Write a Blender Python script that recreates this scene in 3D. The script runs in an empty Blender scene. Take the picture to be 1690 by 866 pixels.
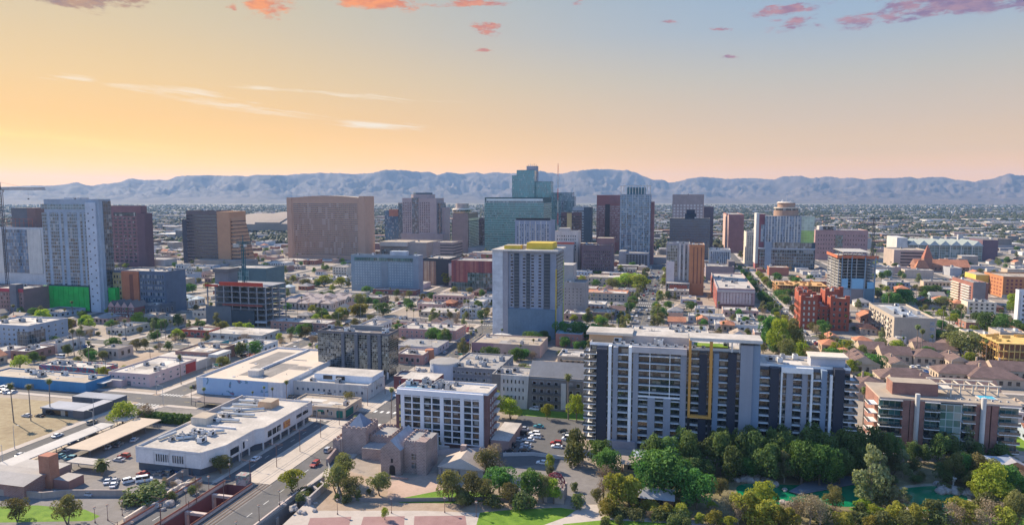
import bpy, bmesh, math, random
from mathutils import Vector, noise
R=random.Random(7)
S=bpy.context.scene
COL=S.collection
rad=math.radians
# ---------------------------------------------------------------- camera
CH=100.0; FPX=1127.0; HOR=322.0; VPX=1122.0
PIT=math.atan((433-HOR)/FPX); YAW=math.atan((VPX-845)/FPX*math.cos(PIT))
cd=bpy.data.cameras.new('camera'); cam=bpy.data.objects.new('camera',cd); COL.objects.link(cam)
cd.sensor_width=36; cd.lens=36*FPX/1690; cd.clip_start=1; cd.clip_end=60000
cam.location=(0,0,CH); cam.rotation_euler=(math.pi/2-PIT,0,YAW); S.camera=cam
_c,_s=math.cos(PIT),math.sin(PIT)
FW=Vector((-math.sin(YAW)*_c,math.cos(YAW)*_c,-_s)); RT=Vector((math.cos(YAW),math.sin(YAW),0)); UP=RT.cross(FW)
def ray(px,py): return FW+RT*((px-845)/FPX)+UP*((433-py)/FPX)
def gnd(px,py,z=0.0):                       # the ground point seen at a place in the photograph
    d=ray(px,py); t=(z-CH)/d.z; return (d.x*t,d.y*t)
def onY(px,py,Y):
    d=ray(px,py); t=Y/d.y; return (d.x*t,CH+d.z*t)
def proj(x,y,z=0):
    v=Vector((x,y,z-CH)); d=v.dot(FW)
    if d<1: return (-9999,-9999)
    return (845+FPX*v.dot(RT)/d,433-FPX*v.dot(UP)/d)
# ---------------------------------------------------------------- light
SUN_EL,SUN_AZ=36.0,-66.0
ld=bpy.data.lights.new('sun','SUN'); ld.energy=5.0; ld.angle=rad(0.6); ld.color=(1,.86,.68)
lo=bpy.data.objects.new('sun',ld); COL.objects.link(lo)
sv=Vector((math.sin(rad(SUN_AZ))*math.cos(rad(SUN_EL)),math.cos(rad(SUN_AZ))*math.cos(rad(SUN_EL)),math.sin(rad(SUN_EL))))
lo.rotation_euler=sv.to_track_quat('Z','Y').to_euler(); lo.location=(0,0,3000)
S.view_settings.view_transform='Standard'; S.view_settings.look='None'; S.view_settings.gamma=1
S.view_settings.use_curve_mapping=False; S.view_settings.exposure=0.85
class NT:
    def __init__(s,tree): s.t=tree; s.n=tree.nodes; s.n.clear()
    def add(s,typ,**kw):
        n=s.n.new(typ)
        for k,v in kw.items(): setattr(n,k,v)
        return n
    def put(s,sock,v):
        if v is None: return
        if hasattr(v,'is_linked'): s.t.links.new(v,sock)
        elif isinstance(v,(tuple,list)) and len(v)==3 and sock.type=='RGBA': sock.default_value=(*v,1)
        else: sock.default_value=v
    def m(s,op,a,b=None,c=None,clamp=False):
        n=s.add('ShaderNodeMath',operation=op,use_clamp=clamp); s.put(n.inputs[0],a); s.put(n.inputs[1],b)
        if c is not None: s.put(n.inputs[2],c)
        return n.outputs[0]
    def mr(s,v,a,b,c=0.0,d=1.0,smooth=True):
        n=s.add('ShaderNodeMapRange'); n.interpolation_type='SMOOTHSTEP' if smooth else 'LINEAR'
        for i,x in enumerate((v,a,b,c,d)): s.put(n.inputs[i],x)
        return n.outputs[0]
    def mix(s,f,a,b,mode='MIX'):
        n=s.add('ShaderNodeMix',data_type='RGBA',blend_type=mode); s.put(n.inputs[0],f); s.put(n.inputs[6],a); s.put(n.inputs[7],b); return n.outputs[2]
    def ramp(s,f,stops,interp='LINEAR'):
        n=s.add('ShaderNodeValToRGB'); e=n.color_ramp.elements; n.color_ramp.interpolation=interp
        while len(e)<len(stops): e.new(.5)
        for i,(p,c) in enumerate(stops): e[i].position=p; e[i].color=(*c,1)
        s.put(n.inputs[0],f); return n.outputs[0]
    def noise(s,vec,scale,detail=4,rough=.5,dim='3D',dist=0.0):
        n=s.add('ShaderNodeTexNoise',noise_dimensions=dim); s.put(n.inputs['Vector'],vec); n.inputs['Scale'].default_value=scale
        n.inputs['Detail'].default_value=detail; n.inputs['Roughness'].default_value=rough; n.inputs['Distortion'].default_value=dist
        return n.outputs[0]
    def vec(s,x,y,z):
        n=s.add('ShaderNodeCombineXYZ'); s.put(n.inputs[0],x); s.put(n.inputs[1],y); s.put(n.inputs[2],z); return n.outputs[0]
    def sep(s,v):
        n=s.add('ShaderNodeSeparateXYZ'); s.put(n.inputs[0],v); return n.outputs
W=bpy.data.worlds.new('World'); S.world=W; W.use_nodes=True
def build_sky():
    g=NT(W.node_tree)
    tc=g.add('ShaderNodeTexCoord'); x,y,z=g.sep(tc.outputs['Generated'])
    fh=Vector((FW.x,FW.y,0)).normalized()
    side=g.m('ADD',g.m('MULTIPLY',x,RT.x),g.m('MULTIPLY',y,RT.y))
    fwd=g.m('ADD',g.m('MULTIPLY',x,fh.x),g.m('MULTIPLY',y,fh.y))
    az=g.m('ARCTAN2',side,fwd)
    # glow of the low evening light: gold towards one side of the horizon, pale blue towards the other
    gold=g.ramp(z,[(0,(2.3,1.12,.0)),(.03,(2.1,1.05,.0)),(.05,(1.75,.92,.0)),(.075,(1.42,.79,.02)),(.10,(1.22,.72,.10)),(.15,(1.02,.71,.29)),(.21,(.84,.67,.43)),(.28,(.68,.64,.52)),(.42,(.36,.46,.66)),(.8,(.085,.22,.56))])
    cool=g.ramp(z,[(0,(1.6,.74,.06)),(.028,(1.45,.72,.12)),(.055,(1.04,.65,.26)),(.10,(.82,.62,.41)),(.16,(.62,.60,.53)),(.22,(.42,.545,.68)),(.28,(.34,.51,.72)),(.42,(.26,.40,.68)),(.8,(.08,.21,.56))])
    back=g.ramp(z,[(0,(.46,.56,.72)),(.15,(.32,.48,.74)),(.5,(.17,.33,.66)),(1,(.10,.22,.56))])
    k=g.mr(az,-.62,.50)
    gold=g.mix(1.0,gold,(1.06,1.0,.72),'MULTIPLY'); front=g.mix(k,gold,cool); front=g.mix(1.0,front,(.535,.515,.49),'MULTIPLY')
    col=g.mix(g.mr(fwd,-.1,.55),back,front)
    def spots(l,warp=.03):
        """soft patches of sky (centre column, row, half sizes) where a cloud may form"""
        tot=None; wv1=g.noise(g.vec(g.m('MULTIPLY',az,9.0),g.m('MULTIPLY',z,26.0),4.4),1.0,5,.7); wv2=g.noise(g.vec(g.m('MULTIPLY',az,9.0),g.m('MULTIPLY',z,26.0),14.4),1.0,5,.7)
        A_=g.m('ADD',az,g.m('MULTIPLY',g.m('SUBTRACT',wv1,.5),.13)); Z_=g.m('ADD',z,g.m('MULTIPLY',g.m('SUBTRACT',wv2,.5),warp))
        for px,py,wa,wv,sl in l:
            r=ray(px,py).normalized(); a0=math.atan2(r.x*RT.x+r.y*RT.y,r.x*fh.x+r.y*fh.y); v0=r.z
            da=g.m('SUBTRACT',A_,a0); dv=g.m('SUBTRACT',g.m('SUBTRACT',Z_,v0),g.m('MULTIPLY',da,sl))
            q=g.m('ADD',g.m('POWER',g.m('ABSOLUTE',g.m('DIVIDE',da,wa/1127)),2.0),g.m('POWER',g.m('ABSOLUTE',g.m('DIVIDE',dv,wv/1127)),2.0))
            w=g.m('EXPONENT',g.m('MULTIPLY',q,-1.0)); tot=w if tot is None else g.m('MAXIMUM',tot,w)
        return tot
    # thin pale streaks
    m1=spots([(110,128,55,7,.06),(270,152,90,9,-.02),(330,170,110,8,-.12),(440,184,120,8,-.10),(610,206,90,8,-.03),(600,160,150,5,-.05),(480,150,150,5,-.02)],.012)
    n1=g.noise(g.vec(g.m('MULTIPLY',az,7.0),g.m('ADD',g.m('MULTIPLY',z,120.0),g.m('MULTIPLY',az,10.0)),0),1.0,6,.62,dist=.8)
    w1=g.mr(g.m('ADD',g.m('MULTIPLY',g.m('SUBTRACT',n1,.5),1.9),g.m('MULTIPLY',m1,.55)),.22,.92)
    w1=g.m('MULTIPLY',w1,g.mr(m1,.06,.5))
    col=g.mix(g.m('MULTIPLY',w1,.9),col,(.64,.54,.39))
    n2=g.noise(g.vec(g.m('MULTIPLY',az,3.0),g.m('ADD',g.m('MULTIPLY',z,80.0),g.m('MULTIPLY',az,6.0)),7.7),1.0,5,.55,dist=.3)
    m2=spots([(60,235,190,12,-.05),(330,275,220,7,-.03),(180,262,140,8,-.03)])
    col=g.mix(g.m('MULTIPLY',g.m('MULTIPLY',g.mr(n2,.34,.62),m2),.85),col,(.86,.52,.03))
    # coloured puffs high up
    m3=spots([(150,0,70,13,0),(215,6,40,10,0),(380,10,14,7,0),(455,12,60,17,-.02),(600,-2,60,12,0),(660,5,70,13,-.02),(780,10,75,7,0),(810,45,22,10,-.3),(950,4,14,8,0),(1115,37,26,5,-.05),(1190,48,13,4,0),(1300,40,46,11,0),(1300,15,50,8,0),(1430,28,60,10,.1),(1480,14,40,18,0),(1590,5,75,17,0),(1690,10,30,12,0),(800,82,20,4,0),(1200,99,26,3,0)])
    n3=g.noise(g.vec(g.m('MULTIPLY',az,16.0),g.m('MULTIPLY',z,52.0),1.9),1.0,7,.68,dist=.3)
    n3c=g.noise(g.vec(g.m('MULTIPLY',az,46.0),g.m('MULTIPLY',z,120.0),5.1),1.0,5,.65)
    w3=g.mr(g.m('ADD',g.m('ADD',g.m('MULTIPLY',g.m('SUBTRACT',n3,.5),2.1),g.m('MULTIPLY',g.m('SUBTRACT',n3c,.5),1.0)),g.m('MULTIPLY',m3,.74)),.20,.95)
    w3=g.m('MULTIPLY',w3,g.mr(m3,.02,.45))
    pc=g.ramp(g.mr(az,-.65,.65,0,1,False),[(0,(.60,.33,.10)),(.16,(.60,.32,.10)),(.22,(1.45,.44,.0)),(.36,(1.45,.42,.02)),(.46,(1.1,.36,.14)),(.62,(.74,.38,.36)),(.80,(.56,.30,.42)),(1,(.34,.28,.50))])
    lit=g.noise(g.vec(g.m('MULTIPLY',az,30.0),g.m('MULTIPLY',z,80.0),9.0),1.0,4,.6)
    lower=g.mix(1.0,g.mix(g.mr(lit,.38,.62),g.mix(.34,pc,(.20,.15,.24)),g.mix(.22,pc,(1.1,.60,.25))),(.44,.42,.43),'MULTIPLY')
    col=g.mix(g.mr(w3,0,.75),col,lower)
    b1=g.add('ShaderNodeBackground'); g.put(b1.inputs[0],col); b1.inputs[1].default_value=.86
    sk=g.add('ShaderNodeTexSky',sky_type='NISHITA'); sk.sun_disc=False; sk.sun_elevation=rad(SUN_EL); sk.sun_rotation=rad(SUN_AZ%360); sk.altitude=340
    b2=g.add('ShaderNodeBackground'); g.put(b2.inputs[0],g.mix(1.0,sk.outputs[0],(.09,.10,.13),'MULTIPLY')); b2.inputs[1].default_value=.05
    ad=g.add('ShaderNodeAddShader'); g.t.links.new(b1.outputs[0],ad.inputs[0]); g.t.links.new(b2.outputs[0],ad.inputs[1])
    o=g.add('ShaderNodeOutputWorld'); g.t.links.new(ad.outputs[0],o.inputs[0])
build_sky()
# ---------------------------------------------------------------- materials
MC={}
def _out(g,bsdf):
    o=g.add('ShaderNodeOutputMaterial'); g.t.links.new(bsdf,o.inputs[0])
def _mat(name):
    m=bpy.data.materials.new(name); m.use_nodes=True; return m,NT(m.node_tree)
def P(rgb,rough=.85,var=.16,scale=.12,streak=0.0,spec=.3,metal=0.0,key=None):
    """plain weathered surface: blotches, fine grain and optional vertical run-off streaks"""
    k=('P',rgb,rough,var,scale,streak,spec,metal)
    if k in MC: return MC[k]
    m,g=_mat('surface'); pos=g.add('ShaderNodeNewGeometry').outputs['Position']
    a=g.noise(pos,scale,3,.6); b=g.noise(pos,scale*9,2,.6)
    f=g.m('ADD',g.m('MULTIPLY',a,.65),g.m('MULTIPLY',b,.35))
    val=g.mr(f,.3,.7,1-var,1+var,False)
    if streak:
        x,y,z=g.sep(pos); st=g.noise(g.vec(x,y,g.m('MULTIPLY',z,.06)),.9,3,.6)
        val=g.m('MULTIPLY',val,g.mr(st,.3,.7,1-streak,1+streak*.4,False))
    c=g.mix(1.0,rgb,g.vec(val,val,val),'MULTIPLY')
    p=g.add('ShaderNodeBsdfPrincipled'); g.put(p.inputs['Base Color'],c); p.inputs['Roughness'].default_value=rough
    p.inputs['Specular IOR Level'].default_value=spec; p.inputs['Metallic'].default_value=metal
    _out(g,p.outputs[0]); MC[k]=m; return m
def GL(tint=(.035,.05,.065),rough=.08,cw=1.5,ch=3.2,line=(.25,.27,.3),lw=.09,var=.6,spand=None,sh=.0,curtain=.25,metal=.0):
    """glazed skin: panes of slightly different tone and thin mullions, optional opaque floor bands"""
    k=('G',tint,rough,cw,ch,line,lw,var,spand,sh,curtain,metal)
    if k in MC: return MC[k]
    m,g=_mat('glass'); pos=g.add('ShaderNodeNewGeometry').outputs['Position']; x,y,z=g.sep(pos)
    u=g.m('DIVIDE',g.m('ADD',x,y),cw); v=g.m('DIVIDE',z,ch)
    fu=g.m('FRACT',u); fv=g.m('FRACT',v)
    wn=g.add('ShaderNodeTexWhiteNoise',noise_dimensions='2D'); g.put(wn.inputs['Vector'],g.vec(g.m('FLOOR',u),g.m('FLOOR',v),0))
    r=wn.outputs[0]
    big=g.noise(pos,.05,2,.5)
    tone=g.m('ADD',g.mr(r,0,1,1-var,1+var,False),g.mr(big,.3,.7,-.25,.25,False))
    c=g.mix(1.0,tint,g.vec(tone,tone,tone),'MULTIPLY')
    cur=g.m('GREATER_THAN',r,1-curtain*.5)
    c=g.mix(g.m('MULTIPLY',cur,.55),c,(.34,.33,.31))
    rg=g.mr(r,0,1,rough,rough+.12,False)
    isl=g.m('MAXIMUM',g.m('LESS_THAN',fu,lw/cw*1.2),g.m('LESS_THAN',fv,lw/ch*1.6))
    if spand:
        isp=g.m('LESS_THAN',fv,sh); c=g.mix(isp,c,spand); rg=g.m('MAXIMUM',rg,g.m('MULTIPLY',isp,.45))
    c=g.mix(isl,c,line); rg=g.m('MAXIMUM',rg,g.m('MULTIPLY',isl,.5))
    # panes are never perfectly flat
    wob=g.noise(g.vec(g.m('ADD',x,y),g.m('MULTIPLY',r,40.0),z),.35,2,.5)
    bp=g.add('ShaderNodeBump'); bp.inputs['Strength'].default_value=.06; bp.inputs['Distance'].default_value=.5; g.put(bp.inputs['Height'],wob)
    p=g.add('ShaderNodeBsdfPrincipled'); g.put(p.inputs['Base Color'],c); g.put(p.inputs['Roughness'],rg); p.inputs['IOR'].default_value=2.0
    p.inputs['Metallic'].default_value=metal; g.put(p.inputs['Normal'],bp.outputs[0])
    _out(g,p.outputs[0]); MC[k]=m; return m
def PANE(tint=(.03,.042,.055),light=.28):
    """single window pane: tone and blinds differ from window to window"""
    k=('W',tint,light)
    if k in MC: return MC[k]
    m,g=_mat('pane'); r=g.add('ShaderNodeObjectInfo').outputs['Random']
    pos=g.add('ShaderNodeNewGeometry').outputs['Position']; x,y,z=g.sep(pos)
    wn=g.add('ShaderNodeTexWhiteNoise',noise_dimensions='3D'); g.put(wn.inputs['Vector'],g.vec(g.m('FLOOR',g.m('MULTIPLY',g.m('ADD',x,y),.42)),g.m('FLOOR',g.m('MULTIPLY',z,.34)),g.m('MULTIPLY',r,99.0)))
    q=wn.outputs[0]
    t=g.mr(q,0,1,.45,1.7,False); c=g.mix(1.0,tint,g.vec(t,t,t),'MULTIPLY')
    c=g.mix(g.m('MULTIPLY',g.m('GREATER_THAN',q,1-light),.6),c,(.42,.40,.36))
    p=g.add('ShaderNodeBsdfPrincipled'); g.put(p.inputs['Base Color'],c); g.put(p.inputs['Roughness'],g.mr(q,0,1,.06,.25,False)); p.inputs['IOR'].default_value=1.6
    _out(g,p.outputs[0]); MC[k]=m; return m
def REFLGLASS():
    """flat windows: dark rooms, some with blinds drawn part of the way"""
    if 'RG' in MC: return MC['RG']
    m,g=_mat('window_glass'); pos=g.add('ShaderNodeNewGeometry').outputs['Position']; x,y,z=g.sep(pos); oi=g.add('ShaderNodeObjectInfo').outputs['Random']
    u=g.m('DIVIDE',g.m('ADD',x,y),1.7); fu=g.m('FRACT',u); fz=g.m('FRACT',g.m('DIVIDE',z,3.07))
    wn=g.add('ShaderNodeTexWhiteNoise',noise_dimensions='3D'); g.put(wn.inputs['Vector'],g.vec(g.m('FLOOR',u),g.m('FLOOR',g.m('DIVIDE',z,3.07)),g.m('MULTIPLY',oi,50.0)))
    q=wn.outputs[0]; q2=g.sep(wn.outputs[1])[1]
    c=g.ramp(q,[(0,(.010,.014,.018)),(.35,(.018,.026,.028)),(.6,(.03,.04,.034)),(.8,(.02,.03,.04))],'CONSTANT')
    blind=g.m('MULTIPLY',g.m('GREATER_THAN',q2,.62),g.m('GREATER_THAN',fz,g.mr(q,0,1,.15,.9,False)))
    c=g.mix(g.m('MULTIPLY',blind,.75),c,g.ramp(q2,[(.62,(.26,.24,.20)),(.75,(.16,.19,.16)),(.88,(.34,.33,.31))],'CONSTANT'))
    c=g.mix(g.m('LESS_THAN',fu,.06),c,(.07,.07,.08))
    n=g.noise(g.vec(g.m('ADD',x,y),g.m('MULTIPLY',q,40.0),z),.5,2,.5); bp=g.add('ShaderNodeBump'); bp.inputs['Strength'].default_value=.10; bp.inputs['Distance'].default_value=.5; g.put(bp.inputs['Height'],n)
    p=g.add('ShaderNodeBsdfPrincipled'); g.put(p.inputs['Base Color'],c); p.inputs['Roughness'].default_value=.05; p.inputs['IOR'].default_value=1.75; g.put(p.inputs['Normal'],bp.outputs[0])
    _out(g,p.outputs[0]); MC['RG']=m; return m
def BRICK(c1,c2,mortar=(.3,.27,.25),bw=1.2,bh=.4,mort=.05,rough=.9,offset=.5):
    """coursed masonry or panelled cladding"""
    k=('B',c1,c2,mortar,bw,bh,mort,offset)
    if k in MC: return MC[k]
    m,g=_mat('masonry'); pos=g.add('ShaderNodeNewGeometry').outputs['Position']; x,y,z=g.sep(pos)
    b=g.add('ShaderNodeTexBrick'); b.offset=offset; g.put(b.inputs['Vector'],g.vec(g.m('ADD',x,y),z,0))
    g.put(b.inputs['Color1'],c1); g.put(b.inputs['Color2'],c2); g.put(b.inputs['Mortar'],mortar)
    b.inputs['Scale'].default_value=1; b.inputs['Brick Width'].default_value=bw; b.inputs['Row Height'].default_value=bh; b.inputs['Mortar Size'].default_value=mort; b.inputs['Bias'].default_value=0
    n=g.noise(pos,.2,3,.6); val=g.mr(n,.3,.7,.8,1.18,False)
    c=g.mix(1.0,b.outputs[0],g.vec(val,val,val),'MULTIPLY')
    p=g.add('ShaderNodeBsdfPrincipled'); g.put(p.inputs['Base Color'],c); p.inputs['Roughness'].default_value=rough; p.inputs['Specular IOR Level'].default_value=.25
    _out(g,p.outputs[0]); MC[k]=m; return m
def STRIPE(cols,w=1.0,rough=.7,horizontal=False):
    """cladding in upright (or level) strips of several colours"""
    k=('S',tuple(cols),w,horizontal)
    if k in MC: return MC[k]
    m,g=_mat('cladding'); pos=g.add('ShaderNodeNewGeometry').outputs['Position']; x,y,z=g.sep(pos)
    u=g.m('FLOOR',g.m('DIVIDE',z if horizontal else g.m('ADD',x,y),w))
    wn=g.add('ShaderNodeTexWhiteNoise',noise_dimensions='1D'); g.put(wn.inputs['W'],u)
    c=g.ramp(wn.outputs[0],[(i/len(cols),c) for i,c in enumerate(cols)],'CONSTANT')
    n=g.noise(pos,.3,3,.6); val=g.mr(n,.3,.7,.85,1.12,False); c=g.mix(1.0,c,g.vec(val,val,val),'MULTIPLY')
    p=g.add('ShaderNodeBsdfPrincipled'); g.put(p.inputs['Base Color'],c); p.inputs['Roughness'].default_value=rough
    _out(g,p.outputs[0]); MC[k]=m; return m
def MURAL(cols,scale=.25):
    k=('M',tuple(cols),scale)
    if k in MC: return MC[k]
    m,g=_mat('mural'); pos=g.add('ShaderNodeNewGeometry').outputs['Position']
    n=g.noise(pos,scale,3,.5,dist=1.2)
    c=g.ramp(g.mr(n,.3,.7,0,1,False),[(i/len(cols),c) for i,c in enumerate(cols)],'CONSTANT')
    p=g.add('ShaderNodeBsdfPrincipled'); g.put(p.inputs['Base Color'],c); p.inputs['Roughness'].default_value=.8
    _out(g,p.outputs[0]); MC[k]=m; return m
def LEAF(c1,c2,trans=.3):
    k=('L',c1,c2,trans)
    if k in MC: return MC[k]
    m,g=_mat('leaves'); tc=g.add('ShaderNodeTexCoord').outputs['Object']; oi=g.add('ShaderNodeObjectInfo').outputs['Random']
    n=g.noise(tc,.55,3,.6); n2=g.noise(tc,3.5,2,.6)
    f=g.m('ADD',g.m('MULTIPLY',n,.6),g.m('MULTIPLY',n2,.4))
    c=g.mix(g.mr(f,.34,.66),c1,c2)
    hv=g.add('ShaderNodeHueSaturation'); g.put(hv.inputs['Color'],c); g.put(hv.inputs['Hue'],g.mr(oi,0,1,.47,.525,False)); g.put(hv.inputs['Value'],g.mr(oi,0,1,.75,1.3,False))
    p=g.add('ShaderNodeBsdfPrincipled'); g.put(p.inputs['Base Color'],hv.outputs[0]); p.inputs['Roughness'].default_value=.75; p.inputs['Specular IOR Level'].default_value=.2
    t=g.add('ShaderNodeBsdfTranslucent'); g.put(t.inputs[0],g.mix(1.0,hv.outputs[0],(1.6,1.5,.8),'MULTIPLY'))
    mx=g.add('ShaderNodeMixShader'); mx.inputs[0].default_value=trans; g.t.links.new(p.outputs[0],mx.inputs[1]); g.t.links.new(t.outputs[0],mx.inputs[2])
    _out(g,mx.outputs[0]); MC[k]=m; return m
def GROUND(kind):
    if kind in MC: return MC[kind]
    m,g=_mat(kind); pos=g.add('ShaderNodeNewGeometry').outputs['Position']; x,y,z=g.sep(pos)
    a=g.noise(pos,.025,4,.6); b=g.noise(pos,.35,4,.65); c_=g.noise(pos,2.5,2,.6)
    f=g.m('ADD',g.m('ADD',g.m('MULTIPLY',a,.45),g.m('MULTIPLY',b,.35)),g.m('MULTIPLY',c_,.2))
    f=g.mr(f,.33,.67,0,1,False)
    if kind=='grass':
        c=g.ramp(g.m('ADD',g.m('MULTIPLY',f,.6),g.m('MULTIPLY',g.noise(pos,.11,5,.7),.4)),[(.25,(.06,.11,.014)),(.45,(.11,.20,.018)),(.6,(.16,.25,.028)),(.8,(.25,.25,.07))])
    elif kind=='dirt':
        c=g.ramp(f,[(0,(.22,.155,.105)),(.5,(.33,.245,.175)),(1,(.43,.335,.25))])
    elif kind=='drygrass':
        c=g.ramp(f,[(0,(.17,.125,.07)),(.35,(.25,.19,.11)),(.6,(.31,.25,.15)),(1,(.38,.32,.22))])
    elif kind=='asphalt':
        f=g.m('ADD',g.m('MULTIPLY',f,.7),g.m('MULTIPLY',g.noise(g.vec(g.m('MULTIPLY',x,.5),g.m('MULTIPLY',y,.06),0),1.0,4,.7),.3)); c=g.ramp(f,[(0,(.075,.072,.07)),(.5,(.115,.11,.106)),(1,(.165,.155,.15))])
    elif kind=='lot':
        c=g.ramp(f,[(0,(.13,.118,.108)),(.5,(.19,.172,.158)),(1,(.26,.235,.21))])
    elif kind=='concrete':
        c=g.ramp(f,[(0,(.33,.285,.24)),(.5,(.43,.37,.315)),(1,(.5,.44,.375))])
    elif kind=='redpave':
        c=g.ramp(f,[(0,(.22,.125,.115)),(.5,(.29,.175,.16)),(1,(.35,.22,.20))])
    elif kind=='track':
        c=g.ramp(f,[(0,(.34,.29,.235)),(.5,(.45,.385,.315)),(1,(.52,.45,.37))])
    elif kind=='plain':                                     # open town far away: lots, roofs, yards
        vo=g.add('ShaderNodeTexVoronoi',feature='F1'); g.put(vo.inputs['Vector'],pos); vo.inputs['Scale'].default_value=.022
        r=g.sep(vo.outputs['Color'])[0]
        cc=g.ramp(r,[(0,(.045,.055,.03)),(.3,(.075,.075,.045)),(.52,(.14,.12,.09)),(.74,(.21,.175,.14)),(.9,(.32,.29,.25)),(.97,(.5,.47,.43))],'CONSTANT')
        cn=g.ramp(f,[(0,(.20,.16,.125)),(.5,(.29,.24,.19)),(1,(.39,.325,.26))])
        c=g.mix(g.mr(y,900.0,1600.0),cn,cc)
        cf=g.ramp(g.noise(pos,.0035,5,.65),[(.3,(.10,.095,.06)),(.5,(.17,.14,.10)),(.7,(.26,.21,.16))])
        c=g.mix(g.mr(y,2200.0,7000.0),c,g.mix(.5,c,cf))
    elif kind=='rock':
        c=g.ramp(g.noise(pos,.004,7,.7),[(.3,(.05,.042,.04)),(.5,(.09,.07,.062)),(.7,(.145,.11,.095))])
    elif kind=='stone':
        c=g.ramp(g.noise(pos,.8,4,.7),[(.3,(.20,.17,.15)),(.5,(.32,.28,.25)),(.7,(.46,.41,.37))])
    p=g.add('ShaderNodeBsdfPrincipled'); g.put(p.inputs['Base Color'],c); p.inputs['Roughness'].default_value=.9; p.inputs['Specular IOR Level'].default_value=.2
    _out(g,p.outputs[0]); MC[kind]=m; return m
def WATER():
    m,g=_mat('water'); pos=g.add('ShaderNodeNewGeometry').outputs['Position']
    n=g.noise(pos,1.6,3,.6); bp=g.add('ShaderNodeBump'); bp.inputs['Strength'].default_value=.06; bp.inputs['Distance'].default_value=.1; g.put(bp.inputs['Height'],n)
    c=g.ramp(g.noise(pos,.07,3,.5),[(.3,(.003,.11,.05)),(.7,(.010,.22,.095))])
    p=g.add('ShaderNodeBsdfPrincipled'); g.put(p.inputs['Base Color'],c); p.inputs['Roughness'].default_value=.03; p.inputs['IOR'].default_value=1.33; g.put(p.inputs['Normal'],bp.outputs[0])
    _out(g,p.outputs[0]); return m
# common surfaces
WHITE=P((.54,.515,.48),streak=.14); CREAM=P((.60,.52,.42),streak=.1); TAN=P((.46,.36,.27),streak=.1); PINK=P((.50,.33,.28),streak=.08)
GREY=P((.34,.34,.36),streak=.1); LGREY=P((.50,.50,.51),streak=.1); DGREY=P((.14,.145,.16)); NAVY=P((.028,.032,.045),rough=.6,var=.1); BLACK=P((.02,.02,.022),rough=.5)
CONC=P((.42,.39,.35),streak=.14); ROOFW=P((.42,.38,.335),var=.34,scale=.11); ROOFT=P((.36,.295,.225),var=.25,scale=.06); ROOFG=P((.27,.255,.24),var=.22,scale=.06); ROOFD=P((.15,.13,.125),var=.25,scale=.06)
REDBR=BRICK((.27,.115,.085),(.33,.15,.11)); BRNBR=BRICK((.19,.115,.09),(.23,.14,.105)); MAROON=P((.16,.06,.06)); STEEL=P((.42,.43,.45),rough=.4,metal=.5,var=.1)
TILE=BRICK((.42,.17,.09),(.52,.23,.13),(.25,.1,.06),.8,.6,.05); SHINGLE=BRICK((.145,.095,.085),(.19,.125,.11),(.10,.07,.06),1.0,.5,.04); RUST=P((.34,.13,.085)); ORANGE=P((.52,.21,.05)); YELLOW=P((.66,.46,.06)); WOOD=P((.55,.32,.13),var=.3,scale=.5)
WIN=PANE(); WINB=PANE((.03,.06,.085)); WING=PANE((.02,.06,.06)); DARKGL=PANE((.018,.02,.025),.1)
STONE=BRICK((.33,.235,.205),(.23,.17,.155),(.38,.30,.265),1.1,.55,.10)
PATCH=[P((.34,.30,.26),var=.25),P((.50,.46,.41),var=.2),P((.24,.215,.195),var=.3),P((.38,.32,.25),var=.25),P((.29,.275,.265),var=.25),P((.20,.18,.165),var=.3)]; PIPE=P((.33,.32,.31),rough=.6)
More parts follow.
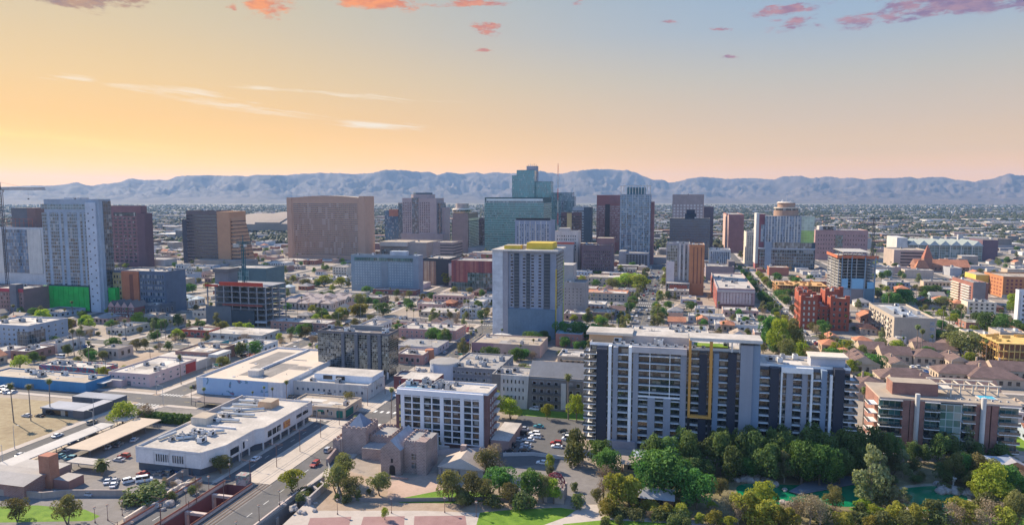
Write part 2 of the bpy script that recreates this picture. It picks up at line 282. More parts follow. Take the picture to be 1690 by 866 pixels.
# ---------------------------------------------------------------- geometry helpers
class MB:
    def __init__(s): s.v=[]; s.f=[]; s.m=[]; s.mats=[]
    def mi(s,mat):
        for i,x in enumerate(s.mats):
            if x is mat: return i
        s.mats.append(mat); return len(s.mats)-1
    def face(s,pts,mat):
        n=len(s.v); s.v+=[tuple(p) for p in pts]; s.f.append(tuple(range(n,n+len(pts)))); s.m.append(s.mi(mat))
    def box(s,x0,y0,z0,x1,y1,z1,mat,top=None,bottom=True):
        n=len(s.v); s.v+=[(x0,y0,z0),(x1,y0,z0),(x1,y1,z0),(x0,y1,z0),(x0,y0,z1),(x1,y0,z1),(x1,y1,z1),(x0,y1,z1)]
        i=s.mi(mat); t=s.mi(top) if top else i
        for q,k in (((0,1,5,4),i),((1,2,6,5),i),((2,3,7,6),i),((3,0,4,7),i),((4,5,6,7),t)): s.f.append(tuple(n+a for a in q)); s.m.append(k)
        if bottom: s.f.append((n+3,n+2,n+1,n)); s.m.append(i)
        return s
    def prism(s,poly,z0,z1,mat,top=None):
        n=len(s.v); k=len(poly); s.v+=[(x,y,z0) for x,y in poly]+[(x,y,z1) for x,y in poly]
        a=sum(poly[i][0]*poly[(i+1)%k][1]-poly[(i+1)%k][0]*poly[i][1] for i in range(k))
        i=s.mi(mat); t=s.mi(top) if top else i
        for j in range(k):
            q=(n+j,n+(j+1)%k,n+k+(j+1)%k,n+k+j); s.f.append(q if a>0 else q[::-1]); s.m.append(i)
        tp=tuple(range(n+k,n+2*k)); bt=tuple(range(n,n+k)); s.f.append(tp if a>0 else tp[::-1]); s.m.append(t); s.f.append(bt[::-1] if a>0 else bt); s.m.append(i)
        return s
    def cyl(s,x,y,z0,z1,r0,r1,n,mat,top=None):
        b=len(s.v); i=s.mi(mat); t=s.mi(top) if top else i
        for z,r in ((z0,r0),(z1,r1)):
            s.v+=[(x+r*math.cos(2*math.pi*k/n),y+r*math.sin(2*math.pi*k/n),z) for k in range(n)]
        for k in range(n): s.f.append((b+k,b+(k+1)%n,b+n+(k+1)%n,b+n+k)); s.m.append(i)
        s.f.append(tuple(range(b+n,b+2*n))); s.m.append(t); s.f.append(tuple(range(b+n-1,b-1,-1))); s.m.append(i)
        return s
    def tube(s,p,q,r,r2=None,n=5,mat=None):
        p=Vector(p); q=Vector(q); d=(q-p).normalized(); a=d.orthogonal().normalized(); c=d.cross(a); r2=r if r2 is None else r2
        b=len(s.v); i=s.mi(mat)
        for o,rr in ((p,r),(q,r2)):
            s.v+=[tuple(o+(a*math.cos(2*math.pi*k/n)+c*math.sin(2*math.pi*k/n))*rr) for k in range(n)]
        for k in range(n): s.f.append((b+k,b+(k+1)%n,b+n+(k+1)%n,b+n+k)); s.m.append(i)
        s.f.append(tuple(range(b+n,b+2*n))); s.m.append(i); s.f.append(tuple(range(b+n-1,b-1,-1))); s.m.append(i)
        return s
    def gable(s,x0,y0,x1,y1,z0,z1,wall,roof,axis='y',eave=.5):
        """pitched roof block; ridge along axis"""
        if axis=='y':
            c=(x0+x1)/2; A=[(x0-eave,y0-eave,z0),(c,y0-eave,z1),(x1+eave,y0-eave,z0)]; B=[(x,y1+eave,z) for x,_,z in A]
        else:
            c=(y0+y1)/2; A=[(x0-eave,y1+eave,z0),(x0-eave,c,z1),(x0-eave,y0-eave,z0)]; B=[(x1+eave,y,z) for _,y,z in A]
        s.face(A,wall); s.face(B[::-1],wall); s.face([A[0],B[0],B[1],A[1]],roof); s.face([A[1],B[1],B[2],A[2]],roof); s.face([A[0],A[2],B[2],B[0]],wall)
        return s
    def hip(s,x0,y0,x1,y1,z0,z1,roof,eave=.6):
        x0-=eave;y0-=eave;x1+=eave;y1+=eave; w,d=x1-x0,y1-y0
        if w>d: a,b=(x0+d/2,(y0+y1)/2,z1),(x1-d/2,(y0+y1)/2,z1)
        else: a,b=((x0+x1)/2,y0+w/2,z1),((x0+x1)/2,y1-w/2,z1)
        c=[(x0,y0,z0),(x1,y0,z0),(x1,y1,z0),(x0,y1,z0)]
        if w>d:
            s.face([c[0],c[1],b,a],roof); s.face([c[2],c[3],a,b],roof); s.face([c[1],c[2],b],roof); s.face([c[3],c[0],a],roof)
        else:
            s.face([c[0],c[1],a],roof); s.face([c[2],c[3],b],roof); s.face([c[1],c[2],b,a],roof); s.face([c[3],c[0],a,b],roof)
        s.face(c[::-1],roof); return s
    def mesh(s,name,o=(0,0,0)):
        me=bpy.data.meshes.new(name); ox,oy,oz=o
        me.from_pydata([(x-ox,y-oy,z-oz) for x,y,z in s.v],[],s.f)
        for m in s.mats: me.materials.append(m)
        if len(s.mats)>1: me.polygons.foreach_set('material_index',s.m)
        return me
def link(name,me,parent=None,loc=(0,0,0),label=None,kind=None):
    o=bpy.data.objects.new(name,me); COL.objects.link(o); o.location=loc
    if parent: o.parent=parent
    if label: o['label']=label
    if kind: o['kind']=kind
    return o
def props(o,label,cat,group=None):
    o['label']=label; o['category']=cat
    if group: o['group']=group
OCC=[]            # footprints already taken
MARK=[]           # landmarks that labels may refer to
def occupy(x0,y0,x1,y1,pad=2): OCC.append((min(x0,x1)-pad,min(y0,y1)-pad,max(x0,x1)+pad,max(y0,y1)+pad))
def isfree(x0,y0,x1,y1): return not any(a<x1 and c>x0 and b<y1 and d>y0 for a,b,c,d in OCC)
def struct(name,mb): 
    o=link(name,mb.mesh(name)); o['kind']='structure'; return o
WCACHE={}
def winmesh(face,w,h,glass,frame,mull=0):
    k=(face,round(w,2),round(h,2),glass.name,frame.name if frame else 0,mull)
    if k in WCACHE: return WCACHE[k]
    b=MB(); e=.12
    def bx(u0,v0,u1,v1,t,mat):
        if face=='F': b.box(u0,-t,v0,u1,.02,v1,mat)
        elif face=='R': b.box(-.02,u0,v0,t,u1,v1,mat)
        else: b.box(-t,u0,v0,.02,u1,v1,mat)
    if frame:
        bx(-w/2-e,-h/2-e,w/2+e,-h/2,.16,frame); bx(-w/2-e,h/2,w/2+e,h/2+e,.12,frame); bx(-w/2-e,-h/2,-w/2,h/2,.12,frame); bx(w/2,-h/2,w/2+e,h/2,.12,frame)
        for i in range(mull): u=-w/2+w*(i+1)/(mull+1); bx(u-.05,-h/2,u+.05,h/2,.09,frame)
    bx(-w/2,-h/2,w/2,h/2,.05,glass)
    me=b.mesh('window'); WCACHE[k]=me; return me
ACM={}
def acmesh(k):
    if k not in ACM:
        b=MB(); mt=[STEEL,P((.55,.55,.54)),P((.36,.36,.36))][k%3]
        b.box(-1.2,-.8,.25,1.2,.8,1.7,mt); b.box(-1.25,-.85,0,1.25,.85,.25,DGREY); b.cyl(-.5,0,1.7,1.95,.5,.5,10,DGREY); b.cyl(.6,0,1.7,1.9,.4,.4,10,DGREY)
        b.box(-1.0,-.86,.5,.2,-.8,1.4,BLACK)
        ACM[k]=b.mesh('ac_unit')
    return ACM[k]
class T:
    def __init__(s,name,label,cat,x,y,z=0.0,group=None,mark=None):
        s.o=bpy.data.objects.new(name,None); COL.objects.link(s.o); s.o.location=(x,y,z); s.o.empty_display_size=.5
        props(s.o,label,cat,group); s.loc=(x,y,z); s.n=0; s.rest=None; s.np={}; s.rst={}
        if mark: MARK.append((x,y,mark))
    def part(s,name,mb,parent=None,label=None,kind=None):
        return link(name,mb.mesh(name,s.loc),parent or s.o,(0,0,0),label,kind)
    def put(s,name,me,x,y,z,rz=0.0,sc=1.0,parent=None):
        o=link(name,me,parent or s.o,(x-s.loc[0],y-s.loc[1],z-s.loc[2])); o.rotation_euler.z=rz
        if sc!=1.0: o.scale=(sc,sc,sc)
        return o
    def repeat(s,name,face,me,x,y,z):
        """up to 96 pieces as parts, what lies beyond as one"""
        n=s.np.get(name,0); s.np[name]=n+1
        if n<96: s.put(name,me,x,y,z)
        else: s.rst.setdefault(name,[]).append((me,x,y,z))
    def finish(s):
        for name,l in s.rst.items():
            b=MB()
            for me,x,y,z in l:
                n=len(b.v); b.v+=[(v.co.x+x,v.co.y+y,v.co.z+z) for v in me.vertices]
                for p in me.polygons: b.f.append(tuple(n+i for i in p.vertices)); b.m.append(b.mi(me.materials[p.material_index]))
            s.part(name,b,kind='stuff')
        s.rst={}
        return s
    def grid(s,face,u0,u1,z0,z1,nu,nz,fw,fh,at,glass=None,frame=None,mull=0,skip=None,name='window'):
        """nu x nz windows on one face; fw,fh: share of the bay that is opening"""
        du,dz=(u1-u0)/nu,(z1-z0)/nz; me=winmesh(face,du*fw,dz*fh,glass or WIN,frame,mull)
        for j in range(nz-1,-1,-1):
            for i in range(nu):
                if skip and skip(i,j): continue
                u=u0+du*(i+.5); z=z0+dz*(j+.5)
                if face=='F': s.repeat(name,face,me,u,at,z)
                else: s.repeat(name,face,me,at,u,z)
    def bands(s,x0,y0,x1,y1,z0,z1,n,fh,glass,name='window_band',off=.5):
        d=(z1-z0)/n
        for i in range(n):
            a=z0+d*(i+off-fh/2); s.part(name,MB().box(x0-.07,y0-.07,a,x1+.07,y1+.07,a+d*fh,glass))
    def roof(s,x0,y0,x1,y1,z,ph,wall,deck,nac=0,name='roof',seed=None):
        b=MB(); t=min(.5,(x1-x0)*.1); b.box(x0+.01,y0+.01,z-.3,x1-.01,y1-.01,z+.03,deck)
        if ph>0:
            b.box(x0-.05,y0-.05,z-.2,x1+.05,y0+t,z+ph,wall,deck); b.box(x0-.05,y1-t,z-.2,x1+.05,y1+.05,z+ph,wall,deck)
            b.box(x0-.05,y0+t,z-.2,x0+t,y1-t,z+ph,wall,deck); b.box(x1-t,y0+t,z-.2,x1+.05,y1-t,z+ph,wall,deck)
        rr=random.Random(int(x0*5+y0*11)); A=(x1-x0)*(y1-y0)
        if x1-x0>8 and y1-y0>8:
            for k in range(min(5,int(A/90))):
                pw,pd=rr.uniform(2,(x1-x0)*.45),rr.uniform(2,(y1-y0)*.45); px,py=rr.uniform(x0+.8,x1-pw-.8),rr.uniform(y0+.8,y1-pd-.8); b.box(px,py,z-.1,px+pw,py+pd,z+.034+.006*k,rr.choice(PATCH))
            for k in range(min(14,int(A/45))):
                px,py=rr.uniform(x0+1,x1-1),rr.uniform(y0+1,y1-1)
                if rr.random()<.6: b.cyl(px,py,z-.1,z+rr.uniform(.3,.9),.16,.16,6,STEEL)
                elif rr.random()<.5: b.box(px-.6,py-.45,z-.1,px+.6,py+.45,z+.4,LGREY)
                else: q=rr.uniform(2,min(9,(x1-x0)*.4)); px=min(px,x1-q-1); b.box(px,py-.13,z-.1,px+q,py+.13,z+.32,PIPE)
        r=s.part(name,b); rr=random.Random(seed if seed is not None else int(x0*7+y0*3))
        for i in range(nac):
            sc=rr.uniform(.8,1.5); px,py=rr.uniform(x0+2.5,x1-2.5),rr.uniform(y0+2.5,y1-2.5)
            if x1-x0>6 and y1-y0>6: s.put('ac_unit',acmesh(rr.randrange(3)),px,py,z+.03,rr.choice((0,math.pi/2)),sc,r)
        return r
def backX(X,px,py):
    d=ray(px,py); return X/d.x*d.y
def yat(px,py): return gnd(px,py)[1]
def foot(pl,pr,yt,Y,depth=None,back=None):
    """ground rectangle and height of a block whose front face spans two columns of the photograph at distance Y"""
    X0,zl=onY(pl,yt,Y); X1,zr=onY(pr,yt,Y); z=(zl+zr)/2
    if back is not None: Y1=backX(X1 if X1<0 else X0,back,yt)
    else: Y1=Y+depth
    return X0,X1,Y,Y1,z
# ---------------------------------------------------------------- the setting
STX=[-700,-587,-474,-361,-246,-139,-27,87,200,313,426,540,655]        # north-south streets
STY=[277,380,510,632,750,870,990,1110,1240,1380]                        # cross streets
TR1=(-151.0,120.0,-141.2,199.0); TR2=(-121.6,120.0,-113.5,196.0)       # two sunken strips beside the bridge decks
b=MB(); gm=GROUND('plain')
xs=[-15500,-4000,-900,TR1[0],TR1[2],TR2[0],TR2[2],900,4000,15500]; ys=[-1500,120,196,199,700,1500,4000,16500]
for i in range(len(xs)-1):
    for j in range(len(ys)-1):
        cx,cy=(xs[i]+xs[i+1])/2,(ys[j]+ys[j+1])/2
        if TR1[0]<cx<TR1[2] and 120<cy<199 or TR2[0]<cx<TR2[2] and 120<cy<196: continue
        b.face([(xs[i],ys[j],0),(xs[i+1],ys[j],0),(xs[i+1],ys[j+1],0),(xs[i],ys[j+1],0)],gm)
struct('ground',b)
b=MB()
for (x0,y0,x1,y1),mt in ((TR1,MAROON),(TR2,P((.2,.19,.19)))):
    b.face([(x0,y0,-7),(x1,y0,-7),(x1,y1,-7),(x0,y1,-7)],GROUND('asphalt'))
    b.face([(x0,y0,-7),(x0,y1,-7),(x0,y1,0),(x0,y0,0)],mt); b.face([(x1,y1,-7),(x1,y0,-7),(x1,y0,0),(x1,y1,0)],mt)
    b.face([(x1,y1,-7),(x1,y1,0),(x0,y1,0),(x0,y1,-7)],mt); b.face([(x0,y0,-7),(x1,y0,-7),(x1,y0,0),(x0,y0,0)],mt)
struct('underpass',b)
ASPH,LOT,CONCG,GRASS,DIRT,DRY=GROUND('asphalt'),GROUND('lot'),GROUND('concrete'),GROUND('grass'),GROUND('dirt'),GROUND('drygrass')
PAINT=P((.62,.60,.55),var=.3,scale=.6); PAINTY=P((.55,.40,.08),var=.3,scale=.6)
road=MB(); walk=MB(); mark=MB(); kerb=MB()
def rect(m,x0,y0,x1,y1,z,mat): m.face([(x0,y0,z),(x1,y0,z),(x1,y1,z),(x0,y1,z)],mat)
def nsroad(x,y0,y1,w=13,sw=3.5):
    rect(road,x-w/2,y0,x+w/2,y1,.012,ASPH)
    for s in (-1,1):
        a,c=sorted((x+s*w/2,x+s*(w/2+sw)))
        ya=y0
        for yc in STY+[y1+8]:
            yb=min(yc-8.5,y1)
            if yb>ya+4: walk.box(a,ya,0,c,yb,.13,CONCG,bottom=False)
            ya=max(yc+8.5,y0)
    y=y0+3
    while y<min(y1,1000):
        if not any(abs(y-c)<12 for c in STY): rect(mark,x-.08,y,x+.08,y+3,.017,PAINTY)
        y+=7
    for c in STY:
        if y0<c-10<y1 and c<1000:
            for s in (-1,1):
                for k in range(7): rect(mark,x-w/2+.8+k*1.8,c+s*8.2-1.3,x-w/2+1.6+k*1.8,c+s*8.2+1.3,.019,PAINT)
def ewroad(y,x0,x1,w=12,sw=3):
    rect(road,x0,y-w/2,x1,y+w/2,.016,ASPH)
    for s in (-1,1):
        a,c=sorted((y+s*w/2,y+s*(w/2+sw)))
        xa=x0
        for xc in STX+[x1+9]:
            xb=min(xc-10,x1)
            if xb>xa+4: walk.box(xa,a,0,xb,c,.13,CONCG,bottom=False)
            xa=max(xc+10,x0)
    x=x0+3
    while x<x1:
        if not any(abs(x-c)<12 for c in STX) and y<1000: rect(mark,x,y-.08,x+3,y+.08,.021,PAINTY)
        x+=7
nsroad(-246,150,1500); nsroad(-139,395,1500,16); nsroad(-27,395,1500,17); nsroad(87,395,1500,11,5); nsroad(200,395,1500); nsroad(313,395,1500)
for x in (-361,-474,-587,-700,426,540,655): nsroad(x,300 if x<-400 else 380,1500)
ewroad(277,-900,-141); ewroad(380,-900,560)
for y in STY[2:]: ewroad(y,-1000,1000)
# the avenue with the tram tracks, from the bridge to the second crossing
rect(road,-155,199,-148.6,271,.012,ASPH); rect(road,-162,271,-148.6,380,.012,ASPH); rect(road,-136,199,-123.5,380,.012,ASPH); rect(road,-148.6,271,-136,283,.012,ASPH)
rect(road,-160.5,120,-151.6,199,.012,ASPH); rect(road,-135,120,-123.0,199,.012,ASPH)
for y in range(205,372,9):
    if not 265<y<288: rect(mark,-152,y,-151.85,y+3,.018,PAINT); rect(mark,-130,y,-129.8,y+3,.018,PAINT)
for y in range(125,199,9): rect(mark,-156.1,y,-155.9,y+3,.018,PAINT); rect(mark,-129.3,y,-129.1,y+3,.018,PAINT)
for s in (-1,1):
    for k in range(12): rect(mark,-161.5+k*3.2,277+s*8.5-1.4,-160.2+k*3.2,277+s*8.5+1.4,.022,PAINT)
walk.box(-157,199,0,-155,268,.13,CONCG,bottom=False); walk.box(-165.5,286,0,-162,372,.13,CONCG,bottom=False)
walk.box(-123.5,203,0,-119,268,.13,CONCG,bottom=False); walk.box(-123.5,286,0,-119,372,.13,CONCG,bottom=False)
struct('road',road); struct('sidewalk',walk); struct('road_markings',mark)
tr=MB(); tr.box(-148.6,202,0,-136,270,.14,GROUND('track'),bottom=False); tr.box(-148.6,284,0,-136,371,.14,GROUND('track'),bottom=False)
rect(tr,-141,120,-135,202,.02,GROUND('lot'))
for x in (-147.3,-145.9,-140.6,-139.2):
    tr.box(x-.05,202.2,.14,x+.05,270,.17,DGREY); tr.box(x-.05,284,.14,x+.05,371,.17,DGREY)
for x in (-140.3,-138.9,-137.5,-136.1): tr.box(x-.28,120,.02,x+.28,202,.10,P((.12,.085,.065)))
struct('tram_tracks',tr)
def patch(name,pts,mat,z=.006,world=False):
    b=MB(); b.face([(*((q[0],q[1]) if world else gnd(*q)),z) for q in pts][::1],mat)
    me=b.mesh(name); 
    if me.polygons[0].normal.z<0: me.flip_normals()
    o=link(name,me); o['kind']='structure'; return o
W_=lambda x0,y0,x1,y1: [(x0,y0),(x1,y0),(x1,y1),(x0,y1)]
patch('parking_lot',W_(-236,150,-165.6,268),LOT,.008,True)
patch('parking_lot',W_(-236,288,-166,372),LOT,.008,True)
patch('parking_lot',W_(-69,236,-38,300),GROUND('asphalt'),.009,True)
patch('parking_lot',[(775,772),(850,770),(960,760),(1000,790),(985,832),(955,830),(930,812),(850,800)],LOT,.012)
patch('parking_lot',W_(-118,425,-36,494),LOT,.008,True)
patch('parking_lot',W_(-130,522,-36,620),LOT,.008,True)
patch('parking_lot',W_(100,330,190,372),LOT,.008,True)
patch('parking_lot',W_(-20,522,80,560),LOT,.008,True)
patch('dirt_lot',[(175,668),(292,638),(345,625),(300,640),(235,672)],DIRT,.008)
patch('dirt_lot',W_(-330,318,-262,362),DIRT,.008,True)
patch('dry_lot',[(-60,765),(-60,700),(62,690),(118,712)],DRY,.008)
patch('dry_lot',W_(-352,208,-258,262),DRY,.007,True)
patch('park_path',[(-40,880),(0,880),(0,829),(60,825),(210,838),(300,800),(240,790),(0,815),(-60,820)],CONCG,.004)
patch('lawn',[(-30,862),(-30,836),(60,833),(140,840),(165,851),(150,859)],GRASS,.012)
patch('plaza',[(430,900),(470,862),(508,826),(770,822),(800,834),(785,900)],CONCG,.006)
patch('red_paving',[(496,900),(512,854),(580,852),(568,900)],GROUND('redpave'),.012)
patch('red_paving',[(585,900),(600,852),(668,851),(665,900)],GROUND('redpave'),.012)
patch('red_paving',[(680,900),(684,851),(768,850),(775,900)],GROUND('redpave'),.012)
patch('dirt_strip',[(515,822),(540,765),(620,790),(660,818),(800,824),(870,838),(800,846),(700,842),(520,842)],DIRT,.009)
patch('castle_yard',[(640,795),(720,780),(735,800),(720,822),(640,826)],P((.40,.28,.21),var=.2),.016)
patch('lawn',[(650,824),(735,807),(800,812),(850,822),(760,830),(660,829)],GRASS,.02)
patch('lawn',[(785,870),(792,845),(850,840),(925,837),(950,841),(935,852),(880,872)],GRASS,.014)
patch('lawn',[(885,900),(930,864),(1000,857),(1100,862),(1180,872),(1200,900)],GRASS,.014)
patch('park_path',[(770,900),(880,872),(935,852),(960,836),(985,830),(990,850),(1150,858),(1250,878),(1100,866),(1000,860),(930,868),(885,900)],CONCG,.010)
patch('garden_ground',[(985,835),(1010,775),(1250,765),(1450,765),(1730,755),(1800,900),(1250,900),(1150,862),(1000,850)],P((.17,.145,.075),var=.4,scale=.3),.006)
patch('lawn',W_(-76,296,-38,315),GRASS,.012,True)
patch('lawn',W_(94,396,128,520),P((.10,.13,.03),var=.4,scale=.2),.012,True)
patch('lawn',W_(132,300,160,325),GRASS,.012,True)
patch('pond_lawn',[(1530,862),(1540,848),(1585,838),(1690,850),(1690,880),(1560,876)],GRASS,.016)
patch('pond_lawn',[(1400,838),(1440,832),(1500,850),(1540,870),(1440,866)],GRASS,.016)
def blob(pts,n=3):
    for _ in range(n):
        q=[]
        for i in range(len(pts)):
            a,c=pts[i],pts[(i+1)%len(pts)]; q+=[(a[0]*.75+c[0]*.25,a[1]*.75+c[1]*.25),(a[0]*.25+c[0]*.75,a[1]*.25+c[1]*.75)]
        pts=q
    return pts
wm=WATER()
patch('pond',blob([(1482,806),(1540,800),(1585,806),(1600,822),(1588,838),(1540,846),(1500,838),(1478,822)]),wm,.03)
patch('pond',blob([(1215,795),(1300,800),(1390,800),(1420,795),(1432,830),(1400,838),(1330,826),(1270,834),(1215,818)]),wm,.028)
patch('pond_bank',blob([(1476,803),(1540,795),(1592,802),(1606,822),(1594,842),(1540,851),(1496,844),(1470,824)]),P((.30,.27,.2),var=.3,scale=.6),.02)
# mountains: ridge heights read from their skyline, spurs and gullies from noise
RID=[(-400,300),(-200,306),(0,308),(58,306),(92,306),(125,301),(152,306.5),(171,303),(194,301),(219,294),(236,296.6),(277,297),(294,290),(333,289),(409,290),(428,288),(469,289),(502,286),(546,285),(585,287),(613,285),(638,280),(659,280),(685,282.6),(708,284),(722,288),(738,284),(763,286.6),(782,284),(802,286.6),(821,284),(844,286),(891,282),(909,285),(923,286.5),(951,282),(979,278.5),(1002,279),(1025,281),(1034,280),(1048,284),(1064,291),(1080,296.5),(1096,297),(1103,300.5),(1118,299.6),(1134,295),(1159,291.5),(1180,293),(1199,295),(1222,294),(1252,294),(1275,296),(1296,290.5),(1323,290),(1337,294),(1368,291),(1389,294),(1408,293),(1428,296),(1454,293),(1475,294),(1500,291.5),(1516,294),(1535,292),(1553,292),(1572,295),(1592,298),(1606,299.6),(1627,296),(1641,294),(1652,290),(1666,286),(1676,289),(1690,289),(1800,296),(2000,292),(2200,302)]
def ridge(px):
    for (a,ya),(c,yc) in zip(RID,RID[1:]):
        if a<=px<=c: t=(px-a)/(c-a); t=t*t*(3-2*t)*.6+t*.4; return ya+(yc-ya)*t
    return 300
def mountains():
    cols=[px*2.5 for px in range(-140,870)]; ds=[8000+i*72 for i in range(96)]; nr=len(ds); vs=[]; fs=[]
    fr=lambda x,y,f,s,o=5: noise.fractal(Vector((x*f,y*f,s)),.85,2.1,o)
    for px in cols:
        rj=ridge(px)+.9*noise.fractal(Vector((px*.06,7,0)),.8,2.0,5); r=ray(px,rj); tan=r.z/math.hypot(r.x,r.y); h=Vector((r.x,r.y,0)).normalized()
        dc=11700+900*noise.noise(Vector((px*.006,2.2,0)))+420*noise.noise(Vector((px*.02,5.2,0))); H=CH+tan*dc; d0=8700+500*noise.noise(Vector((px*.008,8.8,0)))
        for d in ds:
            x,y=h.x*d,h.y*d; t=(d-d0)/(dc-d0)
            if t<=0: z=-2+max(0,t+.2)*10
            elif t<=1: z=H*(.30*t+.70*t**2.1)
            else: z=H*max(0,1-((d-dc)/2600)**1.2)
            if t>0:
                wx,wy=x+260*noise.noise(Vector((x*.0011,y*.0011,1))),y+260*noise.noise(Vector((x*.0011,y*.0011,9)))
                rg=abs(fr(wx,wy,.0016,3.3,5)); rg2=abs(fr(wx,wy,.0046,6.1,4))
                near=min(1,abs(d-dc)/700); w=(.12+.88*near)*min(1,t*2.2)
                z-=w*z*(.62*min(1,rg*1.5)+.26*min(1,rg2*1.4)) if t<1 else 0
                z=z+ (26*max(0,fr(x,y,.0019,20,4)) if t<.5 else 0)*min(1,t*5)
                if t<1: z=min(z,tan*d+CH-4*near)
            vs.append((x,y,z))
    for i in range(len(cols)-1):
        for j in range(nr-1):
            a=i*nr+j; fs.append((a,a+nr,a+nr+1,a+1))
    me=bpy.data.meshes.new('mountains'); me.from_pydata(vs,[],fs); me.materials.append(GROUND('rock'))
    me.polygons.foreach_set('use_smooth',[True]*len(fs))
    o=link('mountains',me); o['kind']='structure'
mountains()
# the air of the valley
HD=4.3e-5
b=MB(); b.box(-15900,-1800,-12,15900,16900,600,CONC)
me=b.mesh('haze'); me.materials.clear(); hm=bpy.data.materials.new('haze'); hm.use_nodes=True; g=NT(hm.node_tree)
pv=g.add('ShaderNodeVolumePrincipled'); pv.inputs['Color'].default_value=(.38,.60,.96,1); pv.inputs['Density'].default_value=HD; pv.inputs['Anisotropy'].default_value=.1
o=g.add('ShaderNodeOutputMaterial'); g.t.links.new(pv.outputs[0],o.inputs['Volume']); me.materials.append(hm)
ho=link('haze',me); ho['kind']='stuff'
S.cycles.volume_bounces=1
# ---------------------------------------------------------------- downtown towers
def tower(label,pl,pr,yt,Y,depth=None,back=None,wall=GREY,deck=ROOFG,ph=1.2,nac=2,mark=None,cat='tower',name='tower',group=None,z0=0.0,body='wall'):
    X0,X1,Y0,Y1,z=foot(pl,pr,yt,Y,depth,back)
    t=T(name,label,cat,(X0+X1)/2,(Y0+Y1)/2,0,group,mark)
    t.part(body,MB().box(X0,Y0,z0,X1,Y1,z,wall)); t.roof(X0,Y0,X1,Y1,z,ph,wall,deck,nac); occupy(X0,Y0,X1,Y1)
    t.b=(X0,X1,Y0,Y1,z); return t
def block(t,name,pl,pr,yt,Y,depth,wall,deck=ROOFG,ph=.8,nac=0,z0=0.0):
    X0,X1,Y0,Y1,z=foot(pl,pr,yt,Y,depth); t.part(name,MB().box(X0,Y0,z0,X1,Y1,z,wall)); t.roof(X0,Y0,X1,Y1,z,ph,wall,deck,nac); occupy(X0,Y0,X1,Y1); return X0,X1,Y0,Y1,z
def piers(t,us,w,y,z0,z1,mat,d=.5,name='pier'):
    for u in us: t.part(name,MB().box(u-w/2,y-d,z0,u+w/2,y+.05,z1,mat))
def lin(a,b,n): return [a+(b-a)*i/(n-1) for i in range(n)]
# tower going up at the edge, white end panels
t=tower('unfinished blue glass tower with white edge panels and open concrete core on top',-14,73,377,508,24,wall=LGREY,mark='the unfinished blue glass tower',nac=0)
X0,X1,Y0,Y1,z=t.b; zp=z*.40
g1=GL((.035,.10,.18),.12,1.6,3.1,(.16,.2,.26),.12,.7)
u=lambda px:onY(px,450,Y0)[0]
t.part('glazing',MB().box(u(11),Y0-.4,zp,u(49),Y0+1,z-1,g1)); t.part('side_glazing',MB().box(X1-3,Y0+2,zp,X1+.4,Y1,z-1,g1))
t.part('white_panel',MB().box(u(-14),Y0-.7,zp,u(10),Y0+1,z-.5,WHITE)); t.part('white_panel',MB().box(u(50),Y0-.7,zp,u(72),Y0+1,z-.5,WHITE))
for px,w in ((18,26),(44,14)):
    a=onY(px,343,Y0+8); c=onY(px+w,343,Y0+8); t.part('concrete_core',MB().box(a[0],Y0+8,z-1,c[0],Y0+20,a[1],DGREY if w>20 else P((.20,.13,.12))))
sc=MB()
for i in range(9): sc.tube((u(0)+i*5,Y0+2,z),(u(0)+i*5,Y0+2,z+9),.18,n=4,mat=RUST)
sc.tube((u(0),Y0+2,z+5),(u(0)+40,Y0+2,z+5),.2,n=4,mat=RUST); sc.tube((u(0),Y0+2,z+8.8),(u(0)+40,Y0+2,z+8.8),.2,n=4,mat=RUST)
t.part('scaffold',sc); 
block(t,'podium',-40,71,470,Y0-6,30,P((.07,.09,.12)),ROOFD); t.finish()
# crane beside it
def crane(label,px,py_top,Y,jib,back,base=0.0,mat=None,dirx=1,low=None,name='tower_crane'):
    x,z=onY(px,py_top,Y); mat=mat or STEEL; t=T(name,label,'crane',x,Y,0); b=MB()
    zz=base; k=0; w=.9
    for sx in (-w,w):
        for sy in (-w,w): b.tube((x+sx,Y+sy,base),(x+sx,Y+sy,z),.26,n=4,mat=mat)
    while zz<z-2.5:
        s=1 if k%2 else -1; b.tube((x-w*s,Y-w,zz),(x+w*s,Y-w,zz+2.5),.1,n=3,mat=mat); b.tube((x-w,Y+w*s,zz),(x-w,Y-w*s,zz+2.5),.1,n=3,mat=mat); zz+=2.5; k+=1
    t.part('mast',b); j=MB()
    for dy,dz in ((-.6,0),(.6,0),(0,1.4)): j.tube((x-back*dirx,Y+dy,z+dz),(x+jib*dirx,Y+dy,z+dz),.4,n=4,mat=mat)
    n=int((jib+back)/2)
    for i in range(n):
        q=x+(-back+i*2)*dirx; j.tube((q,Y,z+1.4),(q+dirx,Y-.6,z),.13,n=3,mat=mat); j.tube((q+dirx,Y-.6,z),(q+2*dirx,Y,z+1.4),.13,n=3,mat=mat)
    t.part('jib',j); t.part('apex',MB().tube((x,Y,z),(x,Y,z+7),.5,.2,5,mat)); 
    t.part('tie',MB().tube((x,Y,z+6.8),(x+jib*.6*dirx,Y,z+1.4),.09,n=4,mat=mat).tube((x,Y,z+6.8),(x-back*.9*dirx,Y,z+1.4),.09,n=4,mat=mat))
    t.part('counterweight',MB().box(x-(back+1.5)*dirx-1.2,Y-1,z-3,x-(back-1.5)*dirx+1.2,Y+1,z-.2,CONC)); t.part('cab',MB().box(x+1,Y-1,z-2.4,x+2.8,Y+1,z-.3,WHITE))
    hk=x+jib*.62*dirx; t.part('hook_line',MB().tube((hk,Y,z),(hk,Y,z-8),.06,n=3,mat=BLACK).box(hk-.5,Y-.4,z-9,hk+.5,Y+.4,z-8,BLACK)); return t
crane('long steel tower crane rising beside the unfinished blue glass tower',1,313,500,50,14,mat=P((.10,.09,.10)))
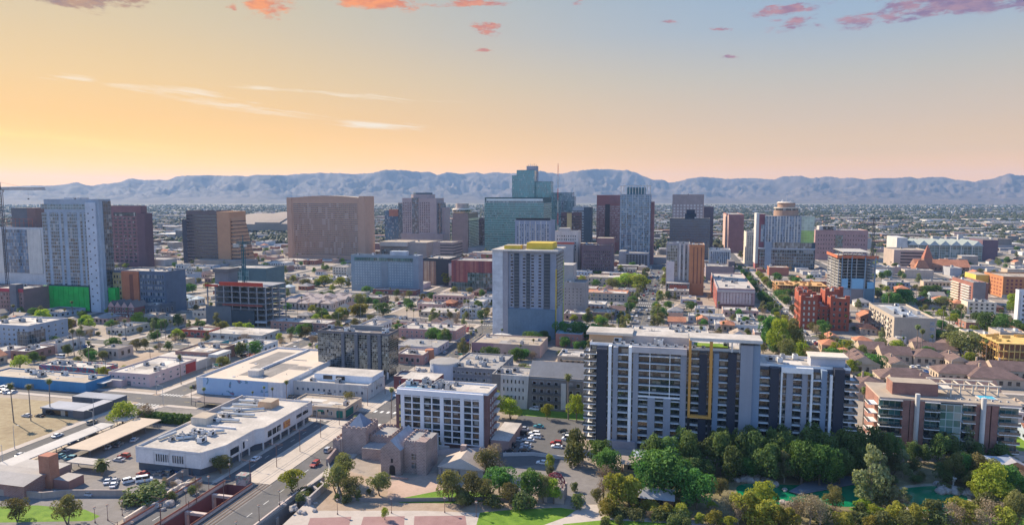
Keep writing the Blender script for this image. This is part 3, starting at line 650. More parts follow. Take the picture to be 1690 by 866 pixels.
# grey apartment tower on a green wrapped podium
t=tower('grey apartment tower with window columns above a bright green wrapped podium',72,163,331,yat(110,513),back=182,wall=P((.30,.35,.41),streak=.08),mark='the green-podium tower',nac=1)
X0,X1,Y0,Y1,z=t.b; u=lambda px:onY(px,430,Y0)[0]; zp=onY(110,470,Y0)[1]; zt=onY(110,347,Y0)[1]
gd=GL((.025,.06,.085),.12,2.2,3.0,(.20,.24,.29),.22,.8,spand=(.20,.23,.28),sh=.22)
for a,c in ((74,82),(87,101),(105,109),(115,131),(136,140),(143,147)):
    t.part('window_column',MB().box(u(a),Y0-.15,zp,u(c),Y0+.5,zt-2,gd))
t.part('top_glazing',MB().box(u(73),Y0-.16,zt+1,u(146),Y0+.5,onY(110,337,Y0)[1],GL((.06,.11,.13),.1,3,3,(.3,.33,.36),.2)))
zlo=onY(160,505,Y0)[1]; lp=MB().box(u(147.5),Y0-1.2,.5,u(164),Y0+3,z-1.5,P((.44,.47,.52)))
t.part('white_pier',lp); t.grid('F',u(148),u(163.5),6,z-6,2,26,.28,.32,Y0-1.2,DARKGL,name='slot_window',skip=lambda i,j:(i+j)%2)
t.part('side_glazing',MB().box(X1-4,Y0+3.5,6,X1+.3,Y1,z-.5,GL((.03,.05,.07),.15,2.4,3.2,(.12,.14,.17),.15)))
a=onY(105,326,Y0+10); c=onY(131,326,Y0+10); t.part('penthouse',MB().box(a[0],Y0+10,z,c[0],Y0+20,a[1],LGREY)); 
gn=P((.015,.40,.06),rough=.6,var=.3,scale=.15)
for i,(a,c) in enumerate(zip(lin(72,147,10),lin(72,147,10)[1:])):
    t.part('green_panel',MB().box(u(a)+.15,Y0-2.4,1.5,u(c)-.15,Y0-.2,zp-1,gn)); 
t.part('podium',MB().box(X0,Y0-1.9,0,u(147),Y0,zp,P((.05,.07,.08)))); t.part('green_panel',MB().box(u(166),Y0+4,8,u(166)+9,Y0+30,zp-2,gn)); t.part('podium_annex',MB().box(X1+.1,Y0+6,0,u(166)+8.5,Y0+29,zp-4,LGREY)); t.finish()
# brown brick tower
t=tower('brown brick office tower with recessed dark windows behind the green podium tower',175,232,341,yat(200,440),back=242,wall=P((.20,.10,.105)),mark='the brown brick office tower',nac=3)
X0,X1,Y0,Y1,z=t.b; t.grid('F',X0+3,X1-1,6,z-14,7,13,.62,.5,Y0-.02,DARKGL); t.grid('R',Y0+2,Y1-2,6,z-16,2,13,.6,.5,X1,DARKGL)
t.part('top_glazing',MB().box(X0+12,Y0-.1,z-13,X1-8,Y0+1,z-8,DARKGL)); t.part('corner_tower',MB().box(X1-6,Y0-1,0,X1+6,Y0+14,z-9,P((.13,.07,.08)))); t.finish()
# dark glass tower with a slanting end, sunset reflection put into its orange colour
t=tower('dark banded glass tower with a slanting end wall coloured by painted sunset reflection',307,357,349,yat(330,437),38,wall=P((.13,.10,.10),rough=.5),mark='the slanted dark glass tower',nac=2)
X0,X1,Y0,Y1,z=t.b; dg=GL((.012,.014,.024),.12,1.5,3.6,(.03,.028,.03),.05,.4,curtain=0)
t.bands(X0,Y0,X1,Y1,4,z-4,15,.5,dg)
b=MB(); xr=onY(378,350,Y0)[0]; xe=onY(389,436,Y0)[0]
sunset_tint=P((.46,.24,.13),rough=.45,var=.1); b.box(X1,Y0+.2,0,xr,Y1-.2,z,sunset_tint); t.part('copper_or_sunset_wall',b)
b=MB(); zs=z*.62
b.prism([(0,0),(1,0),(0,1)],0,1,sunset_tint); b=MB()
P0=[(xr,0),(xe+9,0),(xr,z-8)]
for yy,fl in ((Y0+3,1),(Y1-3,0)): b.face([(x,yy,zz) for x,zz in (P0 if fl else P0[::-1])],sunset_tint)
b.face([(P0[1][0],Y0+3,0),(P0[1][0],Y1-3,0),(xr,Y1-3,z-8),(xr,Y0+3,z-8)],sunset_tint); t.part('sloped_wing',b)
for i in range(12):
    zz=4+i*(z-14)/12; xx=xr+(xe+9-xr)*(1-(zz+1.5)/(z-8)); t.part('wing_band',MB().box(xr,Y0+2.6,zz,xx+.2,Y1-2.6,zz+1.7,dg))
a=foot(300,307.5,362,Y0+4,26); t.part('stepped_wing',MB().box(a[0],Y0+4,0,X0+.1,Y0+30,a[4],P((.07,.07,.09)))); t.finish()
# ballpark and arena
t=T('stadium','huge ballpark with pale arched sliding roof panels over dark walls','stadium',onY(430,380,1650)[0],1750,0,mark='the ballpark')
X0,z=onY(376,378,1620); X1,_=onY(520,378,1620); zt=onY(430,353,1700)[1]
t.part('wall',MB().box(X0,1620,0,X1,1880,z-1,P((.06,.10,.12))))
for i in range(6):
    a=X0+(X1-X0)*i/6; c=X0+(X1-X0)*(i+1)/6; t.part('wall_panel',MB().box(a+4,1619,6,c-4,1621,z-8,GL((.05,.09,.10),.2,6,6,(.15,.18,.2),.4)))
rp=P((.27,.215,.175),var=.12,scale=.02)
for k,(a,c,h) in enumerate(((0,.34,.0),(.34,.62,5),(.62,1.0,2))):
    b=MB(); n=10; xa=X0+(X1-X0)*a-(3 if k==0 else 0); xc=X0+(X1-X0)*c
    prev=None
    for i in range(n+1):
        q=i/n; y=1612+q*276; zz=z+(zt-z)*math.sin(math.pi*(.12+.76*q))*1.0+h
        cur=((xa,y,zz),(xc,y,zz))
        if prev: b.face([prev[0],prev[1],cur[1],cur[0]],rp); b.face([(xa,y,z-2),prev[0],cur[0]],rp); b.face([prev[0],(xa,prev[0][1],z-2),(xa,y,z-2)],rp); b.face([prev[1],(xc,prev[1][1],z-2),(xc,y,z-2),cur[1]],rp)
        prev=cur
    b.face([(xa,1612,z-2),(xc,1612,z-2),(xc,1612,z+(zt-z)*math.sin(math.pi*.12)+h),(xa,1612,z+(zt-z)*math.sin(math.pi*.12)+h)],rp)
    t.part('roof_panel',b)
for px in (398,428): a=onY(px,392,1600)[0]; t.part('rooftop_box',MB().box(a-9,1596,0,a+9,1612,onY(px,387,1600)[1],WHITE))
occupy(X0,1600,X1,1880)
t=T('arena','low round-shouldered arena with a white roof in front of the ballpark','arena',onY(440,420,1300)[0],1350,mark='the arena')
X0,_=onY(388,420,1290); X1,_=onY(500,420,1290); z=onY(430,408,1290)[1]; zt=onY(470,396,1290)[1]
t.part('wall',MB().prism([(X0,1310),(X0+20,1290),(X1,1290),(X1,1450),(X0+20,1450),(X0,1430)],0,z,P((.26,.27,.31))))
b=MB(); b.hip(X0,1290,X1,1450,z,zt,ROOFW,1.5); t.part('roof',b); t.part('glass_band',MB().box(X0+19,1289,z*.25,X1-4,1291,z*.62,GL((.06,.08,.11),.15,3,4))); occupy(X0,1290,X1,1450)
# white angular roof beside
a=onY(258,405,1350); c=onY(304,405,1350); t=T('angular_hall','white angular hall with one long sloping roof edge','hall',a[0],1380)
b=MB(); b.prism([(a[0],1350),(c[0],1350),(c[0],1410),(a[0],1410)],0,10,WHITE); zt=onY(258,392,1350)[1]; z2=onY(304,404,1350)[1]
b.face([(a[0],1349,10),(c[0],1349,10),(c[0],1349,z2),(a[0],1349,zt)],WHITE); b.face([(a[0],1349,zt),(c[0],1349,z2),(c[0],1411,z2),(a[0],1411,zt)],ROOFW); b.face([(a[0],1411,10),(a[0],1349,10),(a[0],1349,zt),(a[0],1411,zt)],WHITE); b.face([(c[0],1411,10),(a[0],1411,10),(a[0],1411,zt),(c[0],1411,z2)],WHITE); t.part('shell',b); t.part('entrance',MB().box(a[0]+14,1346,0,a[0]+26,1349,9,DARKGL)); occupy(a[0],1346,c[0],1411)
# curved tan hotel slab
Y=yat(530,428); X0,z=onY(473,327,Y); X1,_=onY(597,327,Y); t=T('hotel_tower','broad tan curved hotel slab with many level window rows','hotel',(X0+X1)/2,Y+15,mark='the broad tan hotel slab')
sh=P((.46,.285,.20),var=.07); Y1=Y+34
def arc(k): q=(k-.5)*2; return 5.0*q*q
n=14; front=[(X0+(X1-X0)*k/n,Y+7-arc(k/n)) for k in range(n+1)]
t.part('wall',MB().prism(front+[(X1,Y1),(X0,Y1)],0,z,sh))
nf=27
for j in range(nf):
    zz=7+(z-14)*j/nf; b=MB(); h=(z-14)/nf*.42
    ins=front[1:-1]; b.prism([(x,y-.15) for x,y in ins]+[(x,y+1.0) for x,y in ins[::-1]],zz,zz+h,GL((.05,.035,.04),.25,3.2,9,(.30,.20,.17),.25,.5)); t.part('window_band',b)
t.grid('R',Y+4,Y1-2,7,z-7,3,27,.25,.35,X1,DARKGL,name='side_window')
b=MB(); m=[(x,y) for x,y in front]; top=[z+ (onY(535,323,Y)[1]-z)*math.sin(math.pi*k/n) for k in range(n+1)]
for k in range(n):
    (xa,ya),(xc,yc)=m[k],m[k+1]; b.face([(xa,ya,z-.4),(xc,yc,z-.4),(xc,yc,top[k+1]),(xa,ya,top[k])],sh); b.face([(xa,ya,top[k]),(xc,yc,top[k+1]),(xc,Y1,top[k+1]),(xa,Y1,top[k])],ROOFT); b.face([(xc,Y1,z-.4),(xa,Y1,z-.4),(xa,Y1,top[k]),(xc,Y1,top[k+1])],sh)
t.part('roof',b); t.part('end_pier',MB().box(X1-6,Y+1.5,0,X1+3.4,Y1+2,z+3,sh)); t.part('end_pier',MB().box(X0-1.5,Y+2,0,X0+7,Y1+1,z+1,sh)); occupy(X0,Y-4,X1+4,Y1+2)
pg=T('parking_garage','tan open-deck garage with dark level gaps under the curved hotel slab','garage',onY(510,440,Y-40)[0],Y-20); X0,X1,Y0,Y1,z=foot(447,552,431,Y-46,38)
pg.part('wall',MB().box(X0,Y0,0,X1,Y1,z,P((.30,.21,.18)))); pg.roof(X0,Y0,X1,Y1,z,1,P((.34,.24,.2)),ROOFW); pg.bands(X0,Y0,X1,Y1,1,z,4,.42,BLACK,'open_deck'); pg.part('stair_tower',MB().box(X1-2,Y0-3,0,X1+8,Y0+8,z+5,P((.34,.24,.2)))); occupy(X0,Y0,X1,Y1)
# blue glass box
t=tower('small deep blue glass box tower beside the stepped granite tower',635,659,347,1260,20,wall=P((.02,.07,.13)),nac=0,mark='the small blue glass tower',ph=0)
X0,X1,Y0,Y1,z=t.b; t.part('glazing',MB().box(X0-.2,Y0-.3,0,X1+.3,Y1,z-.5,GL((.012,.09,.16),.1,1.6,3.5,(.02,.06,.1),.1,.4))); a=foot(642,659,346,Y0-.4,8); t.part('brown_panel',MB().box(a[0],Y0-.7,a[4]-13,a[1]+.4,Y0+8,a[4]+.5,RUST))
# stepped granite tower with octagonal crown
Y=1240; st=P((.36,.28,.27),var=.1); gb=GL((.04,.07,.09),.1,2,3.6,(.2,.24,.26),.15)
t=tower('stepped pink granite tower with a blue glass centre strip and octagonal crown',664,720,328,Y,44,wall=st,mark='the stepped granite tower',nac=0)
X0,X1,Y0,Y1,z=t.b; u=lambda px:onY(px,360,Y0)[0]
t.part('glass_strip',MB().box(u(680),Y0-.5,0,u(691),Y0+2,z+2,gb)); t.grid('F',u(665),u(679),28,z-6,4,18,.5,.5,Y0-.02,DARKGL); t.grid('F',u(692),u(710),28,z-6,5,18,.5,.5,Y0-.02,DARKGL,name='east_window')
for a,c,yt,dy in ((657,664.2,335,6),(719.8,727,335,6),(726.8,734,343,12)):
    q=foot(a,c,yt,Y0+dy,30); t.part('shoulder',MB().box(q[0],Y0+dy,0,q[1],Y0+dy+30,q[4],gb if a!=726.8 else st)); t.roof(q[0],Y0+dy,q[1],Y0+dy+30,q[4],.6,st,ROOFG)
cx=(u(675)+u(710))/2; w=(u(710)-u(675))/2; zc=onY(690,318,Y0+10)[1]
t.part('crown',MB().prism([(cx-w,Y0+12),(cx-w*.65,Y0+5),(cx+w*.65,Y0+5),(cx+w,Y0+12),(cx+w,Y0+28),(cx+w*.65,Y0+35),(cx-w*.65,Y0+35),(cx-w,Y0+28)],z,z+(zc-z)*.7,st,ROOFG)); t.part('crown_cap',MB().prism([(cx-w*.8,Y0+14),(cx-w*.5,Y0+9),(cx+w*.5,Y0+9),(cx+w*.8,Y0+14),(cx+w*.8,Y0+26),(cx-w*.8,Y0+26)],z+(zc-z)*.7,zc,P((.10,.13,.15))))
t.part('base',MB().box(X0-2,Y0-3,0,X1+14,Y0+30,26,P((.32,.25,.24)))); t.finish()
# brown hotel with revolving restaurant
Y=yat(765,417); t=tower('brown hotel tower topped by a round white restaurant disc',747,772,352,Y,back=789,wall=P((.24,.17,.155)),mark='the round-restaurant hotel',nac=0,ph=.5,cat='hotel')
X0,X1,Y0,Y1,z=t.b; n=17
for i in range(n): zz=8+(z-22)*i/n; t.part('balcony',MB().box(X1-.2,Y0+5,zz,X1+1.6,Y1,zz+(z-22)/n*.5,WHITE))
t.part('glass_wall',MB().box(X1-.5,Y0+5,6,X1+.2,Y1-.3,z-13,DARKGL)); t.part('white_cap',MB().box(X1-6,Y0+4.5,z-13,X1+2,Y1+.5,z-9,CREAM))
cx,cy=(X0+X1)/2-1,Y0+12; rr=onY(776,350,cy)[0]-onY(761,350,cy)[0]
t.part('restaurant_rim',MB().cyl(cx,cy,z+.5,z+3,rr*.8,rr,28,CREAM)); t.part('restaurant_window',MB().cyl(cx,cy,z+3,z+6,rr*.93,rr*.93,28,DARKGL)); t.part('restaurant_roof',MB().cyl(cx,cy,z+6,z+8.5,rr,rr*.9,28,CREAM)); t.part('drum',MB().cyl(cx+1,cy,z+8.5,z+17,rr*.68,rr*.68,24,P((.38,.31,.28)),ROOFG)); t.part('side_wing',MB().box(X0-2.5,Y0+3,0,X0+1,Y0+20,z-10,P((.16,.12,.13)))); t.finish()
tw=tower('plain dark brown slab behind the hotel with the round restaurant',787,802,361,Y+90,30,wall=P((.12,.09,.10)),nac=1); X0,X1,Y0,Y1,z=tw.b; tw.bands(X0,Y0,X1,Y1,5,z-3,14,.4,DARKGL)
# green glass slab
t=tower('wide green glass office slab with a bright white top band',800,897,327,1120,back=910,wall=P((.05,.10,.10)),mark='the wide green glass slab',nac=2)
X0,X1,Y0,Y1,z=t.b; gg=GL((.025,.14,.13),.1,1.6,3.9,(.10,.17,.17),.1,.5,spand=(.07,.22,.20),sh=.42,curtain=.1)
t.part('glazing',MB().box(X0-.3,Y0-.4,0,X1+.4,Y1+.3,z-8,gg)); t.part('light_band',MB().box(X0+3,Y0-.5,z-4.5,X1-1,Y0+1,z-1.0,P((.62,.66,.62)))); t.part('top_band',MB().box(X0,Y0-.3,z-8,X1,Y0+1,z-4.5,GL((.04,.08,.09),.1,2,3))); 
for i in range(18): t.part('sun_shade',MB().box(X0,Y0-1.0,6+i*(z-16)/18,X1,Y0-.4,6.35+i*(z-16)/18,P((.16,.26,.25))))
# tallest tower
Y=1330; t=tower('tallest green glass tower with stepped top and grey lift core',853,882,281,Y,40,wall=P((.06,.13,.13)),mark='the tallest green tower',nac=0,ph=.4)
X0,X1,Y0,Y1,z=t.b; gt=GL((.02,.16,.16),.1,1.7,4,(.05,.19,.19),.12,.35,curtain=.06)
t.part('glazing',MB().box(X0-.3,Y0-.4,0,X1+.3,Y0+20,z-.3,gt))
for a,c,yt,dy,nm in ((845,853.2,290,6,'lower_wing'),(881.8,909,300,8,'lower_wing')):
    q=foot(a,c,yt,Y+dy,28); t.part(nm,MB().box(q[0],Y+dy,0,q[1],Y+dy+28,q[4],gt)); t.roof(q[0],Y+dy,q[1],Y+dy+28,q[4],.6,P((.06,.13,.13)),ROOFD)
q=foot(869,886.5,274,Y+22,12); t.part('lift_core',MB().box(q[0],Y+22,0,q[1],Y+34,q[4],P((.30,.29,.32)),ROOFG)); 
b=MB()
for k in range(5): xx=q[0]+3+k*4; b.tube((xx,Y+26,q[4]),(xx,Y+26,q[4]+3+2*(k%2)),.3,n=5,mat=DGREY); b.cyl(xx,Y+26,q[4]+2.5,q[4]+3.2,.9,.9,8,WHITE)
t.part('antenna_cluster',b)
# stepped pale blue tower with red and white mast behind
t=tower('pale blue stepped glass tower standing behind the tallest green tower',905,944,318,1420,30,wall=P((.15,.2,.24)),nac=0,ph=.4,mark='the pale blue stepped tower')
X0,X1,Y0,Y1,z=t.b; gp=GL((.10,.15,.19),.12,2,3.8,(.2,.25,.29),.15,.4); t.part('glazing',MB().box(X0-.3,Y0-.4,0,X1+.3,Y1,z-1,gp)); q=foot(936,948,324,1424,24); t.part('step',MB().box(q[0],1424,0,q[1],1448,q[4],gp,ROOFG)); q=foot(909,926,330,1400,18); t.part('step',MB().box(q[0],1400,0,q[1],1418,q[4],gp,ROOFG))
x,zt=onY(921,270,1250); x2,zb=onY(921,330,1250); m=T('radio_mast','thin red and white lattice radio mast above downtown roofs','mast',x,1250); rw=(P((.45,.06,.04)),WHITE)
for k in range(7):
    za=zb*0.0+zt*k/7; b=MB(); r=2.2*(1-k/8)
    for s in range(3): a1=2.1*s; a2=a1+2.1; b.tube((x+r*math.cos(a1),1250+r*math.sin(a1),za),(x+r*.86*math.cos(a1),1250+r*.86*math.sin(a1),za+zt/7),.22,n=4,mat=rw[k%2]); b.tube((x+r*math.cos(a1),1250+r*math.sin(a1),za),(x+r*.86*math.cos(a2),1250+r*.86*math.sin(a2),za+zt/7),.1,n=3,mat=rw[k%2])
    m.part('mast_section',b)
# smaller blocks in front of them
t=tower('bluish grey tiled block with rows of small pale windows before the green slab',850,909,365,900,34,wall=P((.23,.26,.33)),deck=ROOFD,mark='the bluish tiled block',nac=2)
X0,X1,Y0,Y1,z=t.b; t.grid('F',X0+2,X1-2,22,z-4,13,14,.5,.55,Y0-.02,WINB); piers(t,lin(X0+6,X1-6,6),.8,Y0,20,z,WHITE,.3); t.part('roof_screen',MB().box(X0+1,Y0+2,z+1.2,X1-1,Y0+3,z+4,BLACK)); t.finish()
t=tower('slim dark brown tower with a gold strip behind the white ornate block',926,957,352,1010,22,wall=P((.10,.06,.065)),nac=2); X0,X1,Y0,Y1,z=t.b; t.part('gold_strip',MB().box(X0+9,Y0-.4,10,X0+16,Y0+1,z+.4,P((.44,.33,.16)))); t.bands(X0,Y0,X1,Y1,6,z-3,16,.4,DARKGL)
t=tower('black banded glass tower with pale spandrels beside the slim brown tower',945,975,343,1100,24,wall=P((.30,.33,.36)),nac=1); X0,X1,Y0,Y1,z=t.b; t.bands(X0,Y0,X1,Y1,6,z-3,16,.55,GL((.03,.05,.07),.1,1.6,4)); t.part('dark_edge',MB().box(X1-11,Y0-.4,0,X1+.3,Y1+.3,z+1.3,P((.06,.08,.10))))
t=tower('white ornate deco block with dark top windows and stepped roof',916,954,383,860,26,wall=P((.55,.48,.43),streak=.2),mark='the white deco block',nac=1); X0,X1,Y0,Y1,z=t.b; t.grid('F',X0+2,X1-2,z*.55,z-3,9,5,.4,.5,Y0-.02,DARKGL); t.part('upper_step',MB().box(X0+4,Y0+5,z,X1-12,Y0+18,z+5,P((.5,.42,.38)),ROOFW)); q=foot(917,947,400,850,8); t.part('front_wing',MB().box(q[0],848,0,q[1],860,q[4],P((.34,.33,.34)),ROOFW)); t.part('red_edge',MB().box(q[0]-2,847.5,q[4]-2,q[1]+1,849,q[4]+.5,P((.4,.1,.07)))); t.finish()
t=tower('blank grey beige slab with a few small windows behind the yellow-topped tower',920,966,468,yat(945,520),22,wall=P((.34,.30,.28),streak=.12),mark='the blank beige slab',nac=2,cat='building',name='office_building'); X0,X1,Y0,Y1,z=t.b; q=foot(912,946,437,Y0+8,20); t.part('upper_block',MB().box(q[0],Y0+8,0,q[1],Y0+28,q[4],P((.38,.34,.31)),ROOFW)); t.grid('F',X0+2,X1-2,8,z-3,6,6,.22,.28,Y0-.02,DARKGL); t.finish()
t=tower('long dark plum coloured block with rows of small windows below the red tower',960,1010,406,840,30,wall=P((.13,.09,.105)),deck=ROOFD,mark='the dark plum block',nac=4,cat='building',name='office_building'); X0,X1,Y0,Y1,z=t.b; t.grid('F',X0+2,X1-2,4,z-5,14,7,.45,.5,Y0-.02,DARKGL); q=foot(985,1012,393,860,16); t.part('upper_block',MB().box(q[0],862,0,q[1],880,q[4],P((.26,.14,.13)),ROOFT)); q=foot(955,985,402,880,16); t.part('upper_block',MB().box(q[0],882,0,q[1],898,q[4],P((.36,.2,.17)),ROOFT)); t.finish()
# red tower
t=tower('red granite tower with pale window rows and a dark centre stripe',985,1024,323,1140,36,wall=P((.26,.10,.095)),mark='the red granite tower',nac=2); X0,X1,Y0,Y1,z=t.b
t.bands(X0+1,Y0,X1-1,Y1,22,z-16,17,.42,GL((.22,.17,.17),.2,2.2,4,(.22,.09,.09),.3,.5),off=.5); t.part('dark_stripe',MB().box(X0+14,Y0-.5,10,X0+22,Y0+1,z-14,P((.05,.035,.04)))); t.part('top_block',MB().box(X0+21,Y0-.3,z-13,X1,Y0+1,z+.6,P((.24,.11,.11))))
# slender glass apartment tower with white crown
Y=yat(1045,437); t=tower('slender blue glass apartment tower with a white slatted crown',1024,1074,321,Y,30,wall=P((.20,.23,.27)),mark='the white-crowned glass tower',nac=0,ph=.3); X0,X1,Y0,Y1,z=t.b
gq=GL((.03,.08,.13),.08,2.4,3.1,(.20,.26,.31),.22,.8,spand=(.11,.16,.21),sh=.2,curtain=.3); t.part('glazing',MB().box(X0-.3,Y0-.4,0,X1+.3,Y1,z-.5,gq))
piers(t,lin(X0+1,X1-1,6),.9,Y0-.3,0,z+1,P((.33,.38,.43)),.7); zc=onY(1049,306,Y)[1]
for x in lin(X0+.7,X1-.7,11): t.part('crown_fin',MB().box(x-.5,Y0,z,x+.5,Y0+1,zc-1.2,WHITE))
t.part('crown_beam',MB().box(X0-.2,Y0-.4,zc-1.2,X1+.2,Y0+2,zc,WHITE)); t.part('crown_box',MB().box(X0+8,Y0+6,z,X1-8,Y0+20,zc-3,P((.05,.13,.18)))); q=foot(1073.8,1078,333,Y+8,20); t.part('red_edge',MB().box(q[0],Y+8,0,q[1]+1.5,Y+28,q[4],P((.24,.12,.12)))); t.finish()
t=tower('squat grey garage with a square grid front below the slender glass tower',1032,1070,419,Y-45,34,wall=P((.24,.24,.27)),nac=1,cat='garage',name='parking_garage'); X0,X1,Y0,Y1,z=t.b; t.grid('F',X0+1,X1-1,1,z-1,7,6,.78,.72,Y0-.02,BLACK,name='opening'); t.finish(); t.part('corner_block',MB().box(X0-9,Y0+3,0,X0,Y0+30,z+3,P((.3,.3,.33)),ROOFG))
# brown grid tower + black glass tower
t=tower('brown tower with square window grid and blank top rising behind black glass',1110,1162,322,1290,30,wall=P((.30,.24,.225)),mark='the brown grid tower',nac=2); X0,X1,Y0,Y1,z=t.b; t.grid('F',X0+1,X1-1,30,z-16,9,10,.55,.62,Y0-.02,P((.5,.46,.43)),name='window_bay'); q=foot(1162,1178,341,1310,20); t.part('side_wing',MB().box(q[0],1310,0,q[1],1332,q[4],P((.13,.10,.12)),ROOFD)); t.finish()
t=tower('black glass slab with a small lift block in the middle of its roof',1106,1172,361,1040,34,wall=P((.02,.03,.05)),mark='the black glass slab',nac=1,ph=.5); X0,X1,Y0,Y1,z=t.b; t.part('glazing',MB().box(X0-.3,Y0-.4,0,X1+.3,Y1,z-.4,GL((.008,.022,.05),.14,1.5,3.7,(.02,.04,.08),.16,.4,curtain=0))); q=foot(1133,1147,346,Y0+12,12); t.part('lift_block',MB().box(q[0],Y0+12,z-.1,q[1],Y0+24,q[4],P((.025,.035,.06)))); t.part('lift_block',MB().box(q[0]-2,Y0+11,z-.1,q[1]+2,Y0+25,z+7,P((.02,.03,.05))))
t=tower('plain red-brown windowless looking slab with one side painted paler as sunlit',1203,1228,355,1240,back=1194,wall=P((.27,.13,.125),streak=.05),mark='the plain red-brown slab',nac=2); X0,X1,Y0,Y1,z=t.b; t.part('sunlit_side_tint',MB().box(X0-.3,Y0+.3,2,X0,Y1,z-1,P((.5,.34,.29)))); piers(t,lin(X0+3,X1-3,9),.5,Y0,4,z-4,P((.23,.11,.11)),.35)  # paler side panel puts the sunlight into its colour
# orange and white apartment tower
Y=yat(1150,487); t=tower('apartment tower in white and bronze strips with a tall orange slab',1100,1139,403,Y+6,24,wall=P((.34,.31,.31)),mark='the orange and white tower',nac=2); X0,X1,Y0,Y1,z=t.b; u=lambda px:onY(px,440,Y0)[0]
t.part('bronze_glazing',MB().box(u(1101),Y0-.4,18,u(1118),Y0+1,z-1,GL((.13,.12,.09),.12,1.7,3.1,(.3,.28,.26),.25,.6,curtain=.5)))
for i,a in enumerate((1120,1127,1134)): t.part('white_fin',MB().box(u(a),Y0-.8,14,u(a+3.2),Y0+1,z+.5,WHITE)); t.part('window_column',MB().box(u(a+3.4),Y0-.3,14,u(a+6.6),Y0+1,z-1,GL((.06,.07,.09),.12,1.5,3.1)))
t.part('lower_slab',MB().box(u(1100),Y0-3,0,u(1113),Y0-.1,z*.66,P((.55,.48,.46)),ROOFW))
q=foot(1138,1163,405,Y,26); t.part('orange_slab',MB().box(q[0],Y,0,q[1],Y+26,q[4],P((.46,.19,.085)))); t.roof(q[0],Y,q[1],Y+26,q[4],.9,P((.46,.19,.085)),ROOFW,2)
w=q[1]-q[0]
for k in (.3,.55,.8): t.part('dark_slot',MB().box(q[0]+w*k-.4,Y-.12,12,q[0]+w*k+.4,Y+.5,q[4]-2,P((.17,.075,.05))))
q2=foot(1100,1138,468,Y-6,30); t.part('podium',MB().box(q2[0],Y-8,0,q2[1],Y-3.2,q2[4],GL((.05,.055,.07),.15,2.5,4,(.2,.2,.22),.2))); t.part('podium_panel',MB().box(q2[0]+3,Y-8.3,3,q2[0]+20,Y-7.8,q2[4]-1,P((.30,.10,.07)))); t.part('podium_roof',MB().box(q2[0],Y-8.2,q2[4],q2[1],Y-.5,q2[4]+.8,ROOFW)); occupy(X0,Y-9,q[1],Y+40)
t=tower('low white block with upright blue glass stripes beside the black glass slab',1171,1206,413,960,30,wall=WHITE,nac=3,cat='building',name='office_building'); X0,X1,Y0,Y1,z=t.b
for x in lin(X0+2.5,X1-2.5,10): t.part('window_strip',MB().box(x-.9,Y0-.06,2,x+.9,Y0+.4,z-2,GL((.05,.10,.16),.12,2,3.5)))
t=tower('blank mauve brown hall with one lower tan roofed half',1165,1211,441,yat(1190,463),40,wall=P((.27,.21,.21)),nac=1,cat='hall',name='theatre',mark='the blank mauve hall'); X0,X1,Y0,Y1,z=t.b; t.part('stage_box',MB().box(X0+26,Y0+12,0,X1+2,Y1,z+6,P((.13,.11,.12)),ROOFD)); t.part('entrance',MB().box(X0+6,Y0-.1,0,X0+16,Y0+.4,4,DARKGL))
# big grey blue tower with round crown
Y=yat(1295,445); t=tower('big grey blue tower with white upright fins over a dark glass base',1263,1323,357,Y,34,wall=P((.18,.23,.29)),mark='the round-crowned finned tower',nac=0,ph=.4); X0,X1,Y0,Y1,z=t.b; u=lambda px:onY(px,385,Y0)[0]
zb=onY(1290,400,Y0)[1]; t.part('glazing',MB().box(X0,Y0-.3,zb,X1,Y0+1,z-.5,GL((.07,.11,.16),.1,2.2,3.4,(.28,.33,.4),.2,.6)))
for i,x in enumerate(lin(X0+1,X1-1,13)): t.part('white_fin',MB().box(x-.55,Y0-.9,zb,x+.55,Y0+.2,z+.3,WHITE if i%3 else P((.3,.34,.4))))
t.part('base_glazing',MB().box(u(1255),Y0-1.5,3,u(1345),Y0+20,zb-9,GL((.025,.035,.045),.1,3,4.4,(.14,.17,.19),.35,.6,spand=(.07,.09,.10),sh=.25))); t.part('base_pier',MB().box(u(1263),Y0-2.2,0,u(1274),Y0+2,zb,P((.24,.28,.33)))); t.part('terrace_slab',MB().box(u(1253),Y0-1.8,zb-9,u(1346),Y0+24,zb-7.6,P((.4,.4,.42)))); t.part('terrace_glazing',MB().box(u(1276),Y0-.6,zb-7.6,u(1340),Y0+18,zb,GL((.16,.14,.12),.15,2.4,8)))
q=foot(1322.8,1345,357,Y+2,26); t.part('green_panel',MB().box(q[0],Y+2,zb,q[1],Y+28,zb+(q[4]-zb)*.46,GL((.22,.36,.03),.3,3.5,3.4,(.35,.45,.2),.2,.25,curtain=0))); t.part('pale_panel',MB().box(q[0],Y+2,zb+(q[4]-zb)*.46,q[1],Y+28,q[4],GL((.30,.36,.26),.3,3.5,3.4,(.5,.52,.5),.2,.25,curtain=0),ROOFG)); t.part('lower_wing',MB().box(q[0],Y+2.2,0,q[1]+2,Y+28,zb,P((.06,.08,.10))))
q=foot(1249,1263.2,353,Y+5,24); t.part('red_wing',MB().box(q[0],Y+5,0,q[1],Y+29,q[4],P((.26,.09,.10)),ROOFG)); t.part('white_edge',MB().box(q[0]-.4,Y+4,zb*.2,q[0]+3.4,Y+30,q[4]+1,WHITE)); t.part('glass_patch',MB().box(q[0]+6,Y+4.6,zb,q[1],Y+6,zb+(q[4]-zb)*.62,GL((.2,.25,.3),.2,3,3.4)))
cx=(onY(1277,345,Y+17)[0]+onY(1318,345,Y+17)[0])/2; rr=(onY(1318,345,Y+17)[0]-onY(1277,345,Y+17)[0])/2; tn=P((.34,.22,.16))
z1=onY(1297,352,Y+17)[1]; z2=onY(1297,342,Y+17)[1]; z3=onY(1297,333,Y+17)[1]
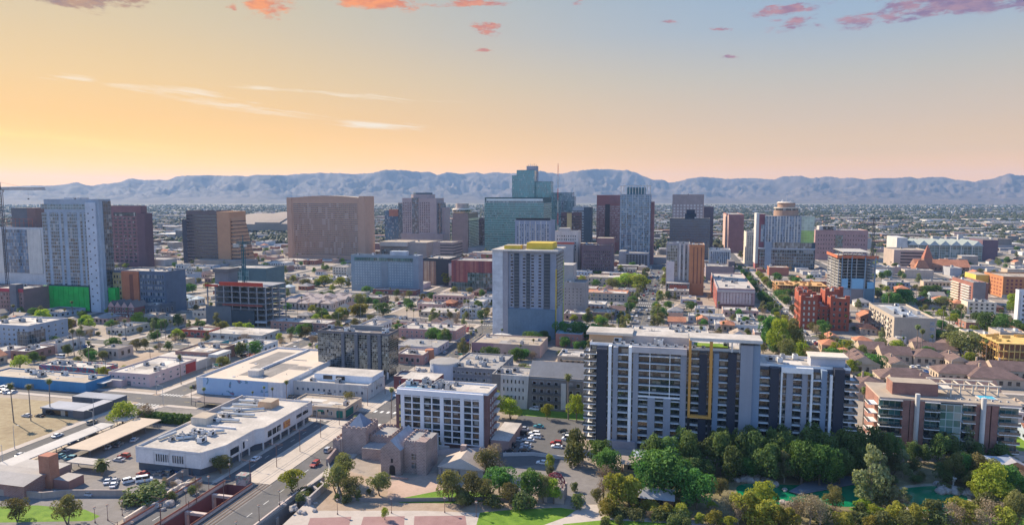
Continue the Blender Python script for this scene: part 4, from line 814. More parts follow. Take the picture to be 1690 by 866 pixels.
t.part('crown_tier',MB().cyl(cx,Y+17,z,z2-4,rr,rr,28,tn)); t.part('crown_window',MB().cyl(cx,Y+17,z2-4,z2-1.5,rr*.97,rr*.97,28,DARKGL)); t.part('crown_tier',MB().cyl(cx,Y+17,z2-1.5,z2,rr,rr,28,CREAM)); t.part('crown_tier',MB().cyl(cx,Y+17,z2,z3-1.5,rr*.72,rr*.72,24,tn)); t.part('crown_roof',MB().cyl(cx,Y+17,z3-1.5,z3,rr*.8,rr*.68,24,CREAM,ROOFW)); b=MB(); b.tube((cx,Y+17,z3),(cx,Y+17,onY(1297,322,Y+17)[1]),.5,.15,6,STEEL); b.cyl(cx-5,Y+17,z3,z3+2.5,1.6,.6,8,WHITE); b.cyl(cx+6,Y+15,z3,z3+2,1.4,1.4,8,STEEL); t.part('antenna_cluster',b); occupy(u(1245),Y0-3,u(1350),Y0+40)
t=tower('pale narrow block with tall windows left of the finned tower',1232,1250,384,Y+60,back=1228,wall=CREAM,nac=1,cat='building',name='office_building'); X0,X1,Y0,Y1,z=t.b; t.grid('F',X0+1,X1-1,6,z-4,4,12,.5,.5,Y0-.02,WIN); t.finish()
# pink hospital
t=tower('long pinkish hospital-like block with small square windows',1346,1433,381,1140,60,wall=P((.36,.22,.205)),mark='the long pinkish block',nac=6,cat='building',name='office_building'); X0,X1,Y0,Y1,z=t.b; t.grid('F',X0+3,X1-3,8,z-4,18,5,.28,.34,Y0-.02,DARKGL); t.part('glass_notch',MB().box(X0+29,Y0-1,0,X0+39,Y0+1,z-7,GL((.03,.08,.09),.1,2,3.6))); q=foot(1352,1380,373,1165,20); t.part('penthouse',MB().box(q[0],1165,z-.2,q[1],1185,q[4],P((.5,.44,.40)),ROOFW)); q=foot(1360,1377,371,1160,4); t.part('penthouse_glazing',MB().box(q[0],1163,z+.5,q[1],1165,q[4]-2,DARKGL)); t.finish()
crane('dark slim crane mast with a short jib behind the concrete frame tower',1443,362,1000,9,6,mat=P((.05,.05,.06)))
# glass courthouse with folded roof
X0,z=onY(1497,404,1180); X1,_=onY(1622,404,1180); t=T('glass_hall','wide greenish glass courthouse hall under a white zigzag roof','courthouse',(X0+X1)/2,1215,mark='the glass courthouse hall'); zt=onY(1560,397,1180)[1]
t.part('glazing',MB().box(X0,1180,0,X1,1240,z,GL((.07,.13,.13),.1,5,4,(.25,.32,.32),.35,.5))); n=7; w=(X1-X0)/n; RG_=P((.22,.25,.245))
for i in range(n):
    b=MB(); a=X0+i*w; c=a+w; m=(a+c)/2
    b.face([(a,1176,z),(m,1176,zt),(m,1244,zt),(a,1244,z)],RG_); b.face([(m,1176,zt),(c,1176,z),(c,1244,z),(m,1244,zt)],RG_); b.face([(a,1176,z),(c,1176,z),(m,1176,zt)],P((.4,.45,.45))); b.face([(c,1244,z),(a,1244,z),(m,1244,zt)],WHITE); t.part('roof_fold',b); t.part('column',MB().cyl(a,1177,0,z,.6,.6,8,WHITE))
q=foot(1480,1497.5,392,1178,50); t.part('white_pier',MB().box(q[0],1176,0,q[1],1230,q[4],WHITE)); q=foot(1622,1648,396,1184,50); t.part('brown_wing',MB().box(q[0]+.1,1184,0,q[1],1234,q[4],P((.15,.09,.11)),ROOFD)); occupy(X0-30,1170,X1+40,1245)
t=tower('pale multi-deck garage with dark openings left of the red tiled church',1476,1532,414,yat(1500,442),50,wall=P((.38,.30,.25)),deck=ROOFT,nac=1,cat='garage',name='parking_garage',mark='the pale multi-deck garage'); X0,X1,Y0,Y1,z=t.b; t.bands(X0+2,Y0,X1,Y1,1,z-1,5,.42,BLACK,'open_deck'); t.part('end_wall',MB().box(X0-.3,Y0-.4,0,X0+8,Y0+10,z+1,P((.42,.33,.28))))
# church
Y=yat(1550,448); t=T('church','long church with red tiled roof and a pointed stone spire','church',onY(1550,440,Y)[0],Y+15,mark='the red tiled church'); X0,_=onY(1512,447,Y); X1,_=onY(1600,447,Y); ze=onY(1550,440,Y)[1]; zr=onY(1550,428,Y+10)[1]
wr=P((.30,.155,.11)); t.part('wall',MB().box(X0,Y,0,X1,Y+24,ze,wr)); t.part('roof',MB().gable(X0,Y,X1,Y+24,ze,zr,wr,TILE,'x',1)); x,zs=onY(1531,407,Y+2); t.part('steeple',MB().box(x-5,Y-3,0,x+5,Y+7,zr+2,wr)); b=MB(); 
for a,c in (((-5.4,-3.4),(5.4,-3.4)),((5.4,-3.4),(5.4,7.4)),((5.4,7.4),(-5.4,7.4)),((-5.4,7.4),(-5.4,-3.4))): b.face([(x+a[0],Y+a[1],zr+2),(x+c[0],Y+c[1],zr+2),(x,Y+2,zs+3)],RUST)
t.part('spire',b); t.grid('F',X0+4,X1-4,2,ze-1,10,1,.35,.6,Y-.02,DARKGL); q=foot(1512,1525,436,Y-8,14); t.part('side_chapel',MB().box(q[0],Y-8,0,q[1]+6,Y,ze*.9,wr)); t.part('chapel_roof',MB().hip(q[0],Y-8,q[1]+6,Y-.1,ze*.9,zr,TILE,.3)); occupy(X0-5,Y-10,X1+5,Y+26); t.finish()
# ---------------------------------------------------------------- buildings in the middle distance
# yellow topped tower
Y=yat(877,558); X0,z=onY(830,414,Y); X1,_=onY(917,414,Y); t=T('apartment_tower','grey apartment tower with yellow roof boxes on a blank blue-grey podium','tower',(X0+X1)/2,Y+15,mark='the yellow-topped tower'); u=lambda px:onY(px,480,Y)[0]; zp=onY(877,510,Y)[1]; D=backX(X1,930,470)
wl=P((.26,.285,.34),streak=.06); t.part('wall',MB().box(X0,Y+1.2,0,X1,D,z,wl)); 
t.part('white_pier',MB().box(u(813),Y-.6,0,u(830),Y+6,z,BRICK((.50,.51,.52),(.53,.54,.55),(.36,.36,.37),6,3,.06))); t.part('grey_pier',MB().box(u(830),Y-.4,0,u(838.5),Y+2,z,P((.30,.29,.31))))
t.part('podium',MB().box(u(838.5),Y-.2,0,u(916),Y+1.3,zp,P((.13,.19,.245),streak=.07))); nf=17
for (a,c) in ((842,846),(862,866),(876,880),(888,892)): t.grid('F',u(a),u(c)+.3,zp+1,z-2,1,nf,.95,.5,Y+1.2,DARKGL)
for (a,c) in ((848,856),(868,874),(897,907)):
    t.part('recess_panel',MB().box(u(a),Y+1.1,zp+.5,u(c),Y+1.25,z-1.5,P((.06,.07,.085))))
    for j in range(nf):
        dz=(z-3-zp)/nf; zz=zp+1+dz*j; t.part('balcony',MB().box(u(a),Y+.1,zz,u(c),Y+1.2,zz+.25,DGREY).box(u(a),Y+.1,zz+.25,u(c),Y+.16,zz+1.2,P((.12,.13,.14)))); t.repeat('balcony_door','F',winmesh('F',u(c)-u(a)-.4,dz*.62,DARKGL,None),(u(a)+u(c))/2,Y+1.2,zz+dz*.5)
for j in range(nf):
    dz=(z-3-zp)/nf; zz=zp+1+dz*j
    for k in range(3): yy=Y+5+k*(D-Y-8)/3; t.part('side_balcony',MB().box(X1,yy,zz,X1+1.3,yy+4,zz+.3,WHITE).box(X1+1.2,yy,zz+.3,X1+1.3,yy+4,zz+1.2,P((.3,.33,.3))))
t.part('side_glazing',MB().box(X1-.1,Y+3,zp,X1+.12,D-1,z-2,GL((.04,.05,.05),.15,3,2.7,(.3,.3,.3),.5))); t.part('yellow_strip',MB().box(X1-.2,Y+1.1,4,X1+.5,Y+2.3,z-12,P((.5,.36,.05)))); t.part('yellow_strip',MB().box(X1-.2,D-3,2,X1+.6,D-1.5,z-8,P((.42,.46,.10))))
t.part('roof_slab',MB().box(u(812),Y-1.5,z,X1+1.5,D+1,z+1.0,WHITE,ROOFW)); q=foot(832,858,405,Y+4,12); t.part('yellow_box',MB().box(q[0],Y+4,z+1,q[1],Y+16,q[4],YELLOW,ROOFT)); q=foot(869,912,401,Y+7,18); t.part('yellow_box',MB().box(q[0],Y+7,z+1,q[1],Y+25,q[4],YELLOW,P((.5,.36,.06)))); t.part('lift_box',MB().box(q[0]-4,Y+12,z+1,q[0]-.3,Y+20,q[4]-2,WHITE)); occupy(u(813),Y-2,X1+2,D); t.finish()
# white dome behind pink building
c=gnd(827,560); m=T('tent_hall','white rounded tent roof at the foot of the yellow-topped tower','tent',c[0]+2,c[1]-6); b=MB(); r=11
for k in range(8):
    a0,a1=math.pi*k/8,math.pi*(k+1)/8; p=lambda a,y:(c[0]+2-r*math.cos(a),y,5*math.sin(a)); b.face([p(a0,c[1]-12),p(a1,c[1]-12),p(a1,c[1]-2),p(a0,c[1]-2)][::-1],WHITE)
b.face([(c[0]+2-r*math.cos(math.pi*k/8),c[1]-12,5*math.sin(math.pi*k/8)) for k in range(9)][::-1],WHITE); b.face([(c[0]+2-r*math.cos(math.pi*k/8),c[1]-2,5*math.sin(math.pi*k/8)) for k in range(9)],WHITE); m.part('canvas',b); m.part('entrance',MB().box(c[0],c[1]-12.1,0,c[0]+4,c[1]-12,2.6,DARKGL)); occupy(c[0]-10,c[1]-12,c[0]+13,c[1])
def low(label,pl,pr,yb,h,depth,wall=CREAM,deck=ROOFW,nw=6,nf=1,cat='shop',name='shop_building',mark=None,ph=.7,nac=3,glass=None,fw=.5,fh=.5,group=None,door=True,side=True,trim=None,z0=.5):
    Y=yat((pl+pr)/2,yb); X0=onY(pl,yb-4,Y)[0]; X1=onY(pr,yb-4,Y)[0]; Y1=Y+depth; t=T(name,label,cat,(X0+X1)/2,(Y+Y1)/2,0,group,mark)
    t.part('wall',MB().box(X0,Y,0,X1,Y1,h,wall)); t.roof(X0,Y,X1,Y1,h,ph,trim or wall,deck,nac)
    if nw: t.grid('F',X0+1.5,X1-1.5,z0,h-.4,nw,nf,fw,fh,Y-.02,glass or WIN,LGREY)
    if side and nw:
        n=max(2,int(depth/6))
        if X1<0: t.grid('R',Y+2,Y1-2,z0,h-.4,n,nf,fw*.7,fh,X1+.02,glass or WIN,LGREY)
        elif X0>0: t.grid('L',Y+2,Y1-2,z0,h-.4,n,nf,fw*.7,fh,X0-.02,glass or WIN,LGREY)
    if door:
        x=X0+(X1-X0)*.5; t.part('door',MB().box(x-1.1,Y-.15,0,x+1.1,Y+.1,2.5,DGREY))
    occupy(X0,Y,X1,Y1); t.b=(X0,X1,Y,Y1,h); t.finish(); return t
# mirror glass block
Y=yat(590,622); X0,z=onY(524,548,Y); X1,_=onY(641,548,Y); D=backX(X1,657,545); t=T('glass_block','mirror glass office cube with tall dark columns on its front','building',(X0+X1)/2,(Y+D)/2,mark='the mirror glass cube'); zb=onY(590,610,Y)[1]
gm_=GL((.13,.16,.19),.05,1.1,1.25,(.26,.28,.30),.10,.85,curtain=.0,metal=.85); t.part('glazing',MB().box(X0,Y,zb,X1,D,z,gm_)); t.part('base',MB().box(X0+2,Y+2,0,X1-1,D-1,zb,GL((.03,.04,.05),.15,3,3,(.12,.14,.16),.2)))
for px in (567,589,610,627): x=onY(px,580,Y)[0]; t.part('column',MB().box(x-.9,Y-1.0,zb*.5,x+.9,Y+.1,z+.3,DGREY))
for x in lin(X0+2,X1-1,7): t.part('base_column',MB().box(x-.4,Y,0,x+.4,Y+.8,zb,LGREY))
t.roof(X0,Y,X1,D,z,1.2,P((.12,.12,.13)),ROOFD,7); t.part('screen_wall',MB().box(X0+14,Y+12,z,X1-8,Y+13,z+2.6,P((.22,.22,.22)))); occupy(X0,Y,X1,D)
# white parking structure with the mural wall
X0,X1,Y0,Y1=-236,-187,291,362; z=7.5; t=T('parking_structure','white parking structure with tan deck and a blue mural wall','garage',-211,326,mark='the mural parking structure'); wb=P((.60,.60,.62),streak=.1)
t.part('wall',MB().box(X0,Y0,0,X1,Y1,z,wb)); t.roof(X0,Y0,X1,Y1,z,1.1,wb,P((.52,.43,.34),var=.12)); mu=MURAL([(.34,.44,.58),(.33,.45,.60),(.34,.46,.60),(.32,.43,.58),(.33,.45,.6),(.33,.44,.58),(.34,.45,.6),(.10,.22,.30),(.30,.12,.18)],.13); t.part('mural_wall',MB().box(X0+4,Y0-.15,.2,X1-8,Y0+.1,z+.9,mu))
for j in range(2):
    for k in range(8): yy=Y0+14+k*7; t.part('opening',MB().box(X1-.1,yy,1.0+j*3.1,X1+.06,yy+5.6,2.6+j*3.1,BLACK))
t.part('stair_cabin',MB().box(-213,301,z,-207,306,z+3.2,WHITE,ROOFW)); t.part('divider_wall',MB().box(-214,308,z,-213.4,Y1-1,z+1.2,wb)); t.part('corner_block',MB().box(X1-9,Y1-16,z-.1,X1+.3,Y1-4,z+4.5,WHITE,ROOFW)); 
for j in range(3):
    t.part('rear_deck',MB().box(X1+.2,Y1-14+4*j*0,1+j*3.3,X1+15,Y1+6,2.1+j*3.3,WHITE))
t.part('rear_core',MB().box(X1+.5,Y1-13,0,X1+14.6,Y1+5.6,10.8,P((.08,.08,.09)),ROOFW)); occupy(X0,Y0,X1+16,Y1+6)
t=low('white two-part flat office with a row of square windows',483,607,655,6.5,20,WHITE,ROOFW,13,1,'building','office_building','the white flat office',fw=.35,fh=.22,glass=WINB,nac=4,z0=.5); X0,X1,Y0,Y1,z=t.b; t.part('upper_floor',MB().box(X0+9,Y0+6,z,X1-.4,Y1-.4,z+3.4,P((.62,.66,.7)),ROOFW)); t.part('upper_window',MB().box(X0+14,Y0+5.9,z+.8,X0+19,Y0+6.1,z+2.8,DARKGL)); t.part('upper_window',MB().box(X0+21,Y0+5.9,z+.8,X0+26,Y0+6.1,z+2.8,DARKGL))
t=low('single-storey tan corner shop with a broad pale flat roof',473,569,687,4.2,17,P((.48,.38,.29)),ROOFT,7,1,'shop','shop_building','the tan corner shop',nac=2); X0,X1,Y0,Y1,z=t.b; t.part('green_panel',MB().box(X1-4,Y0-.2,.4,X1-1,Y0+.1,3.6,P((.02,.14,.11)))); t.part('green_panel',MB().box(X1-.1,Y0+1,.4,X1+.2,Y0+8,3.6,P((.02,.14,.11))))
t=low('red brick block with a white columned porch on one side',290,346,600,6.5,24,REDBR,ROOFT,5,2,'building','brick_building','the white-porched brick block',fw=.36,fh=.45,ph=.9); X0,X1,Y0,Y1,z=t.b; t.part('porch',MB().box(X1,Y0-1,z-1.6,X1+6,Y0+12,z+.2,WHITE))
for k in range(5): t.part('porch_column',MB().cyl(X1+5.4,Y0-.4+k*2.9,0,z-1.6,.35,.3,8,WHITE))
low('long pale shed with a clean white sloping roof beside the avenue',345,432,563,5.0,22,P((.42,.40,.37)),ROOFW,6,1,'shed','warehouse',nac=0,ph=.2)
low('white workshop with low grey awning near the brick block',375,432,582,4.4,18,P((.55,.55,.54)),ROOFW,6,1,'workshop','workshop_building',nac=4)
t=low('bright red and grey painted cottage-like shops in one row',300,345,556,4.6,12,P((.42,.10,.07)),ROOFG,4,1,'shop','shop_building',nac=1)
low('teal painted flat workshop behind the brick block',335,362,575,3.6,10,P((.03,.20,.26)),ROOFG,2,1,'workshop','workshop_building',nac=0)
t=low('long two-storey brown brick building with a pale flat roof',447,541,547,6.4,16,P((.33,.19,.155)),ROOFW,10,2,'building','brick_building','the long brown brick building',fw=.4,fh=.4)
t=low('pink two-storey motel-like block with small square windows',657,752,559,6.2,24,P((.47,.27,.24)),ROOFW,11,2,'building','motel_building','the pink two-storey block',fw=.28,fh=.38,nac=7); X0,X1,Y0,Y1,z=t.b; t.part('maroon_pier',MB().box(X1-14,Y0-.5,0,X1-11,Y0+.1,z+.8,P((.2,.07,.08)))); t.part('maroon_pier',MB().box(X1-6,Y0-.5,0,X1-4,Y0+.1,z+.8,P((.2,.07,.08)))); t.part('white_panel',MB().box(X1-10.5,Y0-.4,0,X1-6.5,Y0+.1,z*.7,CREAM))
low('low garage row with a pale grey ribbed roof by the side street',655,722,583,4.4,22,P((.42,.42,.46)),ROOFG,4,1,'garage','garage_building',nac=1,ph=.2)
t=low('dusty pink corner shop with a white roof and rounded orange cap',655,698,601,5.5,15,P((.43,.24,.215)),ROOFW,4,1,'shop','shop_building','the dusty pink corner shop',nac=4); X0,X1,Y0,Y1,z=t.b; t.part('orange_cap',MB().cyl(X1-.3,Y1-3,0,z+1.5,3.0,2.6,16,P((.45,.19,.11))))
t=low('long rose-coloured blank hall with a mauve left half',779,891,588,7.4,26,P((.50,.33,.265)),ROOFT,0,1,'hall','hall_building','the rose-coloured hall',nac=3,door=False); X0,X1,Y0,Y1,z=t.b; t.part('mauve_panel',MB().box(X0-.1,Y0-.25,.1,X0+14,Y0+.1,z+.4,P((.33,.19,.20)))); t.grid('F',X0+1,X0+13,.3,3,5,1,.8,.8,Y0-.27,DARKGL,LGREY); t.grid('F',X0+16,X1-2,.4,3,7,1,.25,.6,Y0-.02,DARKGL,name='slit_window'); t.finish()
low('small maroon brick shop with a flat roof at the street corner',650,703,643,6.2,11,P((.20,.075,.075)),ROOFW,3,1,'shop','shop_building','the maroon corner shop',nac=2,fw=.3)
# round drum + grey flats behind the white hotel
t=T('drum_annex','round white drum building beside low grey roofs behind the white hotel','building',*gnd(726,632)); c=gnd(726,632); t.part('wall',MB().cyl(c[0],c[1]+8,0,9.5,8,8,30,P((.45,.47,.52)),ROOFG)); t.part('rim',MB().cyl(c[0],c[1]+8,9.5,10.3,8.15,8.15,30,WHITE,ROOFG)); occupy(c[0]-9,c[1]-1,c[0]+9,c[1]+17)
low('large flat grey office with many roof vents behind the white hotel',742,822,633,8.0,34,P((.20,.20,.215)),ROOFG,10,2,'building','office_building','the flat grey office',nac=11,fw=.6,fh=.4)
# grey and white flats
Y=yat(890,676); t=T('flats','grey four-storey flats with one slanted white wing','flats',onY(890,650,Y)[0],Y+9,mark='the white-winged grey flats'); X0,z=onY(812,618,Y); X1,_=onY(962,618,Y); gf=P((.20,.185,.175),streak=.06); u=lambda px:onY(px,650,Y)[0]
t.part('wall',MB().box(X0,Y,0,X1,Y+16,z,gf)); t.roof(X0,Y,X1,Y+16,z,.5,gf,ROOFG,5); b=MB(); b.face([(u(826),Y-.6,0),(u(870),Y-.6,0),(u(873),Y-.6,z+.6),(u(827),Y-.6,z+.6)],WHITE); b.face([(u(870),Y-.6,0),(u(870),Y,0),(u(873),Y,z+.6),(u(873),Y-.6,z+.6)],WHITE); b.face([(u(826),Y,0),(u(826),Y-.6,0),(u(827),Y-.6,z+.6),(u(827),Y,z+.6)],WHITE); b.face([(u(827),Y-.6,z+.6),(u(873),Y-.6,z+.6),(u(873),Y,z+.6),(u(827),Y,z+.6)],WHITE); t.part('white_wing',b)
b=MB(); zt=onY(915,608,Y)[1]; b.face([(u(872),Y-.3,z-.3),(X1+1,Y-.3,z-.3),(X1+1,Y+6,zt+1.8),(u(874),Y+6,zt+1.8)],P((.30,.275,.25))); b.face([(X1+1,Y+6,zt+1.8),(X1+1,Y+15.5,z-.3),(u(874),Y+15.5,z-.3),(u(874),Y+6,zt+1.8)],P((.30,.275,.25))); b.face([(u(872),Y-.3,z-.3),(u(874),Y+6,zt+1.8),(u(874),Y+15.5,z-.3)],gf); b.face([(X1+1,Y-.3,z-.3),(X1+1,Y+15.5,z-.3),(X1+1,Y+6,zt+1.8)],gf); t.part('pitched_roof',b)
t.part('white_panel',MB().box(u(926),Y-.4,1,u(934),Y,z-2,WHITE)); t.grid('F',u(829),u(867),3.5,z-.5,6,3,.3,.45,Y-.62,DARKGL,WHITE); t.grid('F',u(876),u(924),.4,z-1,4,4,.45,.55,Y-.02,DARKGL,LGREY); t.grid('F',u(936),u(960),.4,z-1,2,4,.5,.55,Y-.02,DARKGL,LGREY)
for j in range(1,4):
    for px in (884,896,908,920,945): zz=z*j/4; t.part('balcony',MB().box(u(px)-1.6,Y-1.2,zz,u(px)+1.6,Y,zz+.2,DGREY).box(u(px)-1.6,Y-1.2,zz+.2,u(px)+1.6,Y-1.14,zz+1.1,P((.1,.1,.1))))
t.finish(); occupy(X0,Y-1,X1,Y+16)
low('red brick two-storey block with blue-green flat roof beside the yellow-topped tower',917,960,572,8,30,P((.40,.18,.14)),P((.20,.30,.34)),5,2,'building','brick_building','the blue-green-roofed brick block',fw=.2,fh=.35,nac=3)
low('white flat store with long rows of roof vents behind the tall flats',1040,1170,566,6.5,22,WHITE,ROOFW,10,1,'store','store_building','the white vented store',nac=14)
low('dark red flat block behind the white vented store',1105,1170,553,5,14,P((.2,.075,.07)),ROOFG,6,1,'shop','shop_building',nac=2)
low('white long garage roof with skylights near the vertical street',1180,1262,547,4.5,16,P((.55,.53,.5)),ROOFW,8,1,'garage','garage_building',nac=4)
low('low tan arcade shops with terracotta roof edge along the street',965,1035,497,7.5,26,TAN,TILE,10,2,'shop','arcade_building','the tan arcade',fw=.4,nac=4)
low('cream two-storey courtyard block with arched look openings',968,1046,472,9,30,P((.52,.40,.30)),ROOFT,12,2,'building','courtyard_building',fw=.35,nac=4)
# red pink hotel
Y=yat(1212,510); t=tower('long salmon and maroon hotel with pale upright window strips',1184,1246,478,Y,back=1173,wall=P((.36,.25,.25)),deck=ROOFW,mark='the salmon hotel block',nac=8,cat='hotel',name='hotel_building'); X0,X1,Y0,Y1,z=t.b
for i,x in enumerate(lin(X0+4,X1-4,10)): t.part('pale_strip',MB().box(x-1.0,Y0-.2,5,x+1.0,Y0+.2,z-3,P((.50,.42,.40)))); t.part('window_column',MB().box(x+1.2,Y0-.1,5,x+2.2,Y0+.2,z-3,GL((.04,.04,.05),.15,2,3,(.25,.15,.15),.5)))
t.part('cornice',MB().box(X0-.3,Y0-.5,z-2.4,X1+.3,Y0+.1,z-.4,P((.5,.45,.42)))); t.part('base',MB().box(X0+1,Y0-.3,0,X1,Y0+.1,4,P((.10,.05,.05)))); t.part('red_end',MB().box(X0-.4,Y0+.2,0,X0+.2,Y1,z-2,P((.30,.09,.075)))); t.grid('L',Y0+3,Y1-2,4,z-3,4,5,.35,.5,X0-.42,DARKGL); t.finish()
# grey hotel slab by the tan hotel
Y=yat(640,481); t=tower('wide pale blue-grey university slab with scattered dark window slots',579,690,423,Y,back=697,wall=P((.23,.28,.32)),deck=ROOFG,mark='the wide pale grey slab',nac=5,cat='building',name='university_building'); X0,X1,Y0,Y1,z=t.b; t.part('top_band',MB().box(X0+4,Y0-.3,z-5,X1-6,Y0+.2,z-1.5,GL((.03,.10,.09),.15,2,4))); t.grid('F',X0+4,X1-6,6,z-6,22,9,.45,.42,Y0-.02,P((.38,.42,.44)),name='window_panel'); t.part('centre_recess',MB().box((X0+X1)/2-3,Y0-.4,5,(X0+X1)/2+4,Y0+.1,z-5.5,P((.22,.25,.28)))); t.part('end_wall',MB().box(X1-5,Y0-.8,0,X1+.5,Y1+.5,z+1.6,P((.24,.27,.31)))); t.part('roof_hut',MB().box((X0+X1)/2+4,Y0+6,z,(X0+X1)/2+22,Y0+14,z+5,P((.4,.42,.45)))); t.finish()
low('low red-brown pavilion roofed in white before the pale grey slab',615,686,486,4.2,12,P((.26,.10,.08)),ROOFW,5,1,'pavilion','pavilion_building',nac=0)
t=tower('red ribbed academic block over dark green glass',745,812,432,yat(780,480),40,wall=STRIPE([(.24,.06,.06),(.30,.08,.07),(.18,.05,.06),(.34,.12,.09)],1.6),mark='the red ribbed block',nac=4,cat='building',name='academic_building'); X0,X1,Y0,Y1,z=t.b; t.part('green_glazing',MB().box(X0+18,Y0-.6,8,X1,Y0+.4,z*.63,GL((.02,.06,.06),.12,2.4,3.6,(.08,.14,.14),.2))); t.part('glass_base',MB().box(X0-.3,Y0-.4,0,X1,Y0+.3,9,GL((.03,.06,.06),.12,3,4)))
t=tower('low brown and black angular block with copper stripes',697,741,428,yat(715,470),44,wall=P((.05,.055,.065)),nac=3,cat='building',name='academic_building'); X0,X1,Y0,Y1,z=t.b; t.part('copper_or_sunset_wall',MB().box(X0-.3,Y0-.3,0,X0+16,Y0+1,z-2,STRIPE([(.36,.22,.15),(.2,.12,.1),(.42,.3,.22)],1.5))); t.part('white_edge',MB().box(X1-.5,Y0-.2,0,X1+4,Y1,z-4,P((.5,.46,.43)))); 
t=tower('broad tan convention hall with long pale roof planes',627,704,401,1000,70,wall=P((.36,.29,.25)),deck=ROOFT,nac=3,cat='hall',name='convention_hall',mark='the tan convention hall'); X0,X1,Y0,Y1,z=t.b; t.part('pale_roof',MB().box(X0+2,Y0-6,z*.8,X0+48,Y0+30,z+2,P((.55,.45,.37)),ROOFT)); t.part('glass_front',MB().box(X0+5,Y0-6.2,3,X0+45,Y0-5.8,z*.6,GL((.08,.09,.1),.15,3,4)))
t=tower('tan deck garage left of the hotel with the round restaurant',714,748,401,960,44,wall=P((.30,.22,.2)),deck=ROOFT,nac=1,cat='garage',name='parking_garage'); X0,X1,Y0,Y1,z=t.b; t.bands(X0+12,Y0,X1,Y1,2,z-1,6,.42,P((.07,.06,.06)),'open_deck')
t=low('wide red-brown deck garage beside the tan hotel slab',602,630,415,14,30,P((.20,.13,.13)),ROOFG,0,1,'garage','parking_garage',nac=0,door=False)
# frame of a new block with red netting (left)
Y=yat(390,537); X0,z=onY(340,470,Y); X1,_=onY(438,470,Y); t=T('concrete_frame','grey concrete building frame topped with red safety netting','building site',(X0+X1)/2,Y+15,mark='the red-netted frame'); nf=7; dz=z/nf; D=Y+28
def frame(t,X0,X1,Y,D,z,nf,nx,ny,mat,skip=0):
    dz=z/nf
    for j in range(1,nf+1): t.part('slab',MB().box(X0,Y,j*dz-.35,X1,D,j*dz,mat))
    for i in range(nx):
        for k in range(ny):
            x=X0+.6+(X1-X0-1.2)*i/(nx-1); y=Y+.6+(D-Y-1.2)*k/(ny-1); b=MB()
            b.box(x-.35,y-.35,skip*dz,x+.35,y+.35,z-.36,mat); t.part('column',b)
fc=P((.24,.24,.25)); frame(t,X0,X1,Y,D,z,nf,8,4,fc); t.part('lift_core',MB().box(X0+2,Y+8,0,X0+14,Y+20,z+9,P((.17,.17,.18)))); t.part('lift_core_top',MB().box(X0+1,Y+7,z+9,X0+15,Y+21,z+12,P((.14,.13,.13))))
red=P((.42,.06,.035)); t.part('safety_net',MB().box(X0+12,Y-.5,z+.1,X1-2,Y-.2,z+3.0,red)); t.part('safety_net',MB().box(X0-1,Y-.4,z-1.0,X0+11,Y-.2,z+.6,red)); t.part('safety_net',MB().box(X0+14,Y-.3,z*.5,X1-3,Y-.1,z*.5+1.4,P((.22,.07,.06))))
t.part('mesh_sheet',MB().box(X0-.6,Y-.7,0,X0+22,Y-.4,z*.48,P((.12,.135,.15)))); t.part('mesh_sheet',MB().box(X0+22.4,Y-.7,0,X1-10,Y-.4,z*.4,P((.045,.06,.075)))); t.part('stair_slabs',MB().box(X1-9.5,Y-.8,3,X1+.4,Y-.2,4.2,LGREY)); occupy(X0-3,Y-3,X1+3,D)
crane('teal crane mast standing in the frame with red netting',401,402,Y+22,7,6,mat=P((.02,.10,.12)))
t=tower('low teal glass block right behind the frame with red netting',368,439,444,yat(400,500),30,wall=P((.10,.15,.16)),nac=2,cat='building',name='office_building'); X0,X1,Y0,Y1,z=t.b; t.part('glazing',MB().box(X0,Y0-.3,2,X1-18,Y0+.5,z-1,GL((.10,.19,.19),.12,2.4,3.6,(.25,.3,.3),.2)))
# orange/blue block left
t=tower('orange and yellow apartment block with a dark blue window wall',188,273,449,yat(225,515),24,wall=P((.10,.13,.18)),deck=ROOFG,mark='the orange and blue block',nac=5,cat='flats',name='flats'); X0,X1,Y0,Y1,z=t.b; u=lambda px:onY(px,480,Y0)[0]; t.part('orange_wall',MB().box(u(203),Y0-1,0,u(231),Y0+2,z+.5,P((.42,.15,.075)))); t.part('yellow_wall',MB().box(u(188),Y0-.4,0,u(203),Y0+1,z-1,P((.34,.27,.13)))); t.grid('F',u(232),u(272),4,z-1,10,6,.6,.6,Y0-.02,WINB,P((.2,.24,.3))); t.grid('F',u(189),u(202),4,z-2,3,6,.5,.5,Y0-.42,DARKGL,name='balcony_opening'); t.part('dark_recess',MB().box(u(216),Y0-1.1,2,u(222),Y0-.5,z-2,P((.22,.08,.05)))); t.finish()
# gabled brick rowhouses
Y=yat(210,520)-12
for i in range(4):
    X0,z=onY(178+i*11,500,Y); X1,_=onY(188.6+i*11,500,Y); t=T('gabled_house','red brick gabled house, number %s along the dark row under the orange and blue block'%('one','two','three','four')[i],'house',(X0+X1)/2,Y+8,0,'gabled brick houses in a row'); hz=9
    t.o['label']='red gabled row house %s below the orange and blue block'%('at the start of the row','second along the row','third along the row','at the end of the row')[i]
    t.part('wall',MB().box(X0,Y,0,X1,Y+14,hz,P((.22,.09,.08)))); t.part('roof',MB().gable(X0,Y,X1,Y+14,hz,hz+4.5,P((.5,.3,.27)),ROOFD,'y',.25)); t.grid('F',X0+.5,X1-.5,.8,hz,2,3,.5,.5,Y-.02,DARKGL,WHITE); t.part('balcony',MB().box(X0+.6,Y-1,4,X1-.6,Y,4.3,WHITE)); occupy(X0,Y,X1,Y+14)
low('long dark shed wall with slate roof beside the gabled row',222,262,522,9,20,P((.10,.12,.15)),ROOFD,6,1,'shed','warehouse',nac=1)
